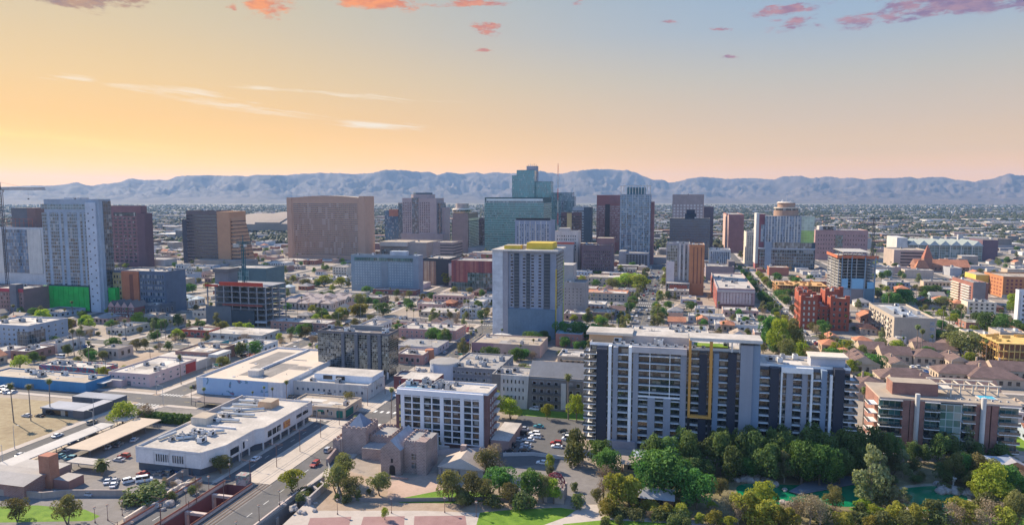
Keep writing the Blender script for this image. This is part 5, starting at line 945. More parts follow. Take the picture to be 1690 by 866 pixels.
t=low('modern blue-grey office block with a black glazed corner at the edge',-30,48,572,14,30,P((.30,.34,.40)),ROOFW,9,4,'building','office_building','the blue-grey corner office',nac=4,fw=.4,fh=.4,ph=1); X0,X1,Y0,Y1,z=t.b; t.part('glass_corner',MB().box(X1-9,Y0-.4,1,X1+.3,Y0+12,z-3,GL((.03,.045,.06),.12,1.8,3)))
t=tower('brown stepped old block with a red roof edge at the picture side',-20,38,478,yat(20,515)-10,26,wall=P((.24,.15,.14)),nac=1,cat='building',name='brick_building'); X0,X1,Y0,Y1,z=t.b; t.grid('F',X0+1,X1-1,2,z-2,12,5,.4,.5,Y0-.02,DARKGL); t.part('red_parapet',MB().box(X0-.2,Y0-.3,z-1.4,X1+.2,Y0+.1,z+1.3,P((.36,.05,.07)))); t.part('chimney_tower',MB().box(X1-12,Y0-2,0,X1-5,Y0+5,z+5,P((.14,.14,.16)))); t.finish()
# concrete tower frame with blue sheets (right)
Y=yat(1410,500); X0,z=onY(1384,425,Y); X1,_=onY(1446,425,Y); t=T('tower_building_site','half-built concrete tower with orange netting and pale blue sheets','building site',(X0+X1)/2,Y+14,mark='the blue-sheeted half-built tower'); D=backX(X0,1366,425)
frame(t,X0,X1,Y,D,z,15,5,4,P((.36,.345,.33))); t.part('core',MB().box(X0+10,Y+6,0,X1-8,D-6,z-2,P((.09,.10,.11)))); t.part('orange_net',MB().box(X0-1,Y-.8,z-.5,X1+2,Y-.4,z+2.2,P((.46,.14,.07)))); t.part('orange_net',MB().box(X0-1.2,Y-.3,z-.5,X0-.8,D,z+2.2,P((.46,.14,.07))))
u=lambda px:onY(px,470,Y)[0]
for a,c,ya,yb,m in ((1388,1399,459,475,(.22,.42,.58)),(1405,1425,459,476,(.22,.42,.58)),(1431,1443,465,476,(.20,.40,.56)),(1388,1403,476,499,(.24,.28,.33)),(1404,1425,476,499,(.22,.19,.19)),(1426,1444,476,499,(.10,.17,.22))):
    t.part('sheet',MB().box(u(a),Y-.6,max(.2,onY(a,yb,Y)[1]),u(c),Y-.25,onY(a,ya,Y)[1],P(m,rough=.5,var=.1)))
for px in (1388,1404,1426,1443): t.part('hoist_rail',MB().box(u(px)-.4,Y-1.0,0,u(px)+.4,Y-.62,z+1,P((.2,.27,.33))))
for i in range(9): x=X0+(X1-X0)*i/8; t.part('starter_column',MB().box(x-.3,Y+.4,z,x+.3,Y+1,z+5,P((.3,.25,.23))))
t.part('top_slab',MB().box(X0+4,Y+1.5,z+5,X1-4,D-4,z+5.5,CONC)); occupy(X0,Y-2,X1,D)
# red stepped apartments
Y=yat(1355,545)
for k,(pl,pr,yt,dy,lab) in enumerate(((1321,1348,491,0,'outer'),(1371,1403,491,3,'far'))): pass
t=T('red_apartments','brick red cube-stacked apartment block with a ragged stepped skyline','flats',onY(1360,500,Y)[0],Y+20,mark='the red cube apartments'); rd=P((.33,.085,.05),var=.12); rr_=random.Random(3)
for (pl,pr,yt,dy,dd) in ((1322,1350,492,0,10),(1346,1373,507,4,20),(1371,1403,494,1,12),(1318,1340,484,10,12),(1316,1334,480,22,12),(1340,1362,488,26,16),(1362,1384,482,14,18),(1372,1392,479,32,14),(1318,1332,478,34,14)):
    q=foot(pl,pr,yt,Y+dy,dd); t.part('cube_block',MB().box(q[0],q[2],0,q[1],q[3],q[4],rd)); t.roof(q[0],q[2],q[1],q[3],q[4],.8,rd,ROOFT,1)
    if dy<5: t.grid('F',q[0]+.8,q[1]-.8,1,q[4]-1,3,5,.34,.5,q[2]-.02,CREAM if dy==0 else DARKGL,DGREY)
    t.part('parapet_tooth',MB().box(q[0],q[2]-.2,q[4]+.8,q[0]+3,q[2]+2,q[4]+2.6,rd)); t.part('parapet_tooth',MB().box(q[1]-3,q[2]-.2,q[4]+.8,q[1],q[2]+2,q[4]+2.6,rd))
q=foot(1322,1350,492,Y,10); t.grid('L',Y+1,Y+44,1,q[4]-2,9,4,.5,.6,q[0]-1.5,DARKGL,name='side_window'); occupy(q[0]-3,Y-1,onY(1403,500,Y)[0],Y+50); t.finish()
# raw timber frame blocks
def timber(label,pl,pr,yt,yb,depth,col=WOOD,nf=3,mark=None):
    Y=yat((pl+pr)/2,yb); X0,z=onY(pl,yt,Y); X1,_=onY(pr,yt,Y); t=T('timber_frame',label,'building site',(X0+X1)/2,Y+depth/2,mark=mark); dz=z/nf
    for j in range(nf):
        b=MB().box(X0,Y,(j+1)*dz-.5,X1,Y+depth,(j+1)*dz,col); t.part('floor_deck',b)
    n=int((X1-X0)/2.4)
    for i in range(min(n,40)):
        x=X0+.3+(X1-X0-.6)*i/(max(1,min(n,40)-1)); t.part('stud',MB().box(x-.22,Y-.05,0,x+.22,Y+.3,z-.52,col))
    side=X0 if X0>0 else X1
    for k in range(int(depth/4)): yy=Y+2+k*4; t.part('stud',MB().box(side-.15,yy,0,side+.15,yy+.3,z-.52,col))
    t.part('inner_wall',MB().box(X0+2,Y+2.5,.1,X1-2,Y+depth-2,z-.6,P((.30,.15,.07),var=.4,scale=.4)))
    rr=random.Random(int(pl))
    for k in range(14): x=rr.uniform(X0+1,X1-5); y=rr.uniform(Y+1,Y+depth-3); t.part('wall_panel',MB().box(x,y,z,x+rr.uniform(2,5),y+.25,z+1.6,col)); 
    occupy(X0,Y,X1,Y+depth); return t
timber('raw orange timber framing of a long new block behind the red cubes',1282,1366,470,487,34,mark='the orange timber frame')
timber('raw yellow timber framing of a new block near the picture edge',1648,1740,566,606,28,P((.62,.40,.13),var=.3,scale=.5),3,'the yellow timber frame')
t=tower('long orange-brown new block with a flat tan roof and deep windows',1656,1745,459,yat(1680,492),back=1624,wall=P((.42,.18,.08)),deck=ROOFT,mark='the long orange block',nac=1,cat='flats',name='flats'); X0,X1,Y0,Y1,z=t.b; t.grid('F',X0+2,X1-2,1,z-1,11,5,.5,.55,Y0-.02,P((.16,.05,.06))); t.grid('L',Y0+2,Y1-2,1,z-1,6,5,.6,.5,X0-.02,P((.25,.09,.05)),name='side_window'); t.part('yellow_wing',MB().box(X0-12,Y1-12,0,X0-.2,Y1+16,z-1,P((.55,.42,.09)),ROOFT)); t.part('pale_base',MB().box(X0-.4,Y0-.3,0,X1,Y0+.1,3,TAN)); t.finish()
# brown brick tower block with white balconies
t=tower('brown brick apartment tower with white balcony strips on the sunny side',1606,1632,469,yat(1620,508),back=1571,wall=P((.27,.12,.095)),deck=ROOFG,mark='the white-balconied brick tower',nac=3,cat='flats',name='flats'); X0,X1,Y0,Y1,z=t.b; t.part('grey_panel',MB().box(X0+.3,Y0-.4,0,X0+10,Y0+.2,z+2,P((.25,.21,.2)))); n=8
for j in range(n): zz=1+(z-2)*j/n; t.part('balcony',MB().box(X0-1.5,Y0+4,zz,X0,Y0+(Y1-Y0)*.48,zz+1.1,WHITE)); t.part('balcony',MB().box(X0-1.5,Y0+(Y1-Y0)*.58,zz,X0,Y1-1,zz+1.1,CREAM))
# white tower at the edge
t=tower('tall white apartment slab cut by the picture edge',1682,1760,482,yat(1690,545),back=1676,wall=P((.58,.58,.58)),nac=2,cat='flats',name='flats',mark='the white edge slab'); X0,X1,Y0,Y1,z=t.b; piers(t,lin(X0+1,X1-1,9),.8,Y0,0,z,P((.4,.4,.41)),.4); t.grid('F',X0+2,X1-2,3,z-2,8,7,.5,.5,Y0-.02,WIN); t.finish()
# beige L flats
t=tower('beige four-storey apartment block around a flat grey roof',1476,1546,527,yat(1510,566),back=1433,wall=P((.42,.35,.275),streak=.06),deck=ROOFG,mark='the beige apartment block',nac=10,cat='flats',name='flats'); X0,X1,Y0,Y1,z=t.b; t.grid('F',X0+22,X1-1,.5,z-.5,6,4,.42,.55,Y0-.02,DARKGL,LGREY); t.grid('L',Y0+3,Y1-2,.5,z-.5,9,4,.45,.55,X0-.02,DARKGL,LGREY,name='side_window')
for j in range(4):
    for k in range(4): yy=Y0+8+k*(Y1-Y0-14)/4; t.part('balcony',MB().box(X0-1.4,yy,.3+j*z/4,X0,yy+5,.5+j*z/4,CREAM).box(X0-1.4,yy,.5+j*z/4,X0-1.34,yy+5,1.5+j*z/4,CREAM))
t.part('courtyard_roof',MB().box(X0+8,Y0+10,z+.1,X1-8,Y1-10,z+.5,P((.30,.33,.37)))); t.part('porch',MB().box(X0+1,Y0-4,0,X0+7,Y0-.1,4.5,LGREY,ROOFW)); t.finish()
# town houses in two short rows
for k,(pl,pr,yb,dy) in enumerate(((1600,1622,575,0),(1622,1642,577,0),(1650,1672,572,8),(1672,1696,573,8))):
    Y=yat((pl+pr)/2,yb); X0=onY(pl,560,Y)[0]; X1=onY(pr,560,Y)[0]; t=T('townhouse',('cream townhouse','cream townhouse joined to it','stone grey townhouse','stone grey townhouse at the street end')[k]+' with flat roof near the yellow timber frame','house',(X0+X1)/2,Y+9,0,'townhouses near the yellow timber frame'); w_=(CREAM,TAN)[k//2]; t.part('wall',MB().box(X0,Y,0,X1,Y+18,9,w_)); t.roof(X0,Y,X1,Y+18,9,.7,w_,ROOFG,2); t.grid('F',X0+.6,X1-.6,.5,8.5,3,3,.4,.55,Y-.02,DARKGL,WHITE); t.part('door',MB().box(X0+1,Y-.2,0,X0+2.2,Y,2.3,DGREY)); t.finish(); occupy(X0,Y,X1,Y+18)
t=low('olive-roofed brick hall with a red wing behind the townhouses',1594,1648,545,5.5,16,P((.30,.15,.11)),P((.26,.24,.17)),6,1,'hall','hall_building',nac=0,ph=.2)
# ---------------------------------------------------------------- the near buildings
# tall flats with striped front
Y=266.0; U=lambda px:onY(px,650,Y)[0]; ZT=onY(1100,577,Y)[1]; ZT2=onY(1350,611,Y)[1]; NF=14; FH=ZT/NF; XL,XM,XR=U(965),U(1253),U(1413)
t=T('apartment_block','long grey and navy apartment block with orange piers above the dark trees','flats',(XL+XR)/2,Y+10,mark='the long grey and navy flats')
gray=P((.28,.29,.325),var=.06,streak=.08); blu=P((.20,.255,.33),var=.06); navy=P((.030,.036,.055),rough=.55,var=.1); slabm=P((.74,.73,.71)); gfl=REFLGLASS(); orange=P((.56,.27,.06),rough=.6,var=.06); rail=GL((.035,.045,.05),.1,1.2,1.2,(.10,.10,.10),.05,.3,curtain=0)
t.part('wall',MB().box(XL+1.5,Y+3.2,0,XM,Y+20,ZT,P((.16,.16,.18)))); t.part('wall',MB().box(XM+.1,Y+3.2,0,XR-1.5,Y+19,ZT2,P((.16,.16,.18))))
def panel(a,c,mat,zt,y0=0.0,z0=0.0,name='facade_panel'): t.part(name,MB().box(U(a),Y+y0,z0,U(c),Y+3.3,zt,mat))
for a,c,m,z1,y0,nm in ((984,1001,navy,ZT-1,-.2,'navy_panel'),(1003.6,1008.4,slabm,ZT+.4,-.8,'white_pier'),(1011,1019,gray,ZT,-.1,'grey_panel'),(1036.6,1041.6,slabm,ZT+.4,-.8,'white_pier'),(1044,1053,gray,ZT,-.1,'grey_panel'),(1122,1132,gray,ZT,-.1,'grey_panel'),(1153,1166,navy,ZT-1,-.1,'navy_panel'),(1176,1185,blu,ZT-.5,-.1,'blue_grey_panel'),(1200,1214,navy,ZT-.5,-.1,'navy_panel'),(1220,1240,gray,ZT+3.4,-1.2,'grey_panel'),(1240,1252.7,blu,ZT+3.4,-.4,'blue_grey_panel'),
    (1270,1285,navy,ZT2,-.2,'navy_panel'),(1297,1308,gray,ZT2,-.1,'grey_panel'),(1323,1332,gray,ZT2,-.1,'grey_panel'),(1355,1364,blu,ZT2,-.1,'blue_grey_panel'),(1376,1393,navy,ZT2+.8,-.3,'navy_panel')): panel(a,c,m,z1,y0,0,nm)
zo=onY(1155,684,Y)[1]; zc=onY(1200,558,Y)[1]
for a,c in ((1135.2,1139.2),(1169.3,1174)): t.part('orange_pier',MB().box(U(a),Y-1.5,zo,U(c),Y+1,zc-1.2,orange))
t.part('orange_pier',MB().box(U(1135.2),Y-1.5,zo-1,U(1174),Y+.5,zo-.02,orange))
t.part('roof_canopy',MB().box(U(1136),Y-1.8,zc-1.2,XM+.4,Y+9,zc,WHITE,ROOFW))
for px in (1205,1218): t.part('canopy_post',MB().box(U(px),Y+1,ZT,U(px)+.5,Y+1.5,zc-1.2,slabm))
for a,c,z1 in ((1288,1340,ZT2),): t.part('white_frame',MB().box(U(a),Y-.9,z1-1.4,U(c),Y+.4,z1+.7,slabm))
for a,c in ((1287.6,1290),(1337,1340.4),(1368.5,1372.5)): t.part('white_pier',MB().box(U(a),Y-.9,0,U(c),Y+.5,ZT2-1.42,slabm))
t.part('roof_beam',MB().box(U(1041.2),Y-.7,ZT-1.6,U(1132),Y+.3,ZT+.8,P((.46,.42,.41))))
zm=onY(1100,656,Y)[1]
for a,c in ((1069,1081),(1095,1107)): t.part('grey_panel',MB().box(U(a),Y-.62,0,U(c),Y+3.2,zm-.3,gray))
t.part('mid_beam',MB().box(U(1053),Y-.4,zm-.3,U(1122),Y+.6,zm+.3,slabm))
for px in (1071.5,1104.5): t.part('mullion',MB().box(U(px)-.15,Y-.2,zm+.3,U(px)+.15,Y+.6,ZT-1.7,slabm))
bays=[(1001,1004,1),(1008,1011,1),(1019,1037,2),(1041,1044,1),(1053,1122,3),(1132,1135,1),(1139.4,1153,2),(1166,1169,1),(1174.2,1176,1),(1185,1200,2),(1214,1220,1)]
bays2=[(1253,1270,2),(1285,1287.5,1),(1290.2,1297,1),(1308,1323,2),(1332,1336.8,1),(1340.6,1355,2),(1364,1368,1),(1372.6,1376,1)]
rr=random.Random(5)
for bl,zt_ in ((bays,ZT),(bays2,ZT2)):
    nf=int(round(zt_/FH))
    for a,c,k in bl:
        dep=.7 if k==1 else 1.5
        n={1:1,2:1,3:3}[k]
        for j in range(nf):
            if j==0 and k!=1: continue
            zz=j*FH
            for i in range(n):
                x0=U(a)+(U(c)-U(a))*i/n; x1=U(a)+(U(c)-U(a))*(i+1)/n
                t.repeat('window','F',winmesh('F',round(x1-x0,1)-.02,round(FH-.45,2),gfl,None),(x0+x1)/2,Y+dep,zz+FH*.5+.15)
            if k>1:
                fs=t.part('floor_slab',MB().box(U(a),Y-.5,zz-.09,U(c),Y+1.6,zz+.09,slabm))
                t.part('railing',MB().box(U(a)+.1,Y-.45,zz+.80,U(c)-.1,Y-.38,zz+.86,BLACK).box(U(a)+.1,Y-.45,zz+.1,U(a)+.2,Y-.38,zz+.8,BLACK).box(U(c)-.2,Y-.45,zz+.1,U(c)-.1,Y-.38,zz+.8,BLACK),fs)
            else: t.part('spandrel',MB().box(U(a),Y+.2,zz-.3,U(c),Y+dep,zz+.25,P((.30,.28,.27))))
# end balconies
for j in range(1,NF):
    zz=j*FH; t.part('end_balcony',MB().box(XL-.4,Y-1.0,zz-.2,U(984),Y+9,zz+.14,slabm).box(XL-.4,Y-1.0,zz+.14,XL-.3,Y+9,zz+1.1,rail).box(XL-.3,Y-1.0,zz+.14,U(984)-.05,Y-.92,zz+1.1,rail)); t.repeat('window','F',winmesh('F',round(U(984)-XL-2.2,1),round(FH-.5,2),gfl,None),(XL+1.6+U(984))/2,Y+3.1,zz+FH*.5)
nf2=int(round(ZT2/FH))
for j in range(1,nf2):
    zz=j*FH; t.part('end_balcony',MB().box(U(1393),Y-1.0,zz-.2,XR+.6,Y+8,zz+.14,slabm).box(XR+.5,Y-1,zz+.14,XR+.6,Y+8,zz+1.1,rail).box(U(1393),Y-1,zz+.14,XR+.5,Y-.92,zz+1.1,rail)); t.repeat('window','F',winmesh('F',round(XR-U(1393)-1.8,1),round(FH-.5,2),gfl,None),(U(1393)+XR-1.5)/2,Y+3.1,zz+FH*.5)
t.roof(XL+1.5,Y+3.2,XM,Y+20,ZT,.9,slabm,ROOFW,9); t.roof(XM+.1,Y+3.2,XR-1.5,Y+19,ZT2,.8,slabm,ROOFW,6)
for k in range(11): t.put('planter',acmesh(k%3),U(1012)+k*3.4,Y+2.0,ZT+.9,0,.55)
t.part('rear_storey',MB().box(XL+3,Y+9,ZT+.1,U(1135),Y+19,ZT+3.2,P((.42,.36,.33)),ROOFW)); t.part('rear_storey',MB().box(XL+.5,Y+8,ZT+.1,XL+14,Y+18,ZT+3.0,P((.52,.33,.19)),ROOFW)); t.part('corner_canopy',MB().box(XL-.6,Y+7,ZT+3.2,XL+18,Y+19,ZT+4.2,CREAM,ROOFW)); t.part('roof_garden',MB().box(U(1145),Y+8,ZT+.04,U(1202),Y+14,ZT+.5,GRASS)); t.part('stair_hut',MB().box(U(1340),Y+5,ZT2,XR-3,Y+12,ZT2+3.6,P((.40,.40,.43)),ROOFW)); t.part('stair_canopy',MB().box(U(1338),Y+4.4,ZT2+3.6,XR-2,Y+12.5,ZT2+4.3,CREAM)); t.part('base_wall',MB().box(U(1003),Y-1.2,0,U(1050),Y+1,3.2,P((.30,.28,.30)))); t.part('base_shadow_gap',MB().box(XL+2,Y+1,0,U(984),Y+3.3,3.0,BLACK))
t.finish(); occupy(XL-1,Y-2,XR+1,Y+21)
# white framed hotel
Y=yat(730,738); X0,z=onY(655,642,Y); X1,_=onY(797,642,Y); D=backX(X1,813,642); U=lambda px:onY(px,690,Y)[0]
t=T('hotel_building','white-framed six-storey hotel with a wall of square windows and brick ends','hotel',(X0+X1)/2,(Y+D)/2,mark='the white-framed hotel'); br=BRICK((.16,.075,.07),(.20,.095,.085),(.2,.14,.13),.9,.3,.03)
t.part('wall',MB().box(X0,Y+.8,0,X1+1.8,D,z,br)); fw=P((.68,.66,.66),var=.08); XW=U(663)
bot=2.0; n=[0,0]
t.part('glazing',MB().box(XW,Y+.3,bot,X1-.8,Y+.85,z-1.6,P((.03,.035,.04))))
cols=[665,680.5,697,713,729.5,746,763,779,794]; rows=lin(bot,z-2.4,8)
gw=REFLGLASS()
for i in range(8):
    for j in range(7):
        t.repeat('window','F',winmesh('F',round(U(cols[i+1])-U(cols[i])-.45,1),round(rows[j+1]-rows[j]-.35,2),gw,None),(U(cols[i])+U(cols[i+1]))/2,Y+.28,(rows[j]+rows[j+1])/2)
for i,px in enumerate(cols): w=.75 if i in (0,2,4,6,8) else .22; t.part('white_pier',MB().box(U(px)-w,Y-.35,0 if i in(0,2,4,6,8) else bot,U(px)+w,Y+.4,z-1.5,fw))
for j,zz in enumerate(rows): t.part('floor_band',MB().box(XW,Y-.15,zz-.2,X1-.4,Y+.38,zz+.16,fw))
t.part('top_band',MB().box(X0,Y-.4,z-1.9,X1+.1,Y+.8,z+.3,fw)); t.part('frame_side',MB().box(X1-.6,Y-.38,0,X1+.15,Y+.79,z-1.92,fw))
t.part('brick_end',MB().box(X0-.4,Y-.2,0,U(660),Y+5,z-1.95,br)); 
for j in range(5): t.part('yellow_window',MB().box(U(659.5),Y-.3,rows[j+1],U(662.6),Y-.1,rows[j+1]+1.5,P((.55,.42,.12))))  # yellow window panels up the brick end
t.grid('R',Y+3,D-2,2,z-2,3,6,.3,.45,X1+1.82,DARKGL,fw,name='side_window')
for j in range(1,7): t.part('side_balcony',MB().box(X1+1.8,D-5,j*z/7,X1+3.4,D-1,j*z/7+.9,WHITE))
t.roof(X0,Y+.8,X1+1.8,D,z,.8,fw,ROOFW,12); t.part('blue_deck',MB().box(X0+2,Y+1.4,z+.04,X0+15,Y+4,z+.3,P((.08,.28,.45)))); t.part('brick_tower',MB().box(X0-3,D-3,0,X0+12,D+8,z+1.4,P((.17,.055,.06)),ROOFW))
t.part('pavilion',MB().box(X1+2.5,Y+2,0,X1+10,Y+24,4.2,P((.30,.20,.18)),ROOFW)); t.part('service_wall',MB().box(X0+9,Y-3.2,0,U(745),Y-2.6,2.0,P((.5,.48,.46)))); t.finish(); occupy(X0-4,Y-4,X1+11,D+8)
# stone castle
st=STONE; t=T('castle','rubble stone castle-like hall with crenellated tower and slate pyramid','castle',-113,238,mark='the stone castle'); sl=P((.19,.225,.28),var=.15,scale=.6); pg=BRICK((.34,.33,.34),(.40,.39,.40),(.26,.26,.27),.5,8,.06)
def cren(b,x0,y0,x1,y1,z,mat,n=5,h=.8,t_=.45):
    r=.25; b.box(x0-.06,y0-.06,z,x1+.06,y0+t_,z+r,mat); b.box(x0-.06,y1-t_,z,x1+.06,y1+.06,z+r,mat); b.box(x0-.06,y0+t_,z,x0+t_,y1-t_,z+r,mat); b.box(x1-t_,y0+t_,z,x1+.06,y1-t_,z+r,mat); z+=r-.03
    for i in range(n):
        a=x0+(x1-x0)*(i+.2)/n; c=x0+(x1-x0)*(i+.75)/n; b.box(a,y0,z,c,y0+t_,z+h,mat); b.box(a,y1-t_,z,c,y1,z+h,mat)
        a=y0+(y1-y0)*(i+.2)/n; c=y0+(y1-y0)*(i+.75)/n; b.box(x0,a,z,x0+t_,c,z+h,mat); b.box(x1-t_,a,z,x1,c,z+h,mat)
A=gnd(559,752); Y0=A[1]+3; x0=A[0]; x1=onY(604,720,Y0)[0]; zt=onY(575,707,Y0)[1]
t.part('tower',MB().box(x0,Y0,0,x1,Y0+11,zt,st)); b=MB(); cren(b,x0,Y0,x1,Y0+11,zt,st,5); b2=MB(); t.part('battlement',b)
b=MB(); b.hip(x0+1.6,Y0+1.6,x1-1.6,Y0+9.4,zt+.02,zt+4.6,sl,.1); t.part('pyramid_roof',b)
t.part('keep_wing',MB().box(x1+.1,Y0+3,0,x1+9,Y0+16,zt-3.5,st,ROOFG)); b=MB(); cren(b,x1+.1,Y0+3,x1+9,Y0+16,zt-3.5,st,6); t.part('battlement',b)
t.part('low_wing',MB().box(x0-3.2,Y0-1.5,0,x0,Y0+6,zt*.5,st)); b=MB(); cren(b,x0-3.2,Y0-1.5,x0,Y0+6,zt*.5,st,3); t.part('battlement',b)
t.part('link_wing',MB().box(x1+.1,Y0-4,0,x1+8,Y0+2.9,zt*.45,st,ROOFG))
G0=gnd(629,781); gx0=G0[0]; gy=G0[1]; gx1=onY(661,760,gy)[0]; ge=onY(645,742,gy)[1]; gr=onY(645,726,gy)[1]; gd=17
t.part('gable_hall',MB().box(gx0,gy,0,gx1,gy+gd,ge,st)); t.part('gable_roof',MB().gable(gx0,gy,gx1,gy+gd,ge,gr,st,pg,'y',.15)); b=MB(); cx=(gx0+gx1)/2+.6
b.prism([(cx-1.1,gy-.12),(cx+1.1,gy-.12),(cx+1.1,gy+.1),(cx-1.1,gy+.1)],0,2.6,BLACK); b.face([(cx+1.1*math.cos(math.pi*k/8),gy-.12,2.6+1.1*math.sin(math.pi*k/8)) for k in range(9)][::-1],BLACK); t.part('arched_door',b)
t.part('gable_window',MB().box(cx-.5,gy-.1,4.5,cx+.3,gy+.1,6,DARKGL))
h1=onY(690,731,gy+3)[1]; wx=onY(703,750,gy+3)[0]; t.part('flat_wing',MB().box(gx1+.1,gy+3,0,wx,gy+15,h1,st,ROOFG)); t.part('corner_turret',MB().box(wx-3.2,gy+2,0,wx+.4,gy+7,h1+1,st)); b=MB(); cren(b,gx1+.1,gy+3.01,wx-3.3,gy+15,h1,st,5,.6); t.part('battlement',b)
for j in range(2): t.part('arch_window',MB().box(gx1+3,gy+2.9,2+j*3.2,gx1+4.6,gy+3.1,4+j*3.2,GL((.03,.06,.07),.2)))
t.part('forecourt_wall',MB().box(gx0+3,gy-3.2,0,gx1+4,gy-2.8,.9,st)); t.part('white_roof',MB().box(gx1-5,gy+16.8,0,gx1+5,gy+26,7.2,WHITE,ROOFW)); occupy(x0-4,gy-4,wx+1,Y0+17)
# cottage
t=T('cottage','stone cottage with tan shingle roof and a square chimney beside the castle','house',*gnd(755,783),mark='the stone cottage'); C=gnd(724,783); cy=C[1]; c1=onY(762,780,cy)[0]; ze=onY(735,770,cy)[1]
rf=P((.40,.33,.27),var=.15,scale=.5); rid=ze+3.9
t.part('wall',MB().box(C[0],cy,0,c1+8,cy+9.5,ze,P((.34,.31,.29)))); b=MB(); b.gable(C[0],cy,c1+8,cy+9.5,ze,rid,P((.45,.43,.42)),rf,'y',.5); t.part('roof',b); t.part('chimney',MB().box(C[0]+5.5,cy+8.5,0,C[0]+7.6,cy+10.2,rid+1.2,st))
t.part('white_gable_wing',MB().box(c1+8.1,cy+2,0,c1+13,cy+8,ze*.8,WHITE)); b=MB(); b.gable(c1+8.1,cy+2,c1+13,cy+8,ze*.8,ze*.8+2,WHITE,rf,'x',.2); t.part('wing_roof',b)
for k in range(4): t.part('buttress',MB().box(C[0]+.6+k*2.2,cy-.7,0,C[0]+1.2+k*2.2,cy,ze*.8,st))
occupy(C[0]-1,cy-1,c1+14,cy+11)
# stone block houses by the castle yard and yard walls
def wall(label,pts,h,th=.5,mat=None,name='garden_wall',z=0.0,cat='wall',cap=None):
    q=[gnd(*p) for p in pts]; b=MB(); m=mat or P((.36,.29,.25),streak=.1)
    for (ax,ay),(cx,cy) in zip(q,q[1:]):
        d=Vector((cx-ax,cy-ay,0)); L=d.length; d/=L; nrm=Vector((-d.y,d.x,0))*th/2
        p=[(ax-nrm.x,ay-nrm.y),(cx-nrm.x,cy-nrm.y),(cx+nrm.x,cy+nrm.y),(ax+nrm.x,ay+nrm.y)]
        b.prism(p,z,z+h,m,cap or m)
    o=link(name,b.mesh(name,(q[0][0],q[0][1],0)),None,(q[0][0],q[0][1],0)); props(o,label,cat); return o
wall('tan block wall between the office car park and the park',[(-10,816),(70,822),(110,818),(210,818),(214,826),(242,822),(300,785)],2.2)
wall('low stone wall by the castle yard under olive bushes',[(540,768),(556,748)],2.6,.8,STONE)
wall('low grey wall in front of the hotel car park',[(830,752),(880,751),(925,757),(962,759)],1.3,.4,P((.48,.45,.43)))
wall('grey wall in front of the cottage and white hotel',[(700,757),(722,750),(800,745)],2.0,.4,P((.34,.32,.33)))
wall('slatted timber fence around the castle yard',[(560,826),(640,828),(800,825),(872,830)],1.3,.12,P((.20,.18,.17)),'slat_fence',0,'fence')
wall('sloping glass-like grey fence below the olive bushes',[(540,765),(565,830)],1.6,.12,P((.24,.25,.25)),'slat_fence',0,'fence')
# stone retaining rooms beside the bridge
t=T('stone_ruin','open roofless stone garden walls stepping down beside the bridge','wall',*gnd(520,815))
for a,c,h in (((497,822),(535,795),2.5),((510,832),(538,806),2.5),((497,822),(512,834),2.2),((515,808),(527,818),2.0),((525,799),(536,808),2.0)):
    p,q=gnd(*a),gnd(*c); d=(Vector(q)-Vector(p)); n_=Vector((-d.y,d.x)).normalized()*.35; t.part('wall',MB().prism([tuple(Vector(p)-n_),tuple(Vector(q)-n_),tuple(Vector(q)+n_),tuple(Vector(p)+n_)],0,h,P((.34,.30,.28),streak=.1)))
def boulders(label,px,py,n,r,seed,name='boulder_group'):
    rr=random.Random(seed); c=gnd(px,py); b=MB(); t=T(name,label,'rocks',c[0],c[1])
    for i in range(n):
        x,y=c[0]+rr.uniform(-1,1)*r*1.4,c[1]+rr.uniform(-1,1)*r*.7; s=rr.uniform(.5,1.3)*r*.35; bm=bmesh.new(); bmesh.ops.create_icosphere(bm,subdivisions=2,radius=s)
        for v in bm.verts: v.co*=1+.28*noise.noise(v.co*1.4/s+Vector((seed,i,0))); v.co.z*=.72; v.co+=Vector((x-c[0],y-c[1],s*.3))
        me=bpy.data.meshes.new('boulder'); bm.to_mesh(me); bm.free(); me.materials.append(GROUND('stone')); link('boulder',me,t.o)
    return t
boulders('heap of pale boulders at the foot of the bridge pier',478,836,7,3,1); boulders('boulders heaped at the end of the roofless stone walls',498,845,8,2.6,2); boulders('two big boulders on sand beside the roofless stone walls',533,808,3,2.2,3); boulders('pale boulder on sand below the roofless stone walls',531,829,2,2,4)
# old brick-topped pump house
t=T('pump_house','tan block hut carrying a dark red steel lattice dome in the park','hut',*gnd(915,828),mark='the red-lattice hut'); C=gnd(908,829); t.part('wall',MB().box(C[0]-4,C[1],0,C[0]+4.5,C[1]+7,4.6,P((.33,.27,.23)))); cr=P((.16,.03,.045)); b=MB()
cx,cy=C[0]+1,C[1]+3.5
for k in range(10):
    a=2*math.pi*k/10
    pts=[(cx+3.4*math.cos(a)*q,cy+3.2*math.sin(a)*q,4.6+h) for q,h in ((1,0),(.95,1.8),(.62,3.4),(.1,4.3))]
    for p,q in zip(pts,pts[1:]): b.tube(p,q,.13,n=4,mat=cr)
    a2=2*math.pi*(k+1)/10
    for q,h in ((.95,1.8),(.62,3.4)): b.tube((cx+3.4*math.cos(a)*q,cy+3.2*math.sin(a)*q,4.6+h),(cx+3.4*math.cos(a2)*q,cy+3.2*math.sin(a2)*q,4.6+h),.12,n=4,mat=cr)
    b.tube(pts[0],(cx+3.4*math.cos(a2)*.95,cy+3.2*math.sin(a2)*.95,6.4),.1,n=4,mat=cr); b.tube(pts[1],(cx+3.4*math.cos(a2)*.62,cy+3.2*math.sin(a2)*.62,8.0),.1,n=4,mat=cr)
t.part('lattice_dome',b); t.part('gate',MB().box(C[0]-1,C[1]-.1,0,C[0]+1.4,C[1]+.05,2.5,DGREY)); occupy(C[0]-4,C[1],C[0]+5,C[1]+7)
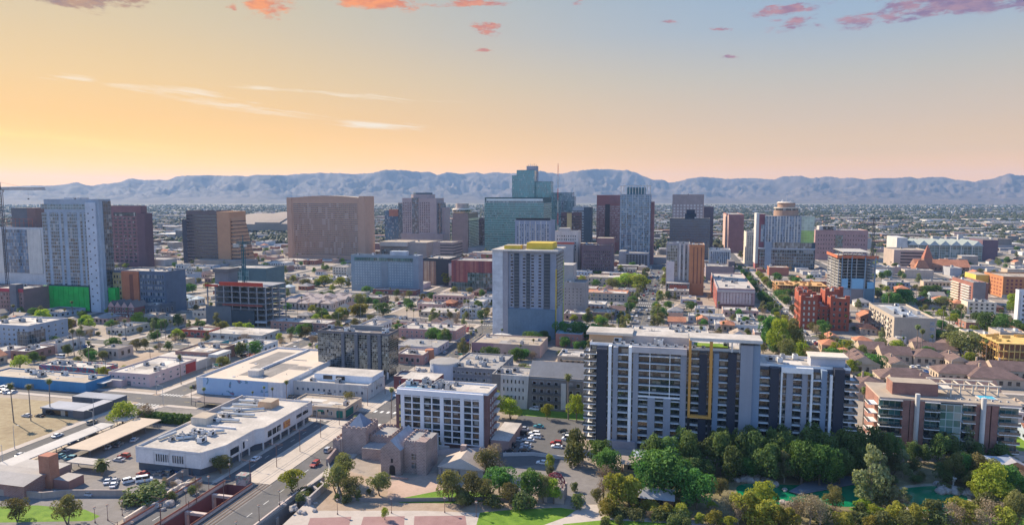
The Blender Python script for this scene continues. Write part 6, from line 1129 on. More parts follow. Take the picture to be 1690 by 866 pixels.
# brick terrace block right
Y=287.0; U=lambda px:onY(px,700,Y)[0]; z=onY(1560,664,Y)[1]; X0,X1=U(1449),U(1683); nf=6; fh=z/nf
t=T('brick_apartments','low red brick apartment block with green glass bays and roof pool','flats',(X0+X1)/2,Y+12,mark='the roof-pool brick flats'); bk=BRICK((.26,.115,.09),(.30,.14,.11),(.26,.19,.16),.8,.3,.03); tg=GL((.03,.10,.10),.06,2.1,2.9,(.16,.2,.2),.12,.7,curtain=.2)
t.part('wall',MB().box(X0+.5,Y+2,0,X1-2,Y+22,z,bk)); t.part('roof_deck',MB().box(X0,Y-.2,z,X1+.5,Y+22.3,z+.7,P((.44,.34,.28)),ROOFT))
for a,c in ((1487,1499),(1500.5,1507),(1516,1524),(1608,1616),(1624,1633),(1635,1646)): t.part('brick_pier',MB().box(U(a),Y-.3,0,U(c),Y+2.1,z-.02,bk))
for px in (1510.5,1619.5): t.part('white_column',MB().cyl(U(px),Y-1,0,z+3,.85,.85,14,WHITE))
for a,c in ((1450,1487),(1524,1549),(1587,1608),(1647,1683)):
    for j in range(nf):
        zz=j*fh; t.part('balcony_slab',MB().box(U(a),Y-1.2,zz+fh-.3,U(c),Y+2,zz+fh-.02,slabm if j<nf-1 else WHITE)); t.part('window_wall',MB().box(U(a)+.1,Y+1.2,zz+.1,U(c)-.1,Y+2.02,zz+fh-.32,tg if j>2 else gfl)); t.part('railing',MB().box(U(a),Y-1.15,zz+.05,U(c),Y-1.08,zz+1.0,rail))
t.part('curtain_wall',MB().box(U(1549.5),Y-.4,z*.30,U(1584),Y+2,z-.4,GL((.07,.17,.16),.05,2.6,2.9,(.3,.38,.38),.2,.6))); t.part('lower_glazing',MB().box(U(1549.5),Y+.6,.2,U(1584),Y+2,z*.30,gfl)); t.part('slim_windows',MB().box(U(1499),Y+.3,1,U(1500.4),Y+2,z-.5,tg)); t.part('slim_windows',MB().box(U(1507.2),Y+.5,1,U(1515.8),Y+2,z-.5,gfl)); t.part('slim_windows',MB().box(U(1616.2),Y+.5,1,U(1623.8),Y+2,z-.5,tg)); t.part('slim_windows',MB().box(U(1584.2),Y+.3,1,U(1586.8),Y+2,z-.5,slabm))
for j in range(1,nf): t.part('side_balcony',MB().box(X0-3,Y+3,j*fh,X0+.4,Y+9,j*fh+.3,slabm).box(X0-3,Y+3,j*fh+.3,X0-2.9,Y+9,j*fh+1.2,rail))
q0,q1=U(1476),U(1553); zp=onY(1510,631,Y+6)[1]; t.part('brick_penthouse',MB().box(q0,Y+5,z+.7,q1,Y+13,zp,bk,ROOFT)); t.part('penthouse_canopy',MB().box(q1-1,Y+6,zp-2.2,q1+5.5,Y+12,zp-1.6,CREAM)); t.part('canopy_post',MB().box(q1+4.6,Y+6.2,z+.7,q1+5.2,Y+6.8,zp-2.2,CREAM))
pc=MB(); px0,px1=U(1560),U(1668)
for x in lin(px0,px1,6): pc.box(x-.25,Y+11.7,z+.7,x+.25,Y+12.2,z+3.9,CREAM); pc.box(x-.25,Y+19.7,z+.7,x+.25,Y+20.2,z+3.9,CREAM); pc.box(x-.2,Y+11.4,z+3.9,x+.2,Y+20.5,z+4.2,CREAM)
pc.box(px0-1,Y+11.6,z+4.2,px1+1,Y+12.3,z+4.6,CREAM); pc.box(px0-1,Y+19.6,z+4.2,px1+1,Y+20.3,z+4.6,CREAM); t.part('pergola',pc)
t.part('pool_rim',MB().box(U(1624),Y+5.4,z+.7,U(1656),Y+10.6,z+1.0,WHITE)); t.part('pool_water',MB().box(U(1626.5),Y+5.9,z+.8,U(1653.5),Y+10.1,z+1.02,P((.05,.42,.55),rough=.1,var=.05)))
for k in range(9): t.put('sun_bed',acmesh(1),U(1565)+k*2.6,Y+3.2,z+.7,0,.3)
occupy(X0-4,Y-2,X1+2,Y+23)
wall('pale retaining wall along the foot of the brick flats',[(1440,757),(1530,757),(1640,762),(1720,760)],2.2,.5,P((.42,.36,.33)))
# flat white office beside the avenue
X0,X1,Y0,Y1=-191.0,-159.5,202.0,267.0; z=8.2; t=T('office_building','long white flat-roofed office with roof ducts beside the avenue','office',(X0+X1)/2-8,(Y0+Y1)/2,mark='the long white office'); ow=P((.62,.59,.57),streak=.08); dk=P((.09,.10,.12))
XB=X0-.02
t.part('upper_wall',MB().prism([(X0,Y0),(X1-4,Y0),(X1,Y0+9),(X1,Y0+26),(X1+2.5,Y0+29),(X1+2.5,Y1),(XB,Y1)],2.9,z,ow,ROOFW)); t.part('lower_wall',MB().prism([(X0+.5,Y0+.6),(X1-5,Y0+.6),(X1-1.4,Y0+9),(X1-1.4,Y0+26),(X1+.8,Y0+29),(X1+.8,Y1-.5),(XB+.5,Y1-.5)],0,2.9,dk))
pb=MB()
poly=[(X0,Y0),(X1-4,Y0),(X1,Y0+9),(X1,Y0+26),(X1+2.5,Y0+29),(X1+2.5,Y1),(XB,Y1)]
for (ax,ay),(cx,cy) in zip(poly,poly[1:]+poly[:1]):
    d=Vector((cx-ax,cy-ay)).normalized(); n_=Vector((-d.y,d.x))*.45; pb.prism([(ax,ay),(cx,cy),(cx+n_.x,cy+n_.y),(ax+n_.x,ay+n_.y)],z-.1,z+.75,ow,ROOFW)
t.part('parapet',pb)
t.grid('F',X0+8.5,X0+20.5,4.2,6.9,12,1,.55,1.0,Y0-.02,DARKGL,LGREY,skip=lambda i,j:i==6)
for yy,w,hh in ((Y0+11,5,2.4),(Y0+18.5,1,2.6)): t.part('side_window',MB().box(X1-.06,yy,3.9,X1+.08,yy+w,3.9+hh,DARKGL))
for yy,w in ((Y0+31,2.6),(Y0+34.2,2.6),(Y0+37.4,2.6)): t.part('side_window',MB().box(X1+2.45,yy,4.2,X1+2.6,yy+w,6.6,DARKGL))
for yy in (Y0+52,Y0+57): t.part('side_window',MB().box(X1+2.45,yy,5.0,X1+2.6,yy+4.4,6.4,DARKGL))
t.part('orange_sign',MB().box(X1+2.4,Y0+42,3.9,X1+2.62,Y0+47,6.8,MURAL([(.55,.22,.05),(.6,.32,.08),(.35,.1,.06),(.62,.42,.2)],.6)))
for k in range(9): yy=Y0+10+k*6; xx=X1+(.2 if yy<Y0+26 else 2.4); t.part('canopy_post',MB().box(xx-.45,yy,0,xx,yy+.45,2.88,ow))
for k in range(3): t.part('pilaster',MB().box(X0+7.5+k*6.6,Y0-.16,3,X0+8.0+k*6.6,Y0+.1,z-.6,P((.54,.51,.5))))
rz=z+.02; duct=P((.50,.50,.48),rough=.5)
t.part('roof_hut',MB().box(-189,Y0+27,rz,-182,Y0+34,rz+3,CREAM,ROOFT)); t.part('roof_hut',MB().box(-175,Y0+52,rz,-169,Y0+58,rz+3,P((.52,.33,.2)),ROOFT)); t.part('inner_parapet',MB().box(-191,Y0+40,rz,-190.4,Y1-2,rz+1.6,P((.42,.37,.34)))); t.part('roof_ridge',MB().box(-181,Y0+26,rz,-168,Y0+26.5,rz+.7,ow))
for (xa,ya,xb,yb) in ((-182,10,-176,14),(-188,8,-187,16),(-186,40,-170,41.5),(-182,44,-171,50),(-189,46,-180,47),(-188,52,-176,53),(-189,58,-172,58.8),(-180,33,-172,34),(-178,18,-170,22)):
    t.part('duct',MB().tube((xa,Y0+ya,rz+.8),(xb,Y0+yb,rz+.8),.62,n=6,mat=duct))
rr=random.Random(11)
for k in range(16): t.put('ac_unit',acmesh(k%3),rr.uniform(-188,-170),Y0+rr.uniform(8,61),rz,rr.choice((0,1.57)),rr.uniform(.7,1.3))
for k in range(6): t.part('vent',MB().cyl(rr.uniform(-188,-172),Y0+rr.uniform(4,24),rz,rz+.7,.3,.3,8,STEEL))
t.finish(); occupy(XB,Y0-1,X1+3,Y1)
# brick house bottom left with chimney
c=gnd(0,817); t=T('brick_hall','low red brick hall with grey roof and one thick square chimney','hall',c[0]+10,c[1]+8,mark='the chimneyed brick hall'); bx1=gnd(60,818)[0]; t.part('wall',MB().box(c[0]-14,c[1],0,bx1-2,c[1]+12,4.4,REDBR)); b=MB(); b.gable(c[0]-14,c[1],bx1-2,c[1]+12,4.4,5.6,REDBR,P((.29,.27,.255)),'x',.7); t.part('roof',b); hx=gnd(75,806); t.part('chimney',MB().box(hx[0]-2.2,hx[1],0,hx[0]+2.3,hx[1]+3.6,11.5,BRICK((.36,.14,.08),(.42,.17,.10),(.3,.2,.15),.6,.25,.03),RUST)); t.part('low_wing',MB().box(hx[0]+2.4,hx[1]+1,0,hx[0]+9,hx[1]+7,3.2,P((.30,.15,.12)),P((.32,.29,.27)))); t.part('side_shed',MB().box(c[0]-12,c[1]+12.6,0,hx[0]-3,c[1]+21,3.4,P((.3,.2,.17)),P((.36,.33,.30)))); occupy(c[0]-15,c[1],hx[0]+9,c[1]+22)
# car shades
def shade(label,x0,y0,x1,y1,h,mat,axis='y'):
    t=T('car_shade',label,'car shade',(x0+x1)/2,(y0+y1)/2,0,'car shades in the office car park'); t.part('roof',MB().box(x0,y0,h,x1,y1,h+.35,mat)); n=max(2,int((y1-y0)/6)); 
    for k in range(n): yy=y0+1+(y1-y0-2)*k/(n-1); t.part('post',MB().cyl(x0+1.2,yy,0,h,.14,.14,6,DGREY)); t.part('post',MB().cyl(x1-1.2,yy,0,h,.14,.14,6,DGREY))
    return t
shade('long tan car shade roof in the middle of the office car park',-227,206,-215.5,243,3.2,P((.46,.37,.28),var=.12)); shade('pale grey car shade beside the tan one, nearer the street corner',-236,238,-229.5,258,3.0,P((.42,.38,.34))); shade('long pale grey car shade along the street kerb',-238.2,186,-231,234,3.0,P((.44,.41,.375))); a=gnd(110,775); shade('small flat car shade between the brick hall and the bushy palm',a[0],a[1],a[0]+15,a[1]+5,2.8,P((.40,.36,.32))); shade('dark car shade under the clipped hedge behind the office',-222,262+8,-196,278,2.9,P((.16,.13,.12)))
# little dark modern pavilion
c=gnd(70,684); t=T('pavilion_building','low dark courtyard pavilion with open flat roof frames by the palms','building',c[0]+14,c[1]+10,mark='the dark courtyard pavilion'); w=gnd(170,680)[0]-c[0]; dkw=P((.10,.11,.13)); t.part('wall',MB().box(c[0],c[1],0,c[0]+w*.72,c[1]+9,3.2,dkw)); t.part('flat_roof',MB().box(c[0]-.5,c[1]-.5,3.2,c[0]+w*.74,c[1]+9.5,3.7,P((.30,.31,.34)))); t.part('rear_wing',MB().box(c[0],c[1]+16,0,c[0]+w,c[1]+24,4,dkw,P((.26,.27,.3)))); t.part('side_wing',MB().box(c[0]+w*.76,c[1]-1,0,c[0]+w,c[1]+15.8,3.8,P((.12,.11,.11)),P((.34,.34,.36)))); t.part('glazing',MB().box(c[0]+2,c[1]-.1,.4,c[0]+w*.6,c[1]+.1,2.8,DARKGL)); occupy(c[0]-1,c[1]-1,c[0]+w+1,c[1]+25)
t=low('long bright blue flat workshop with tan roof edge',-30,141,641,4.6,16,P((.06,.20,.36),streak=.1),ROOFT,0,1,'workshop','workshop_building','the long blue workshop',nac=5); t=low('painted flat shop row with red and teal murals on its side',65,166,618,4.0,12,MURAL([(.04,.16,.22),(.34,.05,.07),(.05,.25,.28),(.25,.05,.18)],.25),ROOFW,0,1,'shop','shop_building','the mural shop row',nac=6,door=False)
t=low('pale pink two-step motel with a white roof and small windows',180,247,636,6.2,36,P((.55,.40,.38)),ROOFW,7,2,'motel','motel_building','the pale pink motel',nac=4,fw=.35,fh=.3); X0,X1,Y0,Y1,z=t.b; t.part('low_wing',MB().box(X0-1,Y0-3.4,0,X0+11,Y0-.1,3.6,P((.55,.40,.38)),ROOFW)); t.part('red_wall',MB().box(X1-.1,Y1-9,.3,X1+.25,Y1-1,z-.6,P((.34,.05,.05)))); t.part('rear_hall',MB().box(X0-6,Y1+.2,0,X1-.2,Y1+18,5,P((.50,.44,.40)),ROOFW))
shade('thin white canopy on posts left of the pale pink motel',*gnd(150,641),gnd(176,641)[0],gnd(150,641)[1]+9,3.0,WHITE)
# ---------------------------------------------------------------- the bridge
cb=P((.50,.40,.345),streak=.1); 
t=T('road_bridge','concrete road and tram bridge with pinkish parapets over the sunken road','bridge',-136,160); 
for nm,x0,x1,y1,h in (('parapet',-122.9,-122.3,203,1.0),('parapet',-161.4,-160.8,199,1.0),('trench_parapet',-152.3,-151.5,199,1.0),('trench_parapet',-141.3,-140.6,199,.9)): t.part(nm,MB().box(x0,118,-1.2,x1,y1,h,cb))
t.part('deck_edge',MB().box(-122.3,118,-1.4,-121.65,197,-.1,P((.42,.33,.29)))); 
for k in range(7): y=128+k*11; t.part('pier',MB().box(-122.6,y,-7,-121.2,y+1.3,-1.4,P((.40,.36,.33))))
for k in range(6): y=126+k*13; t.part('cross_beam',MB().box(-151.4,y,-1.2,-141.3,y+1.2,-.3,cb)); t.part('trench_pier',MB().box(-151.2,y,-7,-150.2,y+1.2,-1.2,cb))
t.part('railing',MB().box(-151.45,118,1.0,-151.35,199,1.55,RUST)); t.part('railing',MB().box(-140.95,118,.9,-140.85,199,1.45,RUST)); t.part('railing',MB().box(-161.15,118,1.0,-161.05,199,1.6,RUST))
t.part('end_block',MB().box(-147.5,199.2,0,-143.6,202.5,3.4,MURAL([(.30,.12,.12),(.16,.22,.20),(.36,.30,.28),(.22,.10,.14)],.5)))
boulders('rough stone outcrop stepping down beside the bridge approach',300,795,9,3.5,21,'stone_outcrop'); boulders('long rough stone outcrop near the lawn below the car park wall',252,834,10,4,22,'stone_outcrop'); boulders('rough stone outcrop between wall bush and walkway',278,812,8,3.5,23,'stone_outcrop')
wall('curved pale ramp wall beside the bridge walkway',[(205,860),(250,832),(300,802),(322,798)],1.1,.7,CREAM)
wall('tan retaining wall below the long white office',[(300,785),(340,776)],2.5,.6)
# ---------------------------------------------------------------- garden by the pond
def deck_path():
    p=[gnd(1302,812),gnd(1320,817),gnd(1420,798),gnd(1440,788),gnd(1395,787),gnd(1330,796)]
    b=MB(); b.prism(p,.25,.45,P((.13,.15,.18))); t=T('boardwalk','dark boarded garden footbridge curving over the shaded pond','footbridge',*p[0]); t.part('deck',b); b=MB()
    for (a,c) in zip(p[1:3],p[2:4]): b.tube((a[0],a[1],1.1),(c[0],c[1],1.1),.07,n=4,mat=DGREY); 
    t.part('handrail',b); b=MB(); b.box(p[2][0]-.8,p[2][1]-.6,-.2,p[2][0]+.8,p[2][1]+.6,.25,P((.2,.3,.36))); t.part('pier',b)
deck_path()
boulders('rockwork around a dark waterfall grotto under the tall trees',1245,792,14,4.5,31,'rockwork'); boulders('pale flat rock at the tip of the green pond',1308,810,3,2.2,32); boulders('rocks edging the lantern islet in the pond',1572,810,12,4,33,'rockwork'); boulders('single pale boulder at the shaded pond edge',1546,800,1,3.2,34); boulders('rocks along the lawn edge of the pond',1290,832,7,3,35); boulders('low rocks beside the islet at the pond margin',1597,817,4,2.2,36)
c=gnd(1573,803); t=T('stone_lantern','pale stone garden lantern on the pond islet','lantern',*c); sm=P((.6,.58,.55)); t.part('base',MB().cyl(*c,0,.5,.7,.6,6,sm)); t.part('post',MB().cyl(*c,.5,2.2,.25,.25,8,sm)); t.part('light_box',MB().cyl(*c,2.2,3.2,.6,.5,6,sm)); t.part('cap',MB().cyl(*c,3.2,3.8,1.1,.15,6,sm)); t.part('finial',MB().cyl(*c,3.8,4.4,.15,.05,6,sm))
def teahouse(label,px,py,w,d,h,ax,roof,wallm,name='tea_house'):
    c=gnd(px,py); t=T(name,label,'pavilion',*c); t.part('wall',MB().box(c[0]-w/2,c[1]-d/2,0,c[0]+w/2,c[1]+d/2,h,wallm)); b=MB(); b.gable(c[0]-w/2,c[1]-d/2,c[0]+w/2,c[1]+d/2,h,h+w*.16+.8,wallm,roof,ax,1.0); t.part('roof',b); t.part('window',MB().box(c[0]-w*.3,c[1]-d/2-.06,.8,c[0]+w*.2,c[1]-d/2+.1,h-.5,DARKGL))
    for k in (-1,1): t.part('post',MB().cyl(c[0]+k*(w/2+.4),c[1]-d/2-.4,0,h,.12,.12,6,RUST))
    occupy(c[0]-w/2,c[1]-d/2,c[0]+w/2,c[1]+d/2,1)
gr_=P((.30,.30,.31),var=.12); teahouse('grey-roofed garden house among yellow bamboo',1085,830,9,6,3.0,'x',gr_,P((.22,.13,.09))); teahouse('small grey-roofed garden shed joined to the bamboo thicket',1052,826,5,4,2.5,'x',gr_,P((.2,.13,.1))); teahouse('orange-walled tea pavilion with grey roof at the garden edge',1668,778,6,6,3.4,'y',P((.28,.27,.28)),P((.40,.19,.10))); teahouse('pale curved-roof garden hall behind the round trees',1640,775,9,6,3.0,'x',P((.34,.37,.40)),P((.30,.22,.17))); teahouse('tan shed with flat boards behind the dark round tree',1046,774,7,5,3.0,'x',TAN,P((.42,.30,.19)),'garden_shed')
teahouse('pair of blue-grey sheds under the tall flats',1062,762,6,4,2.8,'x',P((.42,.46,.5)),P((.30,.31,.32)),'garden_shed')
# ---------------------------------------------------------------- plants
for x_,y_,n_ in ((*gnd(1540,825),'the green pond'),(*gnd(1310,820),'the shaded end of the pond'),(*gnd(395,805),'the painted block on the bridge'),(*gnd(870,850),'the curved park lawn'),(*gnd(80,845),'the corner lawn'),(*gnd(640,870),'the red-paved plaza'),(*gnd(900,735),'the hotel car park'),(*gnd(600,815),'the sandy slope by the castle'),(*gnd(20,715),'the dry grass lot'),(*gnd(285,655),'the bare dirt lot')): MARK.append((x_,y_,n_))
AUTO=[]
def auto(o,desc,cat,group,x,y): o['category']=cat; o['group']=group; AUTO.append((o,desc,x,y))
ORDW=['nearest','second nearest','third nearest','fourth nearest','fifth nearest','sixth nearest','seventh nearest','eighth nearest','ninth nearest','tenth nearest','eleventh nearest','twelfth nearest','thirteenth nearest','fourteenth nearest','fifteenth nearest','sixteenth nearest','seventeenth nearest','eighteenth nearest','nineteenth nearest','twentieth nearest']+['%s nearest'%w for w in ('twenty-first','twenty-second','twenty-third','twenty-fourth','twenty-fifth','twenty-sixth','twenty-seventh','twenty-eighth','twenty-ninth','thirtieth','thirty-first','thirty-second','thirty-third','thirty-fourth','thirty-fifth','thirty-sixth','thirty-seventh','thirty-eighth','thirty-ninth','fortieth')]
def label_all():
    mk=[(proj(x,y),n) for x,y,n in MARK]; by={}
    for o,desc,x,y in AUTO:
        p=proj(x,y); d,n,q=min((math.hypot((p[0]-m[0])*.8,(p[1]-m[1])*2.2),n,m) for m,n in mk)
        dx,dy=p[0]-q[0],(p[1]-q[1])*2.2
        rel=('right of' if dx>0 else 'left of') if abs(dx)>abs(dy) else ('in front of' if dy>0 else 'beyond')
        by.setdefault((desc,rel,n),[]).append((d,o))
    for (desc,rel,n),l in by.items():
        l.sort(key=lambda q:q[0])
        for i,(d,o) in enumerate(l): o['label']=f"{desc} {rel} {n}"+(f", {ORDW[min(i,39)]}" if len(l)>1 else '')
def crown_mesh(name,lobes,n,leaf,mat,seed,flat=.0,core=.72):
    rr=random.Random(seed); v=[];f=[]; ws=[a[3]*a[4]+a[4]*a[5]+a[3]*a[5] for a in lobes]
    for _ in range(n):
        x,y,z,rx,ry,rz=rr.choices(lobes,ws)[0]
        d=Vector((rr.gauss(0,1),rr.gauss(0,1),rr.gauss(0,1)+.25)).normalized(); k=core+(1.06-core)*rr.random()**.6
        k*=1+.16*noise.noise(Vector((d.x*2.3+x*9,d.y*2.3+y*9,d.z*2.3+seed)))
        p=Vector((x+d.x*rx*k,y+d.y*ry*k,z+d.z*rz*k))
        nn=(d+Vector((rr.gauss(0,.75),rr.gauss(0,.75),rr.gauss(0,.55)+.15))).normalized()
        a=nn.orthogonal().normalized(); b_=nn.cross(a); an=rr.uniform(0,6.28); a,b_=a*math.cos(an)+b_*math.sin(an),b_*math.cos(an)-a*math.sin(an); s=leaf*rr.uniform(.55,1.45)
        i=len(v); v+=[tuple(p-a*s),tuple(p-b_*s*.62),tuple(p+a*s*.95+nn*s*.2),tuple(p+b_*s*.62)]; f.append((i,i+1,i+2,i+3))
    me=bpy.data.meshes.new(name); me.from_pydata(v,[],f); me.materials.append(mat); return me
def lobes_round(seed,n,h0,h1,rad,r0,r1,sq=.85):
    rr=random.Random(seed); L=[(0,0,(h0+h1)/2,rad*.6,rad*.6,(h1-h0)*.45)]
    for i in range(n):
        a=6.283*i/n+rr.uniform(-.4,.4); q=rr.uniform(.35,.9)*rad; r=rr.uniform(r0,r1); z=rr.uniform(h0+r*sq*.8,h1-r*sq); L.append((q*math.cos(a),q*math.sin(a),z,r,r,r*sq))
    for i in range(2): r=rr.uniform(r0,r1); L.append((rr.uniform(-.3,.3)*rad,rr.uniform(-.3,.3)*rad,h1-r*sq,r,r,r*sq))
    return L
BARK=P((.14,.105,.08),var=.25,scale=1.5); BARKP=P((.20,.16,.13),var=.25,scale=1.5); BARKL=P((.26,.22,.18),var=.2,scale=1.5)
def trunk_mesh(seed,lobes,r,h0,mat=None,multi=1):
    rr=random.Random(seed); b=MB(); mat=mat or BARK
    for m in range(multi):
        dx,dy=(rr.uniform(-.06,.06),rr.uniform(-.06,.06)) if multi>1 else (0,0)
        top=(dx*2+rr.uniform(-.02,.02),dy*2+rr.uniform(-.02,.02),h0); b.tube((dx*.4,dy*.4,-.01),top,r,r*.62,6,mat)
        for L in lobes[m::multi][:6]: b.tube(top,(L[0]*.8,L[1]*.8,L[2]),r*.5,r*.14,4,mat)
    return b.mesh('trunk')
LM=dict(olive=LEAF((.085,.10,.032),(.23,.215,.08),.36),ficus=LEAF((.03,.085,.02),(.13,.25,.055),.32),dark=LEAF((.042,.088,.028),(.15,.205,.06),.34),euc=LEAF((.10,.13,.055),(.28,.28,.14),.34),lime=LEAF((.14,.21,.022),(.31,.35,.045),.38),yellow=LEAF((.16,.17,.025),(.32,.31,.05),.34),bare=LEAF((.17,.13,.085),(.31,.24,.16),.2),palm=LEAF((.06,.09,.025),(.15,.17,.05),.22),bush=LEAF((.06,.09,.03),(.16,.17,.06),.3))
TK={}
def variants(kind,n=2):
    out=[]
    for s in range(n):
        sd=hash_(kind)+s*17
        if kind=='olive': L=lobes_round(sd,10,.17,1,.46,.15,.25,.85); c=crown_mesh('crown',L,3000,.028,LM['olive'],sd); t=trunk_mesh(sd,L,.03,.28,None,2)
        elif kind=='ficus': L=lobes_round(sd,11,.14,1,.46,.16,.25,.9); c=crown_mesh('crown',L,3400,.030,LM['ficus'],sd,0,.8); t=trunk_mesh(sd,L,.04,.22)
        elif kind=='dark': L=lobes_round(sd,9,.12,1,.34,.14,.22,1.25); c=crown_mesh('crown',L,2600,.030,LM['dark'],sd,0,.75); t=trunk_mesh(sd,L,.03,.2)
        elif kind=='euc':
            rr=random.Random(sd); L=[]
            for i in range(13): z=.22+.72*i/12; q=.24*(1-.55*i/12); a=rr.uniform(0,6.28); r=rr.uniform(.08,.15)*(1.25-.5*i/12); L.append((q*math.cos(a)*rr.uniform(.3,1),q*math.sin(a)*rr.uniform(.3,1),z,r,r,r*.8))
            c=crown_mesh('crown',L,2400,.024,LM['euc'],sd); t=trunk_mesh(sd,L,.022,.75,BARKL)
        elif kind=='lime': L=lobes_round(sd,8,.25,1,.45,.18,.26,.8); c=crown_mesh('crown',L,2200,.034,LM['lime'],sd); t=trunk_mesh(sd,L,.03,.28,None,2)
        elif kind=='yellow': L=lobes_round(sd,9,.04,1,.42,.14,.22,1.15); c=crown_mesh('crown',L,2000,.040,LM['yellow'],sd); t=trunk_mesh(sd,L,.025,.2,None,3)
        elif kind=='bare': L=lobes_round(sd,8,.18,1,.46,.17,.25,.85); c=crown_mesh('crown',L,1700,.022,LM['bare'],sd,0,.4); t=trunk_mesh(sd,L,.028,.22,BARKL,3)
        elif kind=='bush': L=lobes_round(sd,6,0,1,.65,.28,.45,.8); c=crown_mesh('crown',L,900,.075,LM['bush'],sd); t=trunk_mesh(sd,L,.03,.3,None,3)
        elif kind in ('palm','fanpalm'):
            rr=random.Random(sd); v=[];f=[]; ht=1.0; R_=.105 if kind=='palm' else .42; nfr=44; zc=.95 if kind=='palm' else .62
            for i in range(nfr):
                a=6.283*i*.618; e=math.radians(80-120*(i/nfr)); ln=R_*rr.uniform(.85,1.15); w=ln*.20; pr=None
                for k in range(5):
                    q=k/4; d=Vector((math.cos(a)*math.cos(e-q*.9),math.sin(a)*math.cos(e-q*.9),math.sin(e-q*.9)))
                    pos=Vector((0,0,zc))+d*ln*q*1.05; sd_=Vector((-math.sin(a),math.cos(a),0))*w*(.25+1.5*q*(1.02-q)+.15)*(0.05 if k==4 else 1)
                    cur=(tuple(pos-sd_),tuple(pos+sd_))
                    if pr: j=len(v); v+=[pr[0],pr[1],cur[1],cur[0]]; f.append((j,j+1,j+2,j+3))
                    pr=cur
            c=bpy.data.meshes.new('crown'); c.from_pydata(v,[],f); c.materials.append(LM['palm'])
            b=MB(); r=.0145 if kind=='palm' else .06; px_=0
            for k in range(6): b.tube((px_,0,zc*k/6-.005),(px_+.004*(s*2-1),0,zc*(k+1)/6),r*(1-.05*k),r*(1-.05*(k+1)),7,BARKP); px_+=.004*(s*2-1)
            if kind=='palm': b.cyl(px_,0,.83,.955,.016,.045,8,P((.20,.145,.085),var=.3,scale=2.0))
            t=b.mesh('trunk')
            c.transform(__import__('mathutils').Matrix.Translation((px_,0,0)))
        out.append((c,t))
    return out
def hash_(k): return sum(ord(c)*(i+3) for i,c in enumerate(k))
TN=dict(olive=('olive_tree','round grey-green tree','tree'),ficus=('ficus_tree','dense dark green tree','tree'),dark=('shade_tree','tall deep green tree','tree'),euc=('eucalyptus_tree','tall open grey tree','tree'),lime=('palo_verde_tree','bright yellow-green tree','tree'),yellow=('bamboo_clump','yellow leafy thicket','bamboo'),bare=('mesquite_tree','half-bare brownish tree','tree'),palm=('palm_tree','tall slim palm','palm'),fanpalm=('bushy_palm','short bushy palm','palm'),bush=('garden_bush','low green bush','bush'))
TR=random.Random(21); NT_=[0]
def tree_at(kind,x,y,h,w=1.0,desc=None,part=True,z=0.0):
    if kind not in TK: TK[kind]=variants(kind,3 if kind in('olive','ficus','dark','bare') else 2)
    c,t=TR.choice(TK[kind]); nm,ds,cat=TN[kind]
    o=bpy.data.objects.new(nm,None); COL.objects.link(o); o.location=(x,y,z); o.rotation_euler.z=TR.uniform(0,6.28); o.scale=(h*w,h*w,h)
    auto(o,desc or ds,cat,ds+'s',x,y)
    link('crown',c,o); link('trunk',t,o); NT_[0]+=1; return o
def tree(kind,px,pb,pt,wpx=None):
    x,y=gnd(px,pb); d=Vector((x,y,-CH)).dot(FW); h=(pb-pt)*d/FPX*1.06; w=1.0
    if wpx: w=(wpx*d/FPX)/(h*{'olive':1.16,'ficus':1.16,'dark':.9,'euc':.6,'lime':1.14,'yellow':1.06,'bare':1.16,'bush':1.7}.get(kind,1)); w=max(.6,min(2.4,w))
    if kind!='palm' and kind!='fanpalm': occupy(x-1,y-1,x+1,y+1,1)
    return tree_at(kind,x,y,h,w)
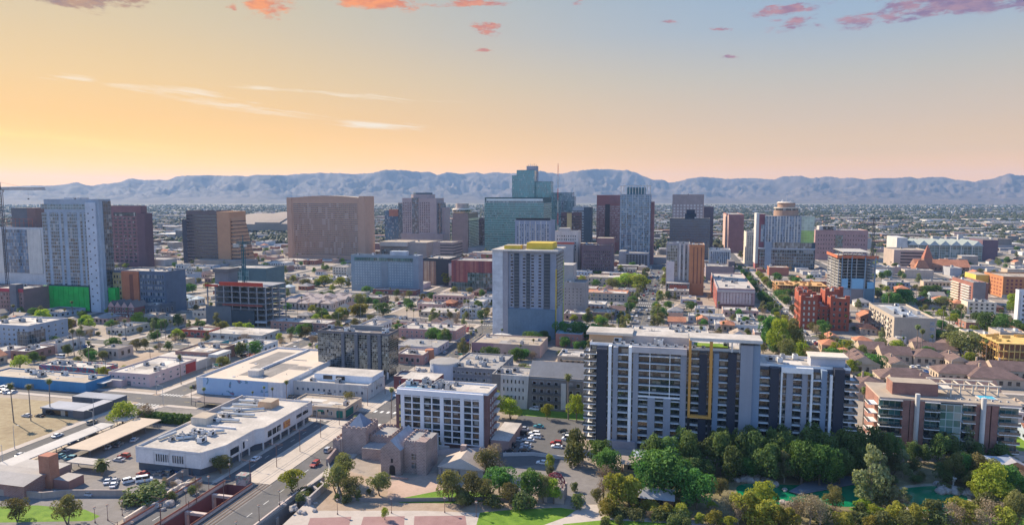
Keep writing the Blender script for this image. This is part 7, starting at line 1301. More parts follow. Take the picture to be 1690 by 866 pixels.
for a in [('olive',29,858,822,44),('olive',112,864,819,52),('fanpalm',169,784,752),('lime',202,698,664,50),('bare',242,696,666,34),('bush',243,826,802,80),('bush',215,830,815,40),('olive',365,780,751,42),('lime',482,809,776,46),('bush',505,816,803,26),('bush',500,826,811,30),
 ('olive',568,797,750,50),('olive',556,815,768,48),('olive',578,823,787,42),('olive',627,817,780,46),('lime',635,857,837,15),('olive',742,827,776,52),('olive',779,825,779,42),('bare',814,783,735,58),('olive',806,786,742,46),('ficus',824,812,772,56),('ficus',874,826,776,54),('olive',800,829,792,38),('olive',841,832,797,40),('bush',815,837,817,36),('bush',862,840,812,46),('olive',762,838,815,26),
 ('lime',908,776,750,16),('bush',908,783,770,18),('lime',914,831,790,30),('olive',897,828,785,34),('ficus',992,772,727,54),('ficus',1002,786,742,52),('bare',997,825,770,42),('olive',985,829,806,28),('yellow',1018,836,782,48),('yellow',1042,838,788,46),('yellow',1003,850,822,34),('bush',1020,852,836,40),('bush',1050,856,840,40),('bush',1090,858,838,44),('bush',1122,861,840,44),
 ('ficus',1092,820,743,104),('ficus',1070,818,757,70),('ficus',1118,818,757,64),('ficus',1150,840,776,66),('ficus',1132,830,772,46),('olive',1188,817,789,34),
 ('dark',1078,778,716,40),('dark',1105,780,722,44),('dark',1137,782,712,44),('dark',1165,780,724,44),('dark',1190,784,714,46),('dark',1218,780,712,46),('dark',1246,784,714,46),('dark',1275,782,712,48),('dark',1300,787,714,46),('dark',1332,784,708,50),('dark',1362,787,714,50),('dark',1392,783,708,46),('dark',1418,780,716,44),('dark',1445,778,706,44),('dark',1470,776,716,40),('dark',1208,796,738,40),('dark',1265,796,734,44),('dark',1238,768,704,36),('dark',1128,772,708,36),('dark',1385,800,742,44),('dark',1420,796,740,40),('dark',1185,768,706,36),('dark',1290,768,702,40),('dark',1340,770,700,44),('dark',1410,768,704,40),
 ('ficus',1322,798,728,66),('ficus',1352,802,734,60),('ficus',1372,806,748,42),('euc',1294,796,745,34),('lime',1259,838,799,58),('yellow',1234,862,812,56),('yellow',1262,870,826,50),('yellow',1282,872,834,40),('bare',1205,854,811,38),('bare',1218,864,826,30),('yellow',1100,856,830,30),('yellow',1126,858,832,30),('yellow',1078,852,834,30),('yellow',1176,866,842,32),('bare',1310,858,820,46),('bare',1335,864,814,52),('bare',1352,870,822,46),('olive',1376,842,803,38),('yellow',1300,876,838,44),('yellow',1395,874,846,44),('bush',1420,866,846,44),('yellow',1440,874,850,40),
 ('euc',1437,842,736,54),('euc',1463,845,780,42),('euc',1491,829,804,22),('euc',1449,812,745,40),('euc',1490,788,744,28),('yellow',1480,866,828,42),('yellow',1508,874,834,44),('olive',1495,876,842,40),
 ('olive',1574,800,748,44),('ficus',1592,800,752,46),('olive',1614,806,750,54),('lime',1636,830,768,70),('ficus',1662,822,768,46),('olive',1600,812,778,34),('yellow',1590,866,826,58),('bare',1570,872,832,48),('bare',1636,866,828,62),('olive',1676,868,812,56),('bare',1688,806,778,36),('bare',1612,876,840,50),('bush',1556,806,796,18),('bush',1565,809,799,18),('bush',1585,813,804,16),('yellow',1660,876,838,40),('lime',1612,826,796,30),
 ('fanpalm',1557,752,702),('euc',1596,756,706,28),('dark',1548,762,716,34),('dark',1575,762,726,34),('dark',1612,762,730,30),('dark',1650,765,732,36),('dark',1505,762,728,26),('dark',1525,765,734,26),
 ('lime',843,692,660,40),('lime',816,688,645,22),('lime',903,692,667,22),('lime',952,694,652,34),('palm',938,692,620),('fanpalm',838,676,648),('bush',950,742,708,24),('bush',949,768,728,20),('lime',952,760,738,14),('palm',646,690,641),('fanpalm',590,700,683),('fanpalm',600,702,684),('bare',613,650,626,28),('olive',575,668,648,34),('bush',770,735,722,40),('bush',720,738,728,30),
 ('ficus',955,566,533,50),('ficus',930,562,532,34),('ficus',980,566,536,40),('lime',1035,475,452,50),('lime',1055,478,455,40),('olive',1010,478,460,30),('lime',1287,588,528,34),('ficus',1270,578,524,30),('olive',1306,585,528,34),('olive',1298,604,560,36),('lime',1320,600,566,30),('bare',1340,604,570,34),
 ('lime',535,472,455,34),('lime',562,474,458,24),('olive',470,478,462,26),('olive',505,475,460,24),('ficus',632,520,500,36),('olive',595,505,485,26),('yellow',590,520,502,40),('yellow',562,528,508,26),('lime',70,540,512,36),('yellow',112,548,526,30),('lime',140,535,520,24),('lime',230,538,516,30),('lime',738,470,450,28),('olive',760,468,455,20),('lime',1480,588,562,34),('olive',1590,590,548,76),('bare',1572,585,558,40),('ficus',1625,552,516,34),('ficus',1652,556,520,34),('lime',1672,520,486,24),('ficus',1490,505,478,40),('ficus',1470,512,484,34),('olive',1555,510,490,36),('ficus',1440,615,585,40),('olive',1420,600,570,30),('lime',1400,590,562,34),('ficus',1375,600,575,40)]: tree(*a)
for px,pb,pt in ((23,697,634),(51,694,636),(83,684,627),(316,668,638),(338,676,640),(417,670,646),(436,664,638),(451,670,640),(473,672,629),(123,590,544),(134,588,545),(147,604,564),(181,572,548),(266,558,530),(274,560,528),(282,556,530),(290,560,534),(75,560,530),(672,534,511),(683,534,511),(694,536,512),(713,536,511),(726,538,513),(739,538,511),(752,540,511),(766,530,510),(780,532,512),(800,536,510),(1012,548,516),(1025,540,514),(1020,562,520),(1085,540,508),(1150,540,512),(1170,545,512),(1205,540,510),(1237,540,508),(1262,545,505),(1288,545,505),(1345,540,508),(1365,538,510),(1395,548,520),(1555,548,506),(1566,545,508),(1585,540,505),(1600,535,508),(1512,590,538),(1520,596,545),(1420,650,620),(1436,655,618),(1425,690,645),(1424,700,640),(1648,585,560),(1626,600,562),(1590,610,575),(120,520,506),(880,585,560)): tree('palm',px,pb,pt)
GP=random.Random(17); OCCG=[]
def garden(n,x0,x1,y0,y1,kinds,hm):
    for _ in range(n):
        px,pb=GP.uniform(x0,x1),GP.uniform(y0,y1); k=GP.choice(kinds); hp=GP.uniform(*hm)
        if (1478<px<1606 and 800<pb<850) or (1215<px<1432 and 795<pb<836): continue
        x,y=gnd(px,pb)
        if not isfree(x-.5,y-.5,x+.5,y+.5): continue
        tree(k,px,pb,pb-hp,hp*GP.uniform(1.0,1.6))
garden(46,985,1250,838,872,('bush','bush','yellow','lime','bare'),(12,26)); garden(60,1250,1690,842,876,('bush','yellow','bare','olive','bush','lime'),(14,34)); garden(30,1060,1470,782,800,('dark','bush','ficus'),(16,40)); garden(26,1440,1690,768,800,('dark','bush','olive','dark'),(14,34)); garden(16,1600,1700,800,842,('olive','bush','ficus','lime'),(18,40)); garden(22,740,960,800,842,('bush','olive','bush'),(12,26)); garden(10,500,640,805,835,('bush','bush'),(8,14)); garden(10,200,330,790,835,('bush','bare'),(8,16))
# clipped hedge behind the office
c0=gnd(238,694); c1=gnd(335,690); t=T('clipped_hedge','long clipped dark green hedge behind the office car park','hedge',(c0[0]+c1[0])/2,c0[1]); L=[]
n=9
for i in range(n): L.append((c0[0]+(c1[0]-c0[0])*i/(n-1)-t.loc[0],0,2.2,3.0,2.0,2.4))
link('foliage',crown_mesh('foliage',L,5200,.42,LM['ficus'],77),t.o)
# street trees in world positions
for x,y0,y1,st,kinds in ((79,405,900,10,('olive','lime','ficus','palm')),(96,405,900,11,('olive','lime','ficus','palm')),(-38,520,900,17,('palm','olive')),(-15,520,900,19,('palm','lime','olive')),(191,405,800,17,('olive','palm','ficus')),(209,405,800,19,('lime','olive')),(-130,400,520,15,('olive','palm')),(-255,300,620,30,('palm','olive','bare')),(-237,300,500,34,('bush','lime'))):
    y=y0+TR.uniform(0,6)
    while y<y1:
        if not any(abs(y-c)<11 for c in STY):
            k=TR.choice(kinds); h={'palm':TR.uniform(11,17),'olive':TR.uniform(6,9),'lime':TR.uniform(6,9),'ficus':TR.uniform(7,10),'bare':6,'bush':2.2}[k]
            if k=='palm' or isfree(x-2,y-2,x+2,y+2): tree_at(k,x+TR.uniform(-.8,.8),y,h,TR.uniform(.85,1.15))
        y+=st*TR.uniform(.7,1.3)
# ---------------------------------------------------------------- cars
CARP={}
PAINTC={n:P(c,rough=.42,var=.04,spec=.5) for n,c in dict(white=(.74,.74,.73),silver=(.42,.43,.45),black=(.02,.02,.022),grey=(.13,.135,.14),red=(.30,.025,.025),blue=(.03,.08,.22),teal=(.04,.22,.27),tan=(.34,.29,.22)).items()}
TYRE=P((.015,.015,.016)); CGL=P((.02,.026,.032),rough=.08,spec=.7,var=.05); LITE=P((.6,.6,.58),rough=.2); TAIL=P((.28,.015,.012),rough=.3)
def car_meshes(kind):
    if kind in CARP: return CARP[kind]
    L,Wd,hb,ht=dict(sedan=(4.6,1.84,.92,1.45),suv=(4.8,1.95,1.08,1.80),van=(5.4,2.05,1.2,2.25))[kind]
    cab=dict(sedan=(-1.75,-1.15,.35,1.0),suv=(-2.3,-2.0,.45,1.05),van=(-2.62,-2.5,1.25,1.85))[kind]  # rear bottom, rear top, front top, front bottom
    m=PAINTC['white']; b=MB(); w=Wd/2
    prof=[(-L/2,.42),(-L/2+.06,hb-.12),(-L/2+.35,hb),(cab[3],hb),(L/2-.35,hb-.18),(L/2-.02,hb-.36),(L/2,.38),(L/2-.25,.25),(-L/2+.2,.25)]
    def ext(prof,wl,wt,mat,zt):
        n=len(prof); k=len(b.v)
        for s in (-1,1): b.v+=[(s*(wl if z<zt else wt),y,z) for y,z in prof]
        i=b.mi(mat); b.f.append(tuple(range(k,k+n))); b.m.append(i); b.f.append(tuple(range(k+2*n-1,k+n-1,-1))); b.m.append(i)
        for j in range(n): b.f.append((k+j,k+n+j,k+n+(j+1)%n,k+(j+1)%n)); b.m.append(i)
    ext(prof,w,w*.94,m,hb-.15)
    ext([(cab[1]+.02,ht-.10),(cab[1]+.12,ht),(cab[2]-.15,ht),(cab[2]+.05,ht-.10)],w*.80,w*.76,m,ht-.05)
    for y in ((cab[0]+cab[1])/2+.05,-.55):  # pillars
        for s in (-1,1): b.box(s*w*.86-.05,y-.06,hb-.02,s*w*.86+.05,y+.06,ht-.06,m)
    body=b.mesh('body'); b=MB(); ext([(cab[0],hb-.03),(cab[1],ht-.09),(cab[2],ht-.09),(cab[3],hb-.03)],w*.91,w*.79,CGL,hb+.2); glass=b.mesh('window_glass')
    b=MB(); n=12
    for s in (-1,1):
        pass
    k=len(b.v)
    for s,xx in ((0,-.11),(1,.11)): b.v+=[(xx,.34*math.cos(6.283*i/n),.34*math.sin(6.283*i/n)) for i in range(n)]
    it=b.mi(TYRE); ir=b.mi(STEEL)
    for i in range(n): b.f.append((i,(i+1)%n,n+(i+1)%n,n+i)); b.m.append(it)
    b.f.append(tuple(range(n-1,-1,-1))); b.m.append(ir); b.f.append(tuple(range(n,2*n))); b.m.append(ir); wheel=b.mesh('wheel')
    hl=MB().box(-.2,-.05,-.08,.2,.05,.08,LITE).mesh('headlight'); tl=MB().box(-.18,-.05,-.09,.18,.05,.09,TAIL).mesh('tail_light')
    CARP[kind]=(body,glass,wheel,hl,tl,L,w,hb); return CARP[kind]
CR=random.Random(5); NC=[0]
KW=dict(sedan='saloon car',suv='tall estate car',van='van')
CARLIST=[]
def car(x,y,rz,kind=None,col=None,detail=True,z=.02):
    kind=kind or CR.choice(('sedan','sedan','suv')); col=col or CR.choice(('white','white','silver','black','grey','black','red','blue','silver','tan')); p=proj(x,y)
    if -15<p[0]<1705 and p[1]<880: CARLIST.append((math.hypot(x,y),x,y,rz,kind,col,z)); NC[0]+=1
def make_car(x,y,rz,kind,col,detail,z=.02):
    body,glass,wheel,hl,tl,L,w,hb=car_meshes(kind); o=bpy.data.objects.new('parked_van' if kind=='van' else 'parked_car',None); COL.objects.link(o); o.location=(x,y,z); o.rotation_euler.z=rz
    auto(o,f'{col} {KW[kind]}','van' if kind=='van' else 'car','parked cars',x,y)
    bo=link('body',body,o); bo.material_slots[0].link='OBJECT'; bo.material_slots[0].material=PAINTC[col]; link('window_glass',glass,o)
    if detail:
        for sx in (-1,1):
            for sy in (-1,1): link('wheel',wheel,o,(sx*(w-.1),sy*L*.3,.34))
            link('headlight',hl,o,(sx*w*.68,L/2-.06,hb-.42)); link('tail_light',tl,o,(sx*w*.7,-L/2+.03,hb-.25))
    return o
def carpx(px,py,rz=0.0,kind=None,col=None): x,y=gnd(px,py); return car(x,y,rz,kind,col)
H=math.pi/2
for a in ((178,796,.5,'sedan','white'),(190,795,.5,'sedan','silver'),(188,802,.5,'sedan','white'),(214,795,-.6,'suv','white'),(238,794,-.9,'van','white'),(145,817,H,'sedan','silver'),(88,817,H,'sedan','white'),(116,758,H+.2,'suv','teal'),(99,754,H,'sedan','teal'),(196,760,H,'sedan','silver'),(205,754,H,'suv','red'),(153,721,H,'suv','black'),(112,743,0,'sedan','silver'),(236,783,H,'sedan','red'),(262,783,H,'sedan','grey'),(275,782,H,'suv','grey'),(298,780,H,'sedan','blue'),(180,739,.3,'sedan','silver'),(196,735,.3,'suv','grey'),(222,727,.3,'sedan','silver'),(120,731,.2,'sedan','blue'),(134,726,.2,'sedan','white'),(35,752,.05,'sedan','silver'),(44,687,H,'sedan','silver'),(66,687,H,'sedan','black'),(542,744,0,'suv','silver'),
 (864,709,H,'sedan','silver'),(861,717,H,'suv','black'),(889,705,H,'sedan','teal'),(882,717,H,'suv','white'),(854,727,H,'sedan','silver'),(873,727,H,'sedan','white'),(842,737,H,'suv','black'),(868,735,H,'sedan','silver'),(867,740,H,'sedan','silver'),(865,745,H,'sedan','black'),(841,746,H,'sedan','black'),(884,722,H,'suv','white'),(929,713,H,'sedan','black'),(936,718,H,'sedan','grey'),(938,726,H,'van','white'),(918,733,H,'suv','red'),(919,738,H,'sedan','white'),(895,765,H,'sedan','white'),(953,825,0,'suv','blue'),(775,746,H,'sedan','silver'),(882,676,H,'suv','white'),(735,600,.0,'sedan','white'),(720,598,0,'sedan','black'),(700,612,0,'sedan','silver'),(690,610,0,'sedan','white'),
 (350,663,H,'sedan','grey'),(357,664,H,'suv','black'),(382,662,H,'suv','blue'),(392,661,H,'sedan','black'),(405,662,H,'sedan','red'),(420,663,H,'suv','red'),(480,655,H,'sedan','tan'),(508,654,H,'sedan','white'),(530,654,H,'suv','white'),(552,655,H,'sedan','white'),(455,655,H,'sedan','silver'),(358,607,H,'suv','white'),(405,593,.2,'sedan','black'),(415,600,0,'sedan','white'),(378,614,0,'sedan','black'),(187,604,H,'suv','black'),(100,590,H,'van','white'),(158,592,H,'sedan','grey'),(145,620,H,'sedan','white'),(150,622,H,'suv','silver'),(205,560,.3,'sedan','blue'),(157,634,0,'sedan','black')): carpx(*a)
CARS_W=[]
def lot(x0,y0,x1,y1,rows,step=2.9,p=.75,rz=0.0,det=True):
    for k in range(rows):
        y=y0+(y1-y0)*(k+.5)/rows; x=x0
        while x<x1:
            if CR.random()<p and isfree(x-1,y-2,x+1,y+2): car(x,y,CR.choice((0,math.pi)),None,None,det)
            x+=step
for px0,px1,py,det in ((625,690,499,False),(640,720,494,False),(660,800,505,False),(690,808,498,False),(705,806,491,False),(440,478,517,False),(448,490,522,False),(1490,1600,612,False),(1505,1590,606,False),(1185,1265,556,False),(1050,1120,512,False),(1560,1680,462,False),(1570,1690,457,False),(935,965,580,False),(-20,30,640,True),(-10,35,646,True)):
    a,c=gnd(px0,py),gnd(px1,py); x=a[0]
    while x<c[0]:
        if CR.random()<.72 and isfree(x-.9,a[1]-2,x+.9,a[1]+2): car(x,a[1],CR.choice((0,math.pi)),None,None,det)
        x+=3.0
for x,y0,y1,st in ((82.7,400,860,7.5),(91.3,400,860,8),(-32.5,525,900,22),(-22,525,900,25),(-143,405,500,26),(-135,405,640,24),(-243.5,300,500,34),(-249,240,520,40),(196,400,700,15),(-153,290,372,30),(-358,400,700,30)):
    y=y0
    while y<y1:
        if not any(abs(y-c)<10 for c in STY) and CR.random()<.8: car(x,y,0 if CR.random()<.5 else math.pi,None,None,y<480)
        y+=st*CR.uniform(.8,1.4)
CL=0
for _ in range(4000):
    if CL>=120: break
    px,py=CR.uniform(-10,1700),CR.uniform(505,640); x,y=gnd(px,py)
    if y<300 or not isfree(x-3,y-3,x+9,y+3) or (-165<x<-118 and y<400) or any(abs(y-c)<7 for c in STY): continue
    if any(abs(x-c)<9 for c in STX): 
        continue
    for k in range(CR.choice((1,2,3,4))): car(x+k*2.8,y,CR.choice((0,math.pi)),None,None,y<430); CL+=1
for x,y0,y1,st in ((-30,400,900,26),(-24,400,900,30),(-135.5,300,640,38),(-154,215,380,46),(-129.5,210,380,55),(-242.5,180,640,44),(-249.5,170,640,47),(203,410,700,40),(-358,390,700,50)):
    y=y0+CR.uniform(0,15)
    while y<y1:
        if not any(abs(y-c)<9 for c in STY): car(x,y,0 if x in(-30,-154,-249.5) else math.pi,None,None,y<430)
        y+=st*CR.uniform(.6,1.5)
CARLIST.sort(key=lambda c:c[0])
for d,x,y,rz,k,c,z in CARLIST[:298]: make_car(x,y,rz,k,c,d<470,z)
fb_=MB()
for d,x,y,rz,k,c,z in CARLIST[298:]:
    s_=abs(math.sin(rz))>.7; a,b_=(2.3,.9) if s_ else (.9,2.3)
    fb_.box(x-a,y-b_,.25,x+a,y+b_,.95,PAINTC[c],None,False); fb_.box(x-a*.75,y-b_*.6,.95,x+a*.75,y+b_*.5,1.42,CGL,PAINTC[c],False)
o=link('distant_parked_cars',fb_.mesh('distant_parked_cars')); o['kind']='stuff'; o['label']='many small parked cars in the streets and lots further off'
# ---------------------------------------------------------------- lamps and poles
LP=P((.16,.09,.075),rough=.6); LH=P((.62,.58,.5),rough=.4)
def lamp_mesh():
    b=MB(); b.cyl(0,0,0,.5,.22,.16,8,LP); b.cyl(0,0,.5,4.4,.09,.07,6,LP); p=b.mesh('post'); b=MB(); b.cyl(0,0,4.4,4.6,.2,.34,8,LP); b.cyl(0,0,4.6,5.0,.34,.42,8,LH); b.cyl(0,0,5.0,5.1,.46,.3,8,LP); return p,b.mesh('lamp_head')
LM1=lamp_mesh(); NA=[0]
def lamp(x,y,z=0.0):
    o=bpy.data.objects.new('street_lamp',None); COL.objects.link(o); o.location=(x,y,z); auto(o,'short lantern lamp post','street lamp','short lantern lamps on the bridge and plaza',x,y); link('post',LM1[0],o); link('lamp_head',LM1[1],o)
for y in range(132,200,11): lamp(-122.6,y,1.0); lamp(-151.9,y+4,1.0)
for px,py in ((202,850),(557,848),(646,846),(734,845),(786,852),(240,815),(302,800),(317,784),(157,862),(178,858)): lamp(*gnd(px,py))
b=MB(); b.cyl(0,0,0,9,.14,.09,6,LP); PM=b.mesh('pole'); b=MB(); b.tube((0,0,8.6),(-3.0,0,9.0),.06,n=4,mat=LP); b.tube((0,0,7.6),(-3.0,0,8.9),.04,n=3,mat=LP); AM=b.mesh('bracket_arm')
for i,y in enumerate(list(range(136,270,16))):
    for x,s in ((-151.2,1),(-140.9,-1)) if y<199 else ((-142.3,1),):
        o=bpy.data.objects.new('tram_wire_pole',None); COL.objects.link(o); o.location=(x,y,0); auto(o,'slim red-brown tram wire pole','pole','tram wire poles along the avenue',x,y); link('pole',PM,o); a=link('bracket_arm',AM,o); a.scale.x=s
        if y>=199: b_=link('bracket_arm',AM,o); b_.scale.x=-1
for y in range(292,372,20):
    o=bpy.data.objects.new('tram_wire_pole',None); COL.objects.link(o); o.location=(-142.3,y,0); auto(o,'slim red-brown tram wire pole','pole','tram wire poles along the avenue',-142.3,y); link('pole',PM,o); link('bracket_arm',AM,o)
b=MB(); b.cyl(0,0,0,9.5,.13,.08,6,STEEL); SP=b.mesh('pole'); b=MB(); b.tube((0,0,9.4),(2.4,0,9.8),.06,n=4,mat=STEEL); SA=b.mesh('arm'); SHD=MB().box(2.0,-.16,9.72,2.9,.16,9.88,LH).mesh('lamp_head')
def street_light(x,y,rz):
    o=bpy.data.objects.new('street_light',None); COL.objects.link(o); o.location=(x,y,0); o.rotation_euler.z=rz; auto(o,'tall grey one-armed street light','street light','tall street lights beside the roads',x,y); link('pole',SP,o); link('arm',SA,o); link('lamp_head',SHD,o)
for x,y0,y1,st in ((-254,170,520,38),(-238,190,520,40),(-156.2,215,264,42),(-120.5,225,380,44),(-150,400,520,40),(-37,410,760,45),(-17,430,760,45),(79,410,700,48)):
    y=y0
    while y<y1: street_light(x,y,0 if x in(-254,-156.2,-150,-37,79) else math.pi); y+=st
b=MB(); b.cyl(0,0,0,11,.16,.11,6,BARK); UPM=b.mesh("pole"); UA=MB().box(-1.3,-.08,10.1,1.3,.08,10.26,BARK).mesh('cross_arm')
for x,y0,y1,st in ((-300,300,520,32),(-415,330,560,36),(-228,390,500,34),(145,420,640,38)):
    y=y0
    while y<y1: o=bpy.data.objects.new('utility_pole',None); COL.objects.link(o); o.location=(x,y,0); auto(o,'wooden utility pole','utility pole','wooden utility poles in the low-rise blocks',x,y); link("pole",UPM,o); link('cross_arm',UA,o); y+=st
# flag on its pole by the rose hall, green street name signs
c=gnd(775,590); t=T('flag','striped flag on a slim pole by the rose-coloured hall','flag',*c); t.part('pole',MB().cyl(*c,0,12,.12,.07,6,STEEL)); fb=MB()
for k in range(7): fb.face([(c[0]-4.2,c[1]-.3,11.6-k*.34-1.0),(c[0]-.1,c[1],11.8-k*.34),(c[0]-.1,c[1],11.46-k*.34),(c[0]-4.2,c[1]-.3,11.26-k*.34-1.0)],P((.42,.04,.05)) if k%2==0 else WHITE)
fb.face([(c[0]-1.9,c[1]-.2,11.32),(c[0]-.1,c[1]-.06,11.82),(c[0]-.1,c[1]-.06,10.5),(c[0]-1.9,c[1]-.2,10.0)],P((.03,.05,.2))); t.part('cloth',fb)
for px,py in ((523,698),(755,600),(423,612),(352,618)):
    c=gnd(px,py); o=bpy.data.objects.new('signal_mast',None); COL.objects.link(o); o.location=(*c,0); auto(o,'signal mast with green sign','traffic signal','signal masts at the crossings',*c)
    b=MB(); b.cyl(0,0,0,7,.16,.12,6,STEEL); link('pole',b.mesh('pole'),o); b=MB(); b.tube((0,0,6.4),(6,0,6.7),.09,n=5,mat=STEEL); link('arm',b.mesh('arm'),o); link('street_sign',MB().box(.6,-.1,5.5,3.4,0,6.3,P((.01,.20,.12))).mesh('street_sign'),o); link('signal_head',MB().box(5.2,-.2,5.5,5.7,.2,6.7,BLACK).mesh('signal_head'),o)
# ---------------------------------------------------------------- low blocks between the landmarks
for r in ((-330,318,-262,362),(-356,200,-256,266),(-236,150,-165,290),(-166,100,-118,380),(-118,150,-36,330),(-40,150,260,300),(-236,290,-166,376),(94,398,128,450)): OCC.append(r)
FR=random.Random(99); NB=[0]
WALLS=[('tan',TAN),('cream',CREAM),('white',WHITE),('pink',PINK),('grey',GREY),('red brick',REDBR),('beige',P((.44,.36,.30),streak=.1)),('brown',P((.25,.17,.13),streak=.1)),('pale grey',LGREY),('rust red',RUST),('white',P((.62,.60,.58),streak=.1)),('pale blue',P((.36,.42,.47),streak=.1))]
ROOFS=[('white',ROOFW),('white',ROOFW),('tan',ROOFT),('grey',ROOFG),('dark',ROOFD),('pale',P((.52,.49,.45),var=.2,scale=.06))]
PITCH=[('terracotta',TILE),('brown shingle',SHINGLE),('grey shingle',P((.24,.225,.22),var=.2,scale=.4)),('tan shingle',P((.33,.26,.20),var=.2,scale=.4))]
def filler(x,y,w,d,h,pitched=False,wc=None,rc=None,desc=None,nm=None,grp=None):
    wn,wm=wc or FR.choice(WALLS); rn,rm=rc or FR.choice(PITCH if pitched else ROOFS); kind=nm or ('small_house' if pitched else 'flat_roofed_building')
    o=bpy.data.objects.new(kind,None); COL.objects.link(o); o.location=(x+w/2,y+d/2,0); auto(o,desc or (f'{wn} house with {rn} roof' if pitched else f'low {wn} block, {rn} roof'),'house' if pitched else 'building',grp or ('small pitched-roof houses' if pitched else 'low flat-roofed blocks'),x+w/2,y+d/2)
    t=T.__new__(T); t.o=o; t.loc=(x+w/2,y+d/2,0); t.n=0; t.np={}; t.rst={}
    t.part('wall',MB().box(x,y,0,x+w,y+d,h,wm))
    if pitched:
        b=MB(); (b.hip(x,y,x+w,y+d,h,h+min(w,d)*.26,rm) if FR.random()<.5 else b.gable(x,y,x+w,y+d,h,h+min(w,d)*.28,wm,rm,'x' if w>d else 'y',.5)); t.part('roof',b)
        if FR.random()<.4: t.part('chimney',MB().box(x+w*.3,y+d*.6,h,x+w*.3+.8,y+d*.6+.8,h+min(w,d)*.3+.8,wm))
    else: t.roof(x,y,x+w,y+d,h,FR.uniform(.3,1.0),wm,rm,FR.choice((1,2,3,4)) if y<760 else 1,seed=int(x*13+y*7))
    if y<900:
        nf=max(1,int(h/3.2)); nw=max(2,int(w/3.6)); t.grid('F',x+.8,x+w-.8,.6,h-.3,nw,nf,.45,.5,y-.02,DARKGL)
        if y<560 and FR.random()<.6: t.part('door',MB().box(x+w*.5-.6,y-.08,0,x+w*.5+.6,y+.05,2.3,DGREY))
        side=x+w if x<0 else x
        if y<620: t.grid('R' if x<0 else 'L',y+1,y+d-1,.6,h-.3,max(2,int(d/4.5)),nf,.4,.5,side,DARKGL,name='side_window')
        if FR.random()<.35 and not pitched: t.part('awning',MB().box(x+w*.15,y-1.8,2.7,x+w*.85,y,2.9,FR.choice((ROOFW,RUST,ROOFG,ROOFT))))
    NB[0]+=1; OCC.append((x-1.5,y-1.5,x+w+1.5,y+d+1.5))
# brown shingle-roofed flats behind the brick flats, terracotta houses by the red cubes
for pl,pr,yb,d,h in ((1412,1470,662,16,8),(1475,1650,662,14,7.5),(1398,1452,618,22,7),(1455,1505,600,14,6.5),(1508,1562,604,14,6.5),(1566,1600,612,18,6.5),(1420,1462,590,14,6),(1600,1690,640,16,6),(1452,1545,642,15,6.5),(1548,1650,634,14,6.5),(1510,1580,590,12,6),(1640,1700,628,14,6.5),(1470,1500,618,20,6.5),(1605,1650,622,12,6)):
    Y=yat((pl+pr)/2,yb); X0=onY(pl,yb,Y)[0]; X1=onY(pr,yb,Y)[0]; filler(X0,Y,X1-X0,d,h*.85,True,('tan',TAN),('brown shingle',SHINGLE),'long brown-shingled flats','shingle_roofed_flats','long shingle-roofed flats')
for pl,pr,yb in ((1356,1386,583),(1384,1410,598),(1366,1384,570),(1150,1168,540),(1190,1212,548)): Y=yat((pl+pr)/2,yb); X0=onY(pl,yb,Y)[0]; X1=onY(pr,yb,Y)[0]; filler(X0,Y,X1-X0,12,5.5,True,('tan',P((.44,.30,.2))),('terracotta',TILE))
for rx0,ry0,rx1,ry1,wc,rc,dsc in ((265,505,336,500,('white',WHITE),('pale',P((.50,.55,.54),var=.15,scale=.3)),'green-grey-roofed white townhouse'),(440,485,482,480,('white',WHITE),('pale',P((.46,.52,.52),var=.15,scale=.3)),'green-grey-roofed white townhouse'),(486,500,590,495,('cream',P((.5,.41,.36))),('tan shingle',P((.36,.29,.26),var=.2,scale=.4)),'mauve-roofed cream townhouse')):
    a,c=gnd(rx0,ry0),gnd(rx1,ry1); y=min(a[1],c[1])-30
    for r in range(4):
        x=a[0]
        while x<c[0]:
            if isfree(x,y,x+9,y+9): filler(x,y,FR.uniform(8,9.5),FR.uniform(8,9.5),FR.uniform(5.5,7),True,wc,rc,dsc,'townhouse','pale townhouses in close rows')
            x+=11
        y+=14
X_=sorted(STX+[-840,-1000,790,930])
for j in range(len(STY)-1,-1,-1): pass
ys_=[296]+STY[1:]
NK=[0,0]
def fill_block(x0,y0,x1,y1,tries):
    for _ in range(tries):
        pit=int(FR.random()<(.5 if x0>60 and y0<700 else .22))
        w,d=(FR.uniform(9,13),FR.uniform(9,14)) if pit else (FR.uniform(12,34),FR.uniform(11,26))
        h=FR.uniform(3.4,5) if pit else FR.choice((4,4.5,5,6,7.5,4,5,10 if y0>600 else 5))
        x,y=FR.uniform(x0,x1-w),FR.uniform(y0,y1-d); p=proj(x+w/2,y+d/2)
        if x1-x0<w or y1-y0<d or not(-40<p[0]<1730): continue
        if NK[pit]<(292,250)[pit] and isfree(x-1,y-1,x+w+1,y+d+1): filler(x,y,w,d,h,pit); NK[pit]+=1
blocks=[]
for i in range(len(X_)-1):
    for j in range(len(ys_)-1): blocks.append((X_[i]+13,ys_[j]+11,X_[i+1]-13,ys_[j+1]-11))
blocks.sort(key=lambda b:b[1])
for b in blocks: fill_block(*b,75 if b[1]<640 else 20 if b[1]<900 else 8)
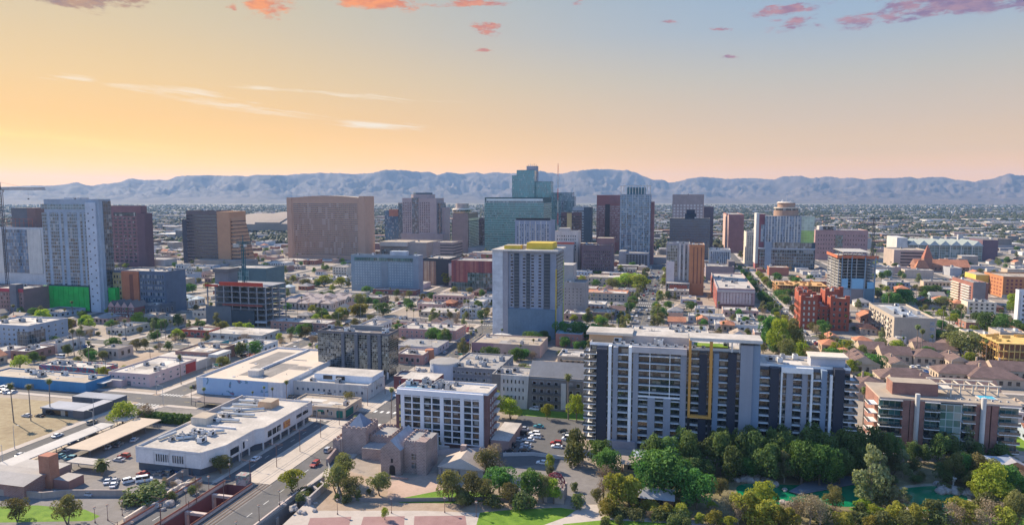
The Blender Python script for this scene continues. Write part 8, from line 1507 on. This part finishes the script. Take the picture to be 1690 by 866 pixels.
# trees between them
def fill_trees(n,ya,yb,kinds):
    k=0;g_=0
    while k<n and g_<n*40:
        g_+=1; py=FR.uniform(ya,yb); px=FR.uniform(-20,1710); x,y=gnd(px,py)
        if y<300: continue
        if any(abs(x-c)<8 for c in STX) or any(abs(y-c)<8 for c in STY) or not isfree(x-1.5,y-1.5,x+1.5,y+1.5): continue
        kd=FR.choice(kinds); h={'palm':FR.uniform(10,17),'olive':FR.uniform(5,8.5),'lime':FR.uniform(5,8),'ficus':FR.uniform(6,10),'bare':FR.uniform(4,7),'bush':FR.uniform(1.6,3),'dark':FR.uniform(6,10),'euc':FR.uniform(8,13)}[kd]
        tree_at(kd,x,y,h,FR.uniform(.85,1.2)); k+=1
fill_trees(560,404,480,('olive','dark','ficus','lime','palm','bare','ficus','euc')); fill_trees(520,480,600,('olive','dark','lime','ficus','palm','bush','bare','bush','ficus','euc')); fill_trees(40,600,660,('bush','olive','bush','lime'))
# ---------------------------------------------------------------- the town beyond
def far_town():
    rr=random.Random(4); roofs=MB(); mats=[P((.40,.38,.35)),P((.30,.25,.21)),P((.20,.17,.15)),P((.24,.13,.09)),P((.44,.42,.40)),P((.26,.25,.26)),P((.24,.2,.17))]
    for _ in range(9000):
        py=341+ (rr.random()**1.3)*110; px=rr.uniform(-120,1810); x,y=gnd(px,py)
        if y<800 or not isfree(x-12,y-12,x+12,y+12) or (y<1500 and (any(abs(x-c)<22 for c in STX) or any(abs(y-c)<20 for c in STY))): continue
        s=rr.uniform(.6,1.5)*(1+(y>2500)*.6); w,d,h=rr.uniform(8,26)*s,rr.uniform(8,20)*s,rr.uniform(3.5,7)
        if rr.random()<.05: w*=3; d*=2; h=9
        if y<1700 and rr.random()<.05: h=rr.uniform(10,22)
        m=rr.choice(mats); roofs.box(x-w/2,y-d/2,0,x+w/2,y+d/2,h,rr.choice(mats),rr.choice(mats),False)
    o=link('far_town',roofs.mesh('far_town')); o['kind']='stuff'; o['label']='far low roofs of the town spreading to the mountains'
    v=[];f=[];N=20000
    for _ in range(N):
        py=339+(rr.random()**1.25)*72; px=rr.uniform(-120,1810); x,y=gnd(px,py)
        if y<1250: continue
        h=rr.uniform(5,10)*(1+(y>3000)*.5); r=h*rr.uniform(.5,.9); i=len(v)
        n=6
        v+=[(x+r*.6*math.cos(1.047*k),y+r*.6*math.sin(1.047*k),.3) for k in range(n)]+[(x+r*rr.uniform(.8,1.1)*math.cos(1.047*k+.5),y+r*rr.uniform(.8,1.1)*math.sin(1.047*k+.5),h*.55) for k in range(n)]+[(x,y,h)]
        for k in range(n): f.append((i+k,i+(k+1)%n,i+n+k)); f.append((i+(k+1)%n,i+n+(k+1)%n,i+n+k)); f.append((i+n+k,i+n+(k+1)%n,i+2*n))
    me=bpy.data.meshes.new('far_trees'); me.from_pydata(v,[],f); me.materials.append(LEAF((.03,.045,.02),(.075,.085,.035),.1)); o=link('far_trees',me); o['kind']='stuff'; o['label']='far scattered trees between the roofs of the town'
far_town()
label_all()
import collections; print(collections.Counter(o.name.split('.')[0] for o,_,_,_ in AUTO)); print('NK',NK,len(AUTO),'things',NT_[0],NC[0],NB[0])
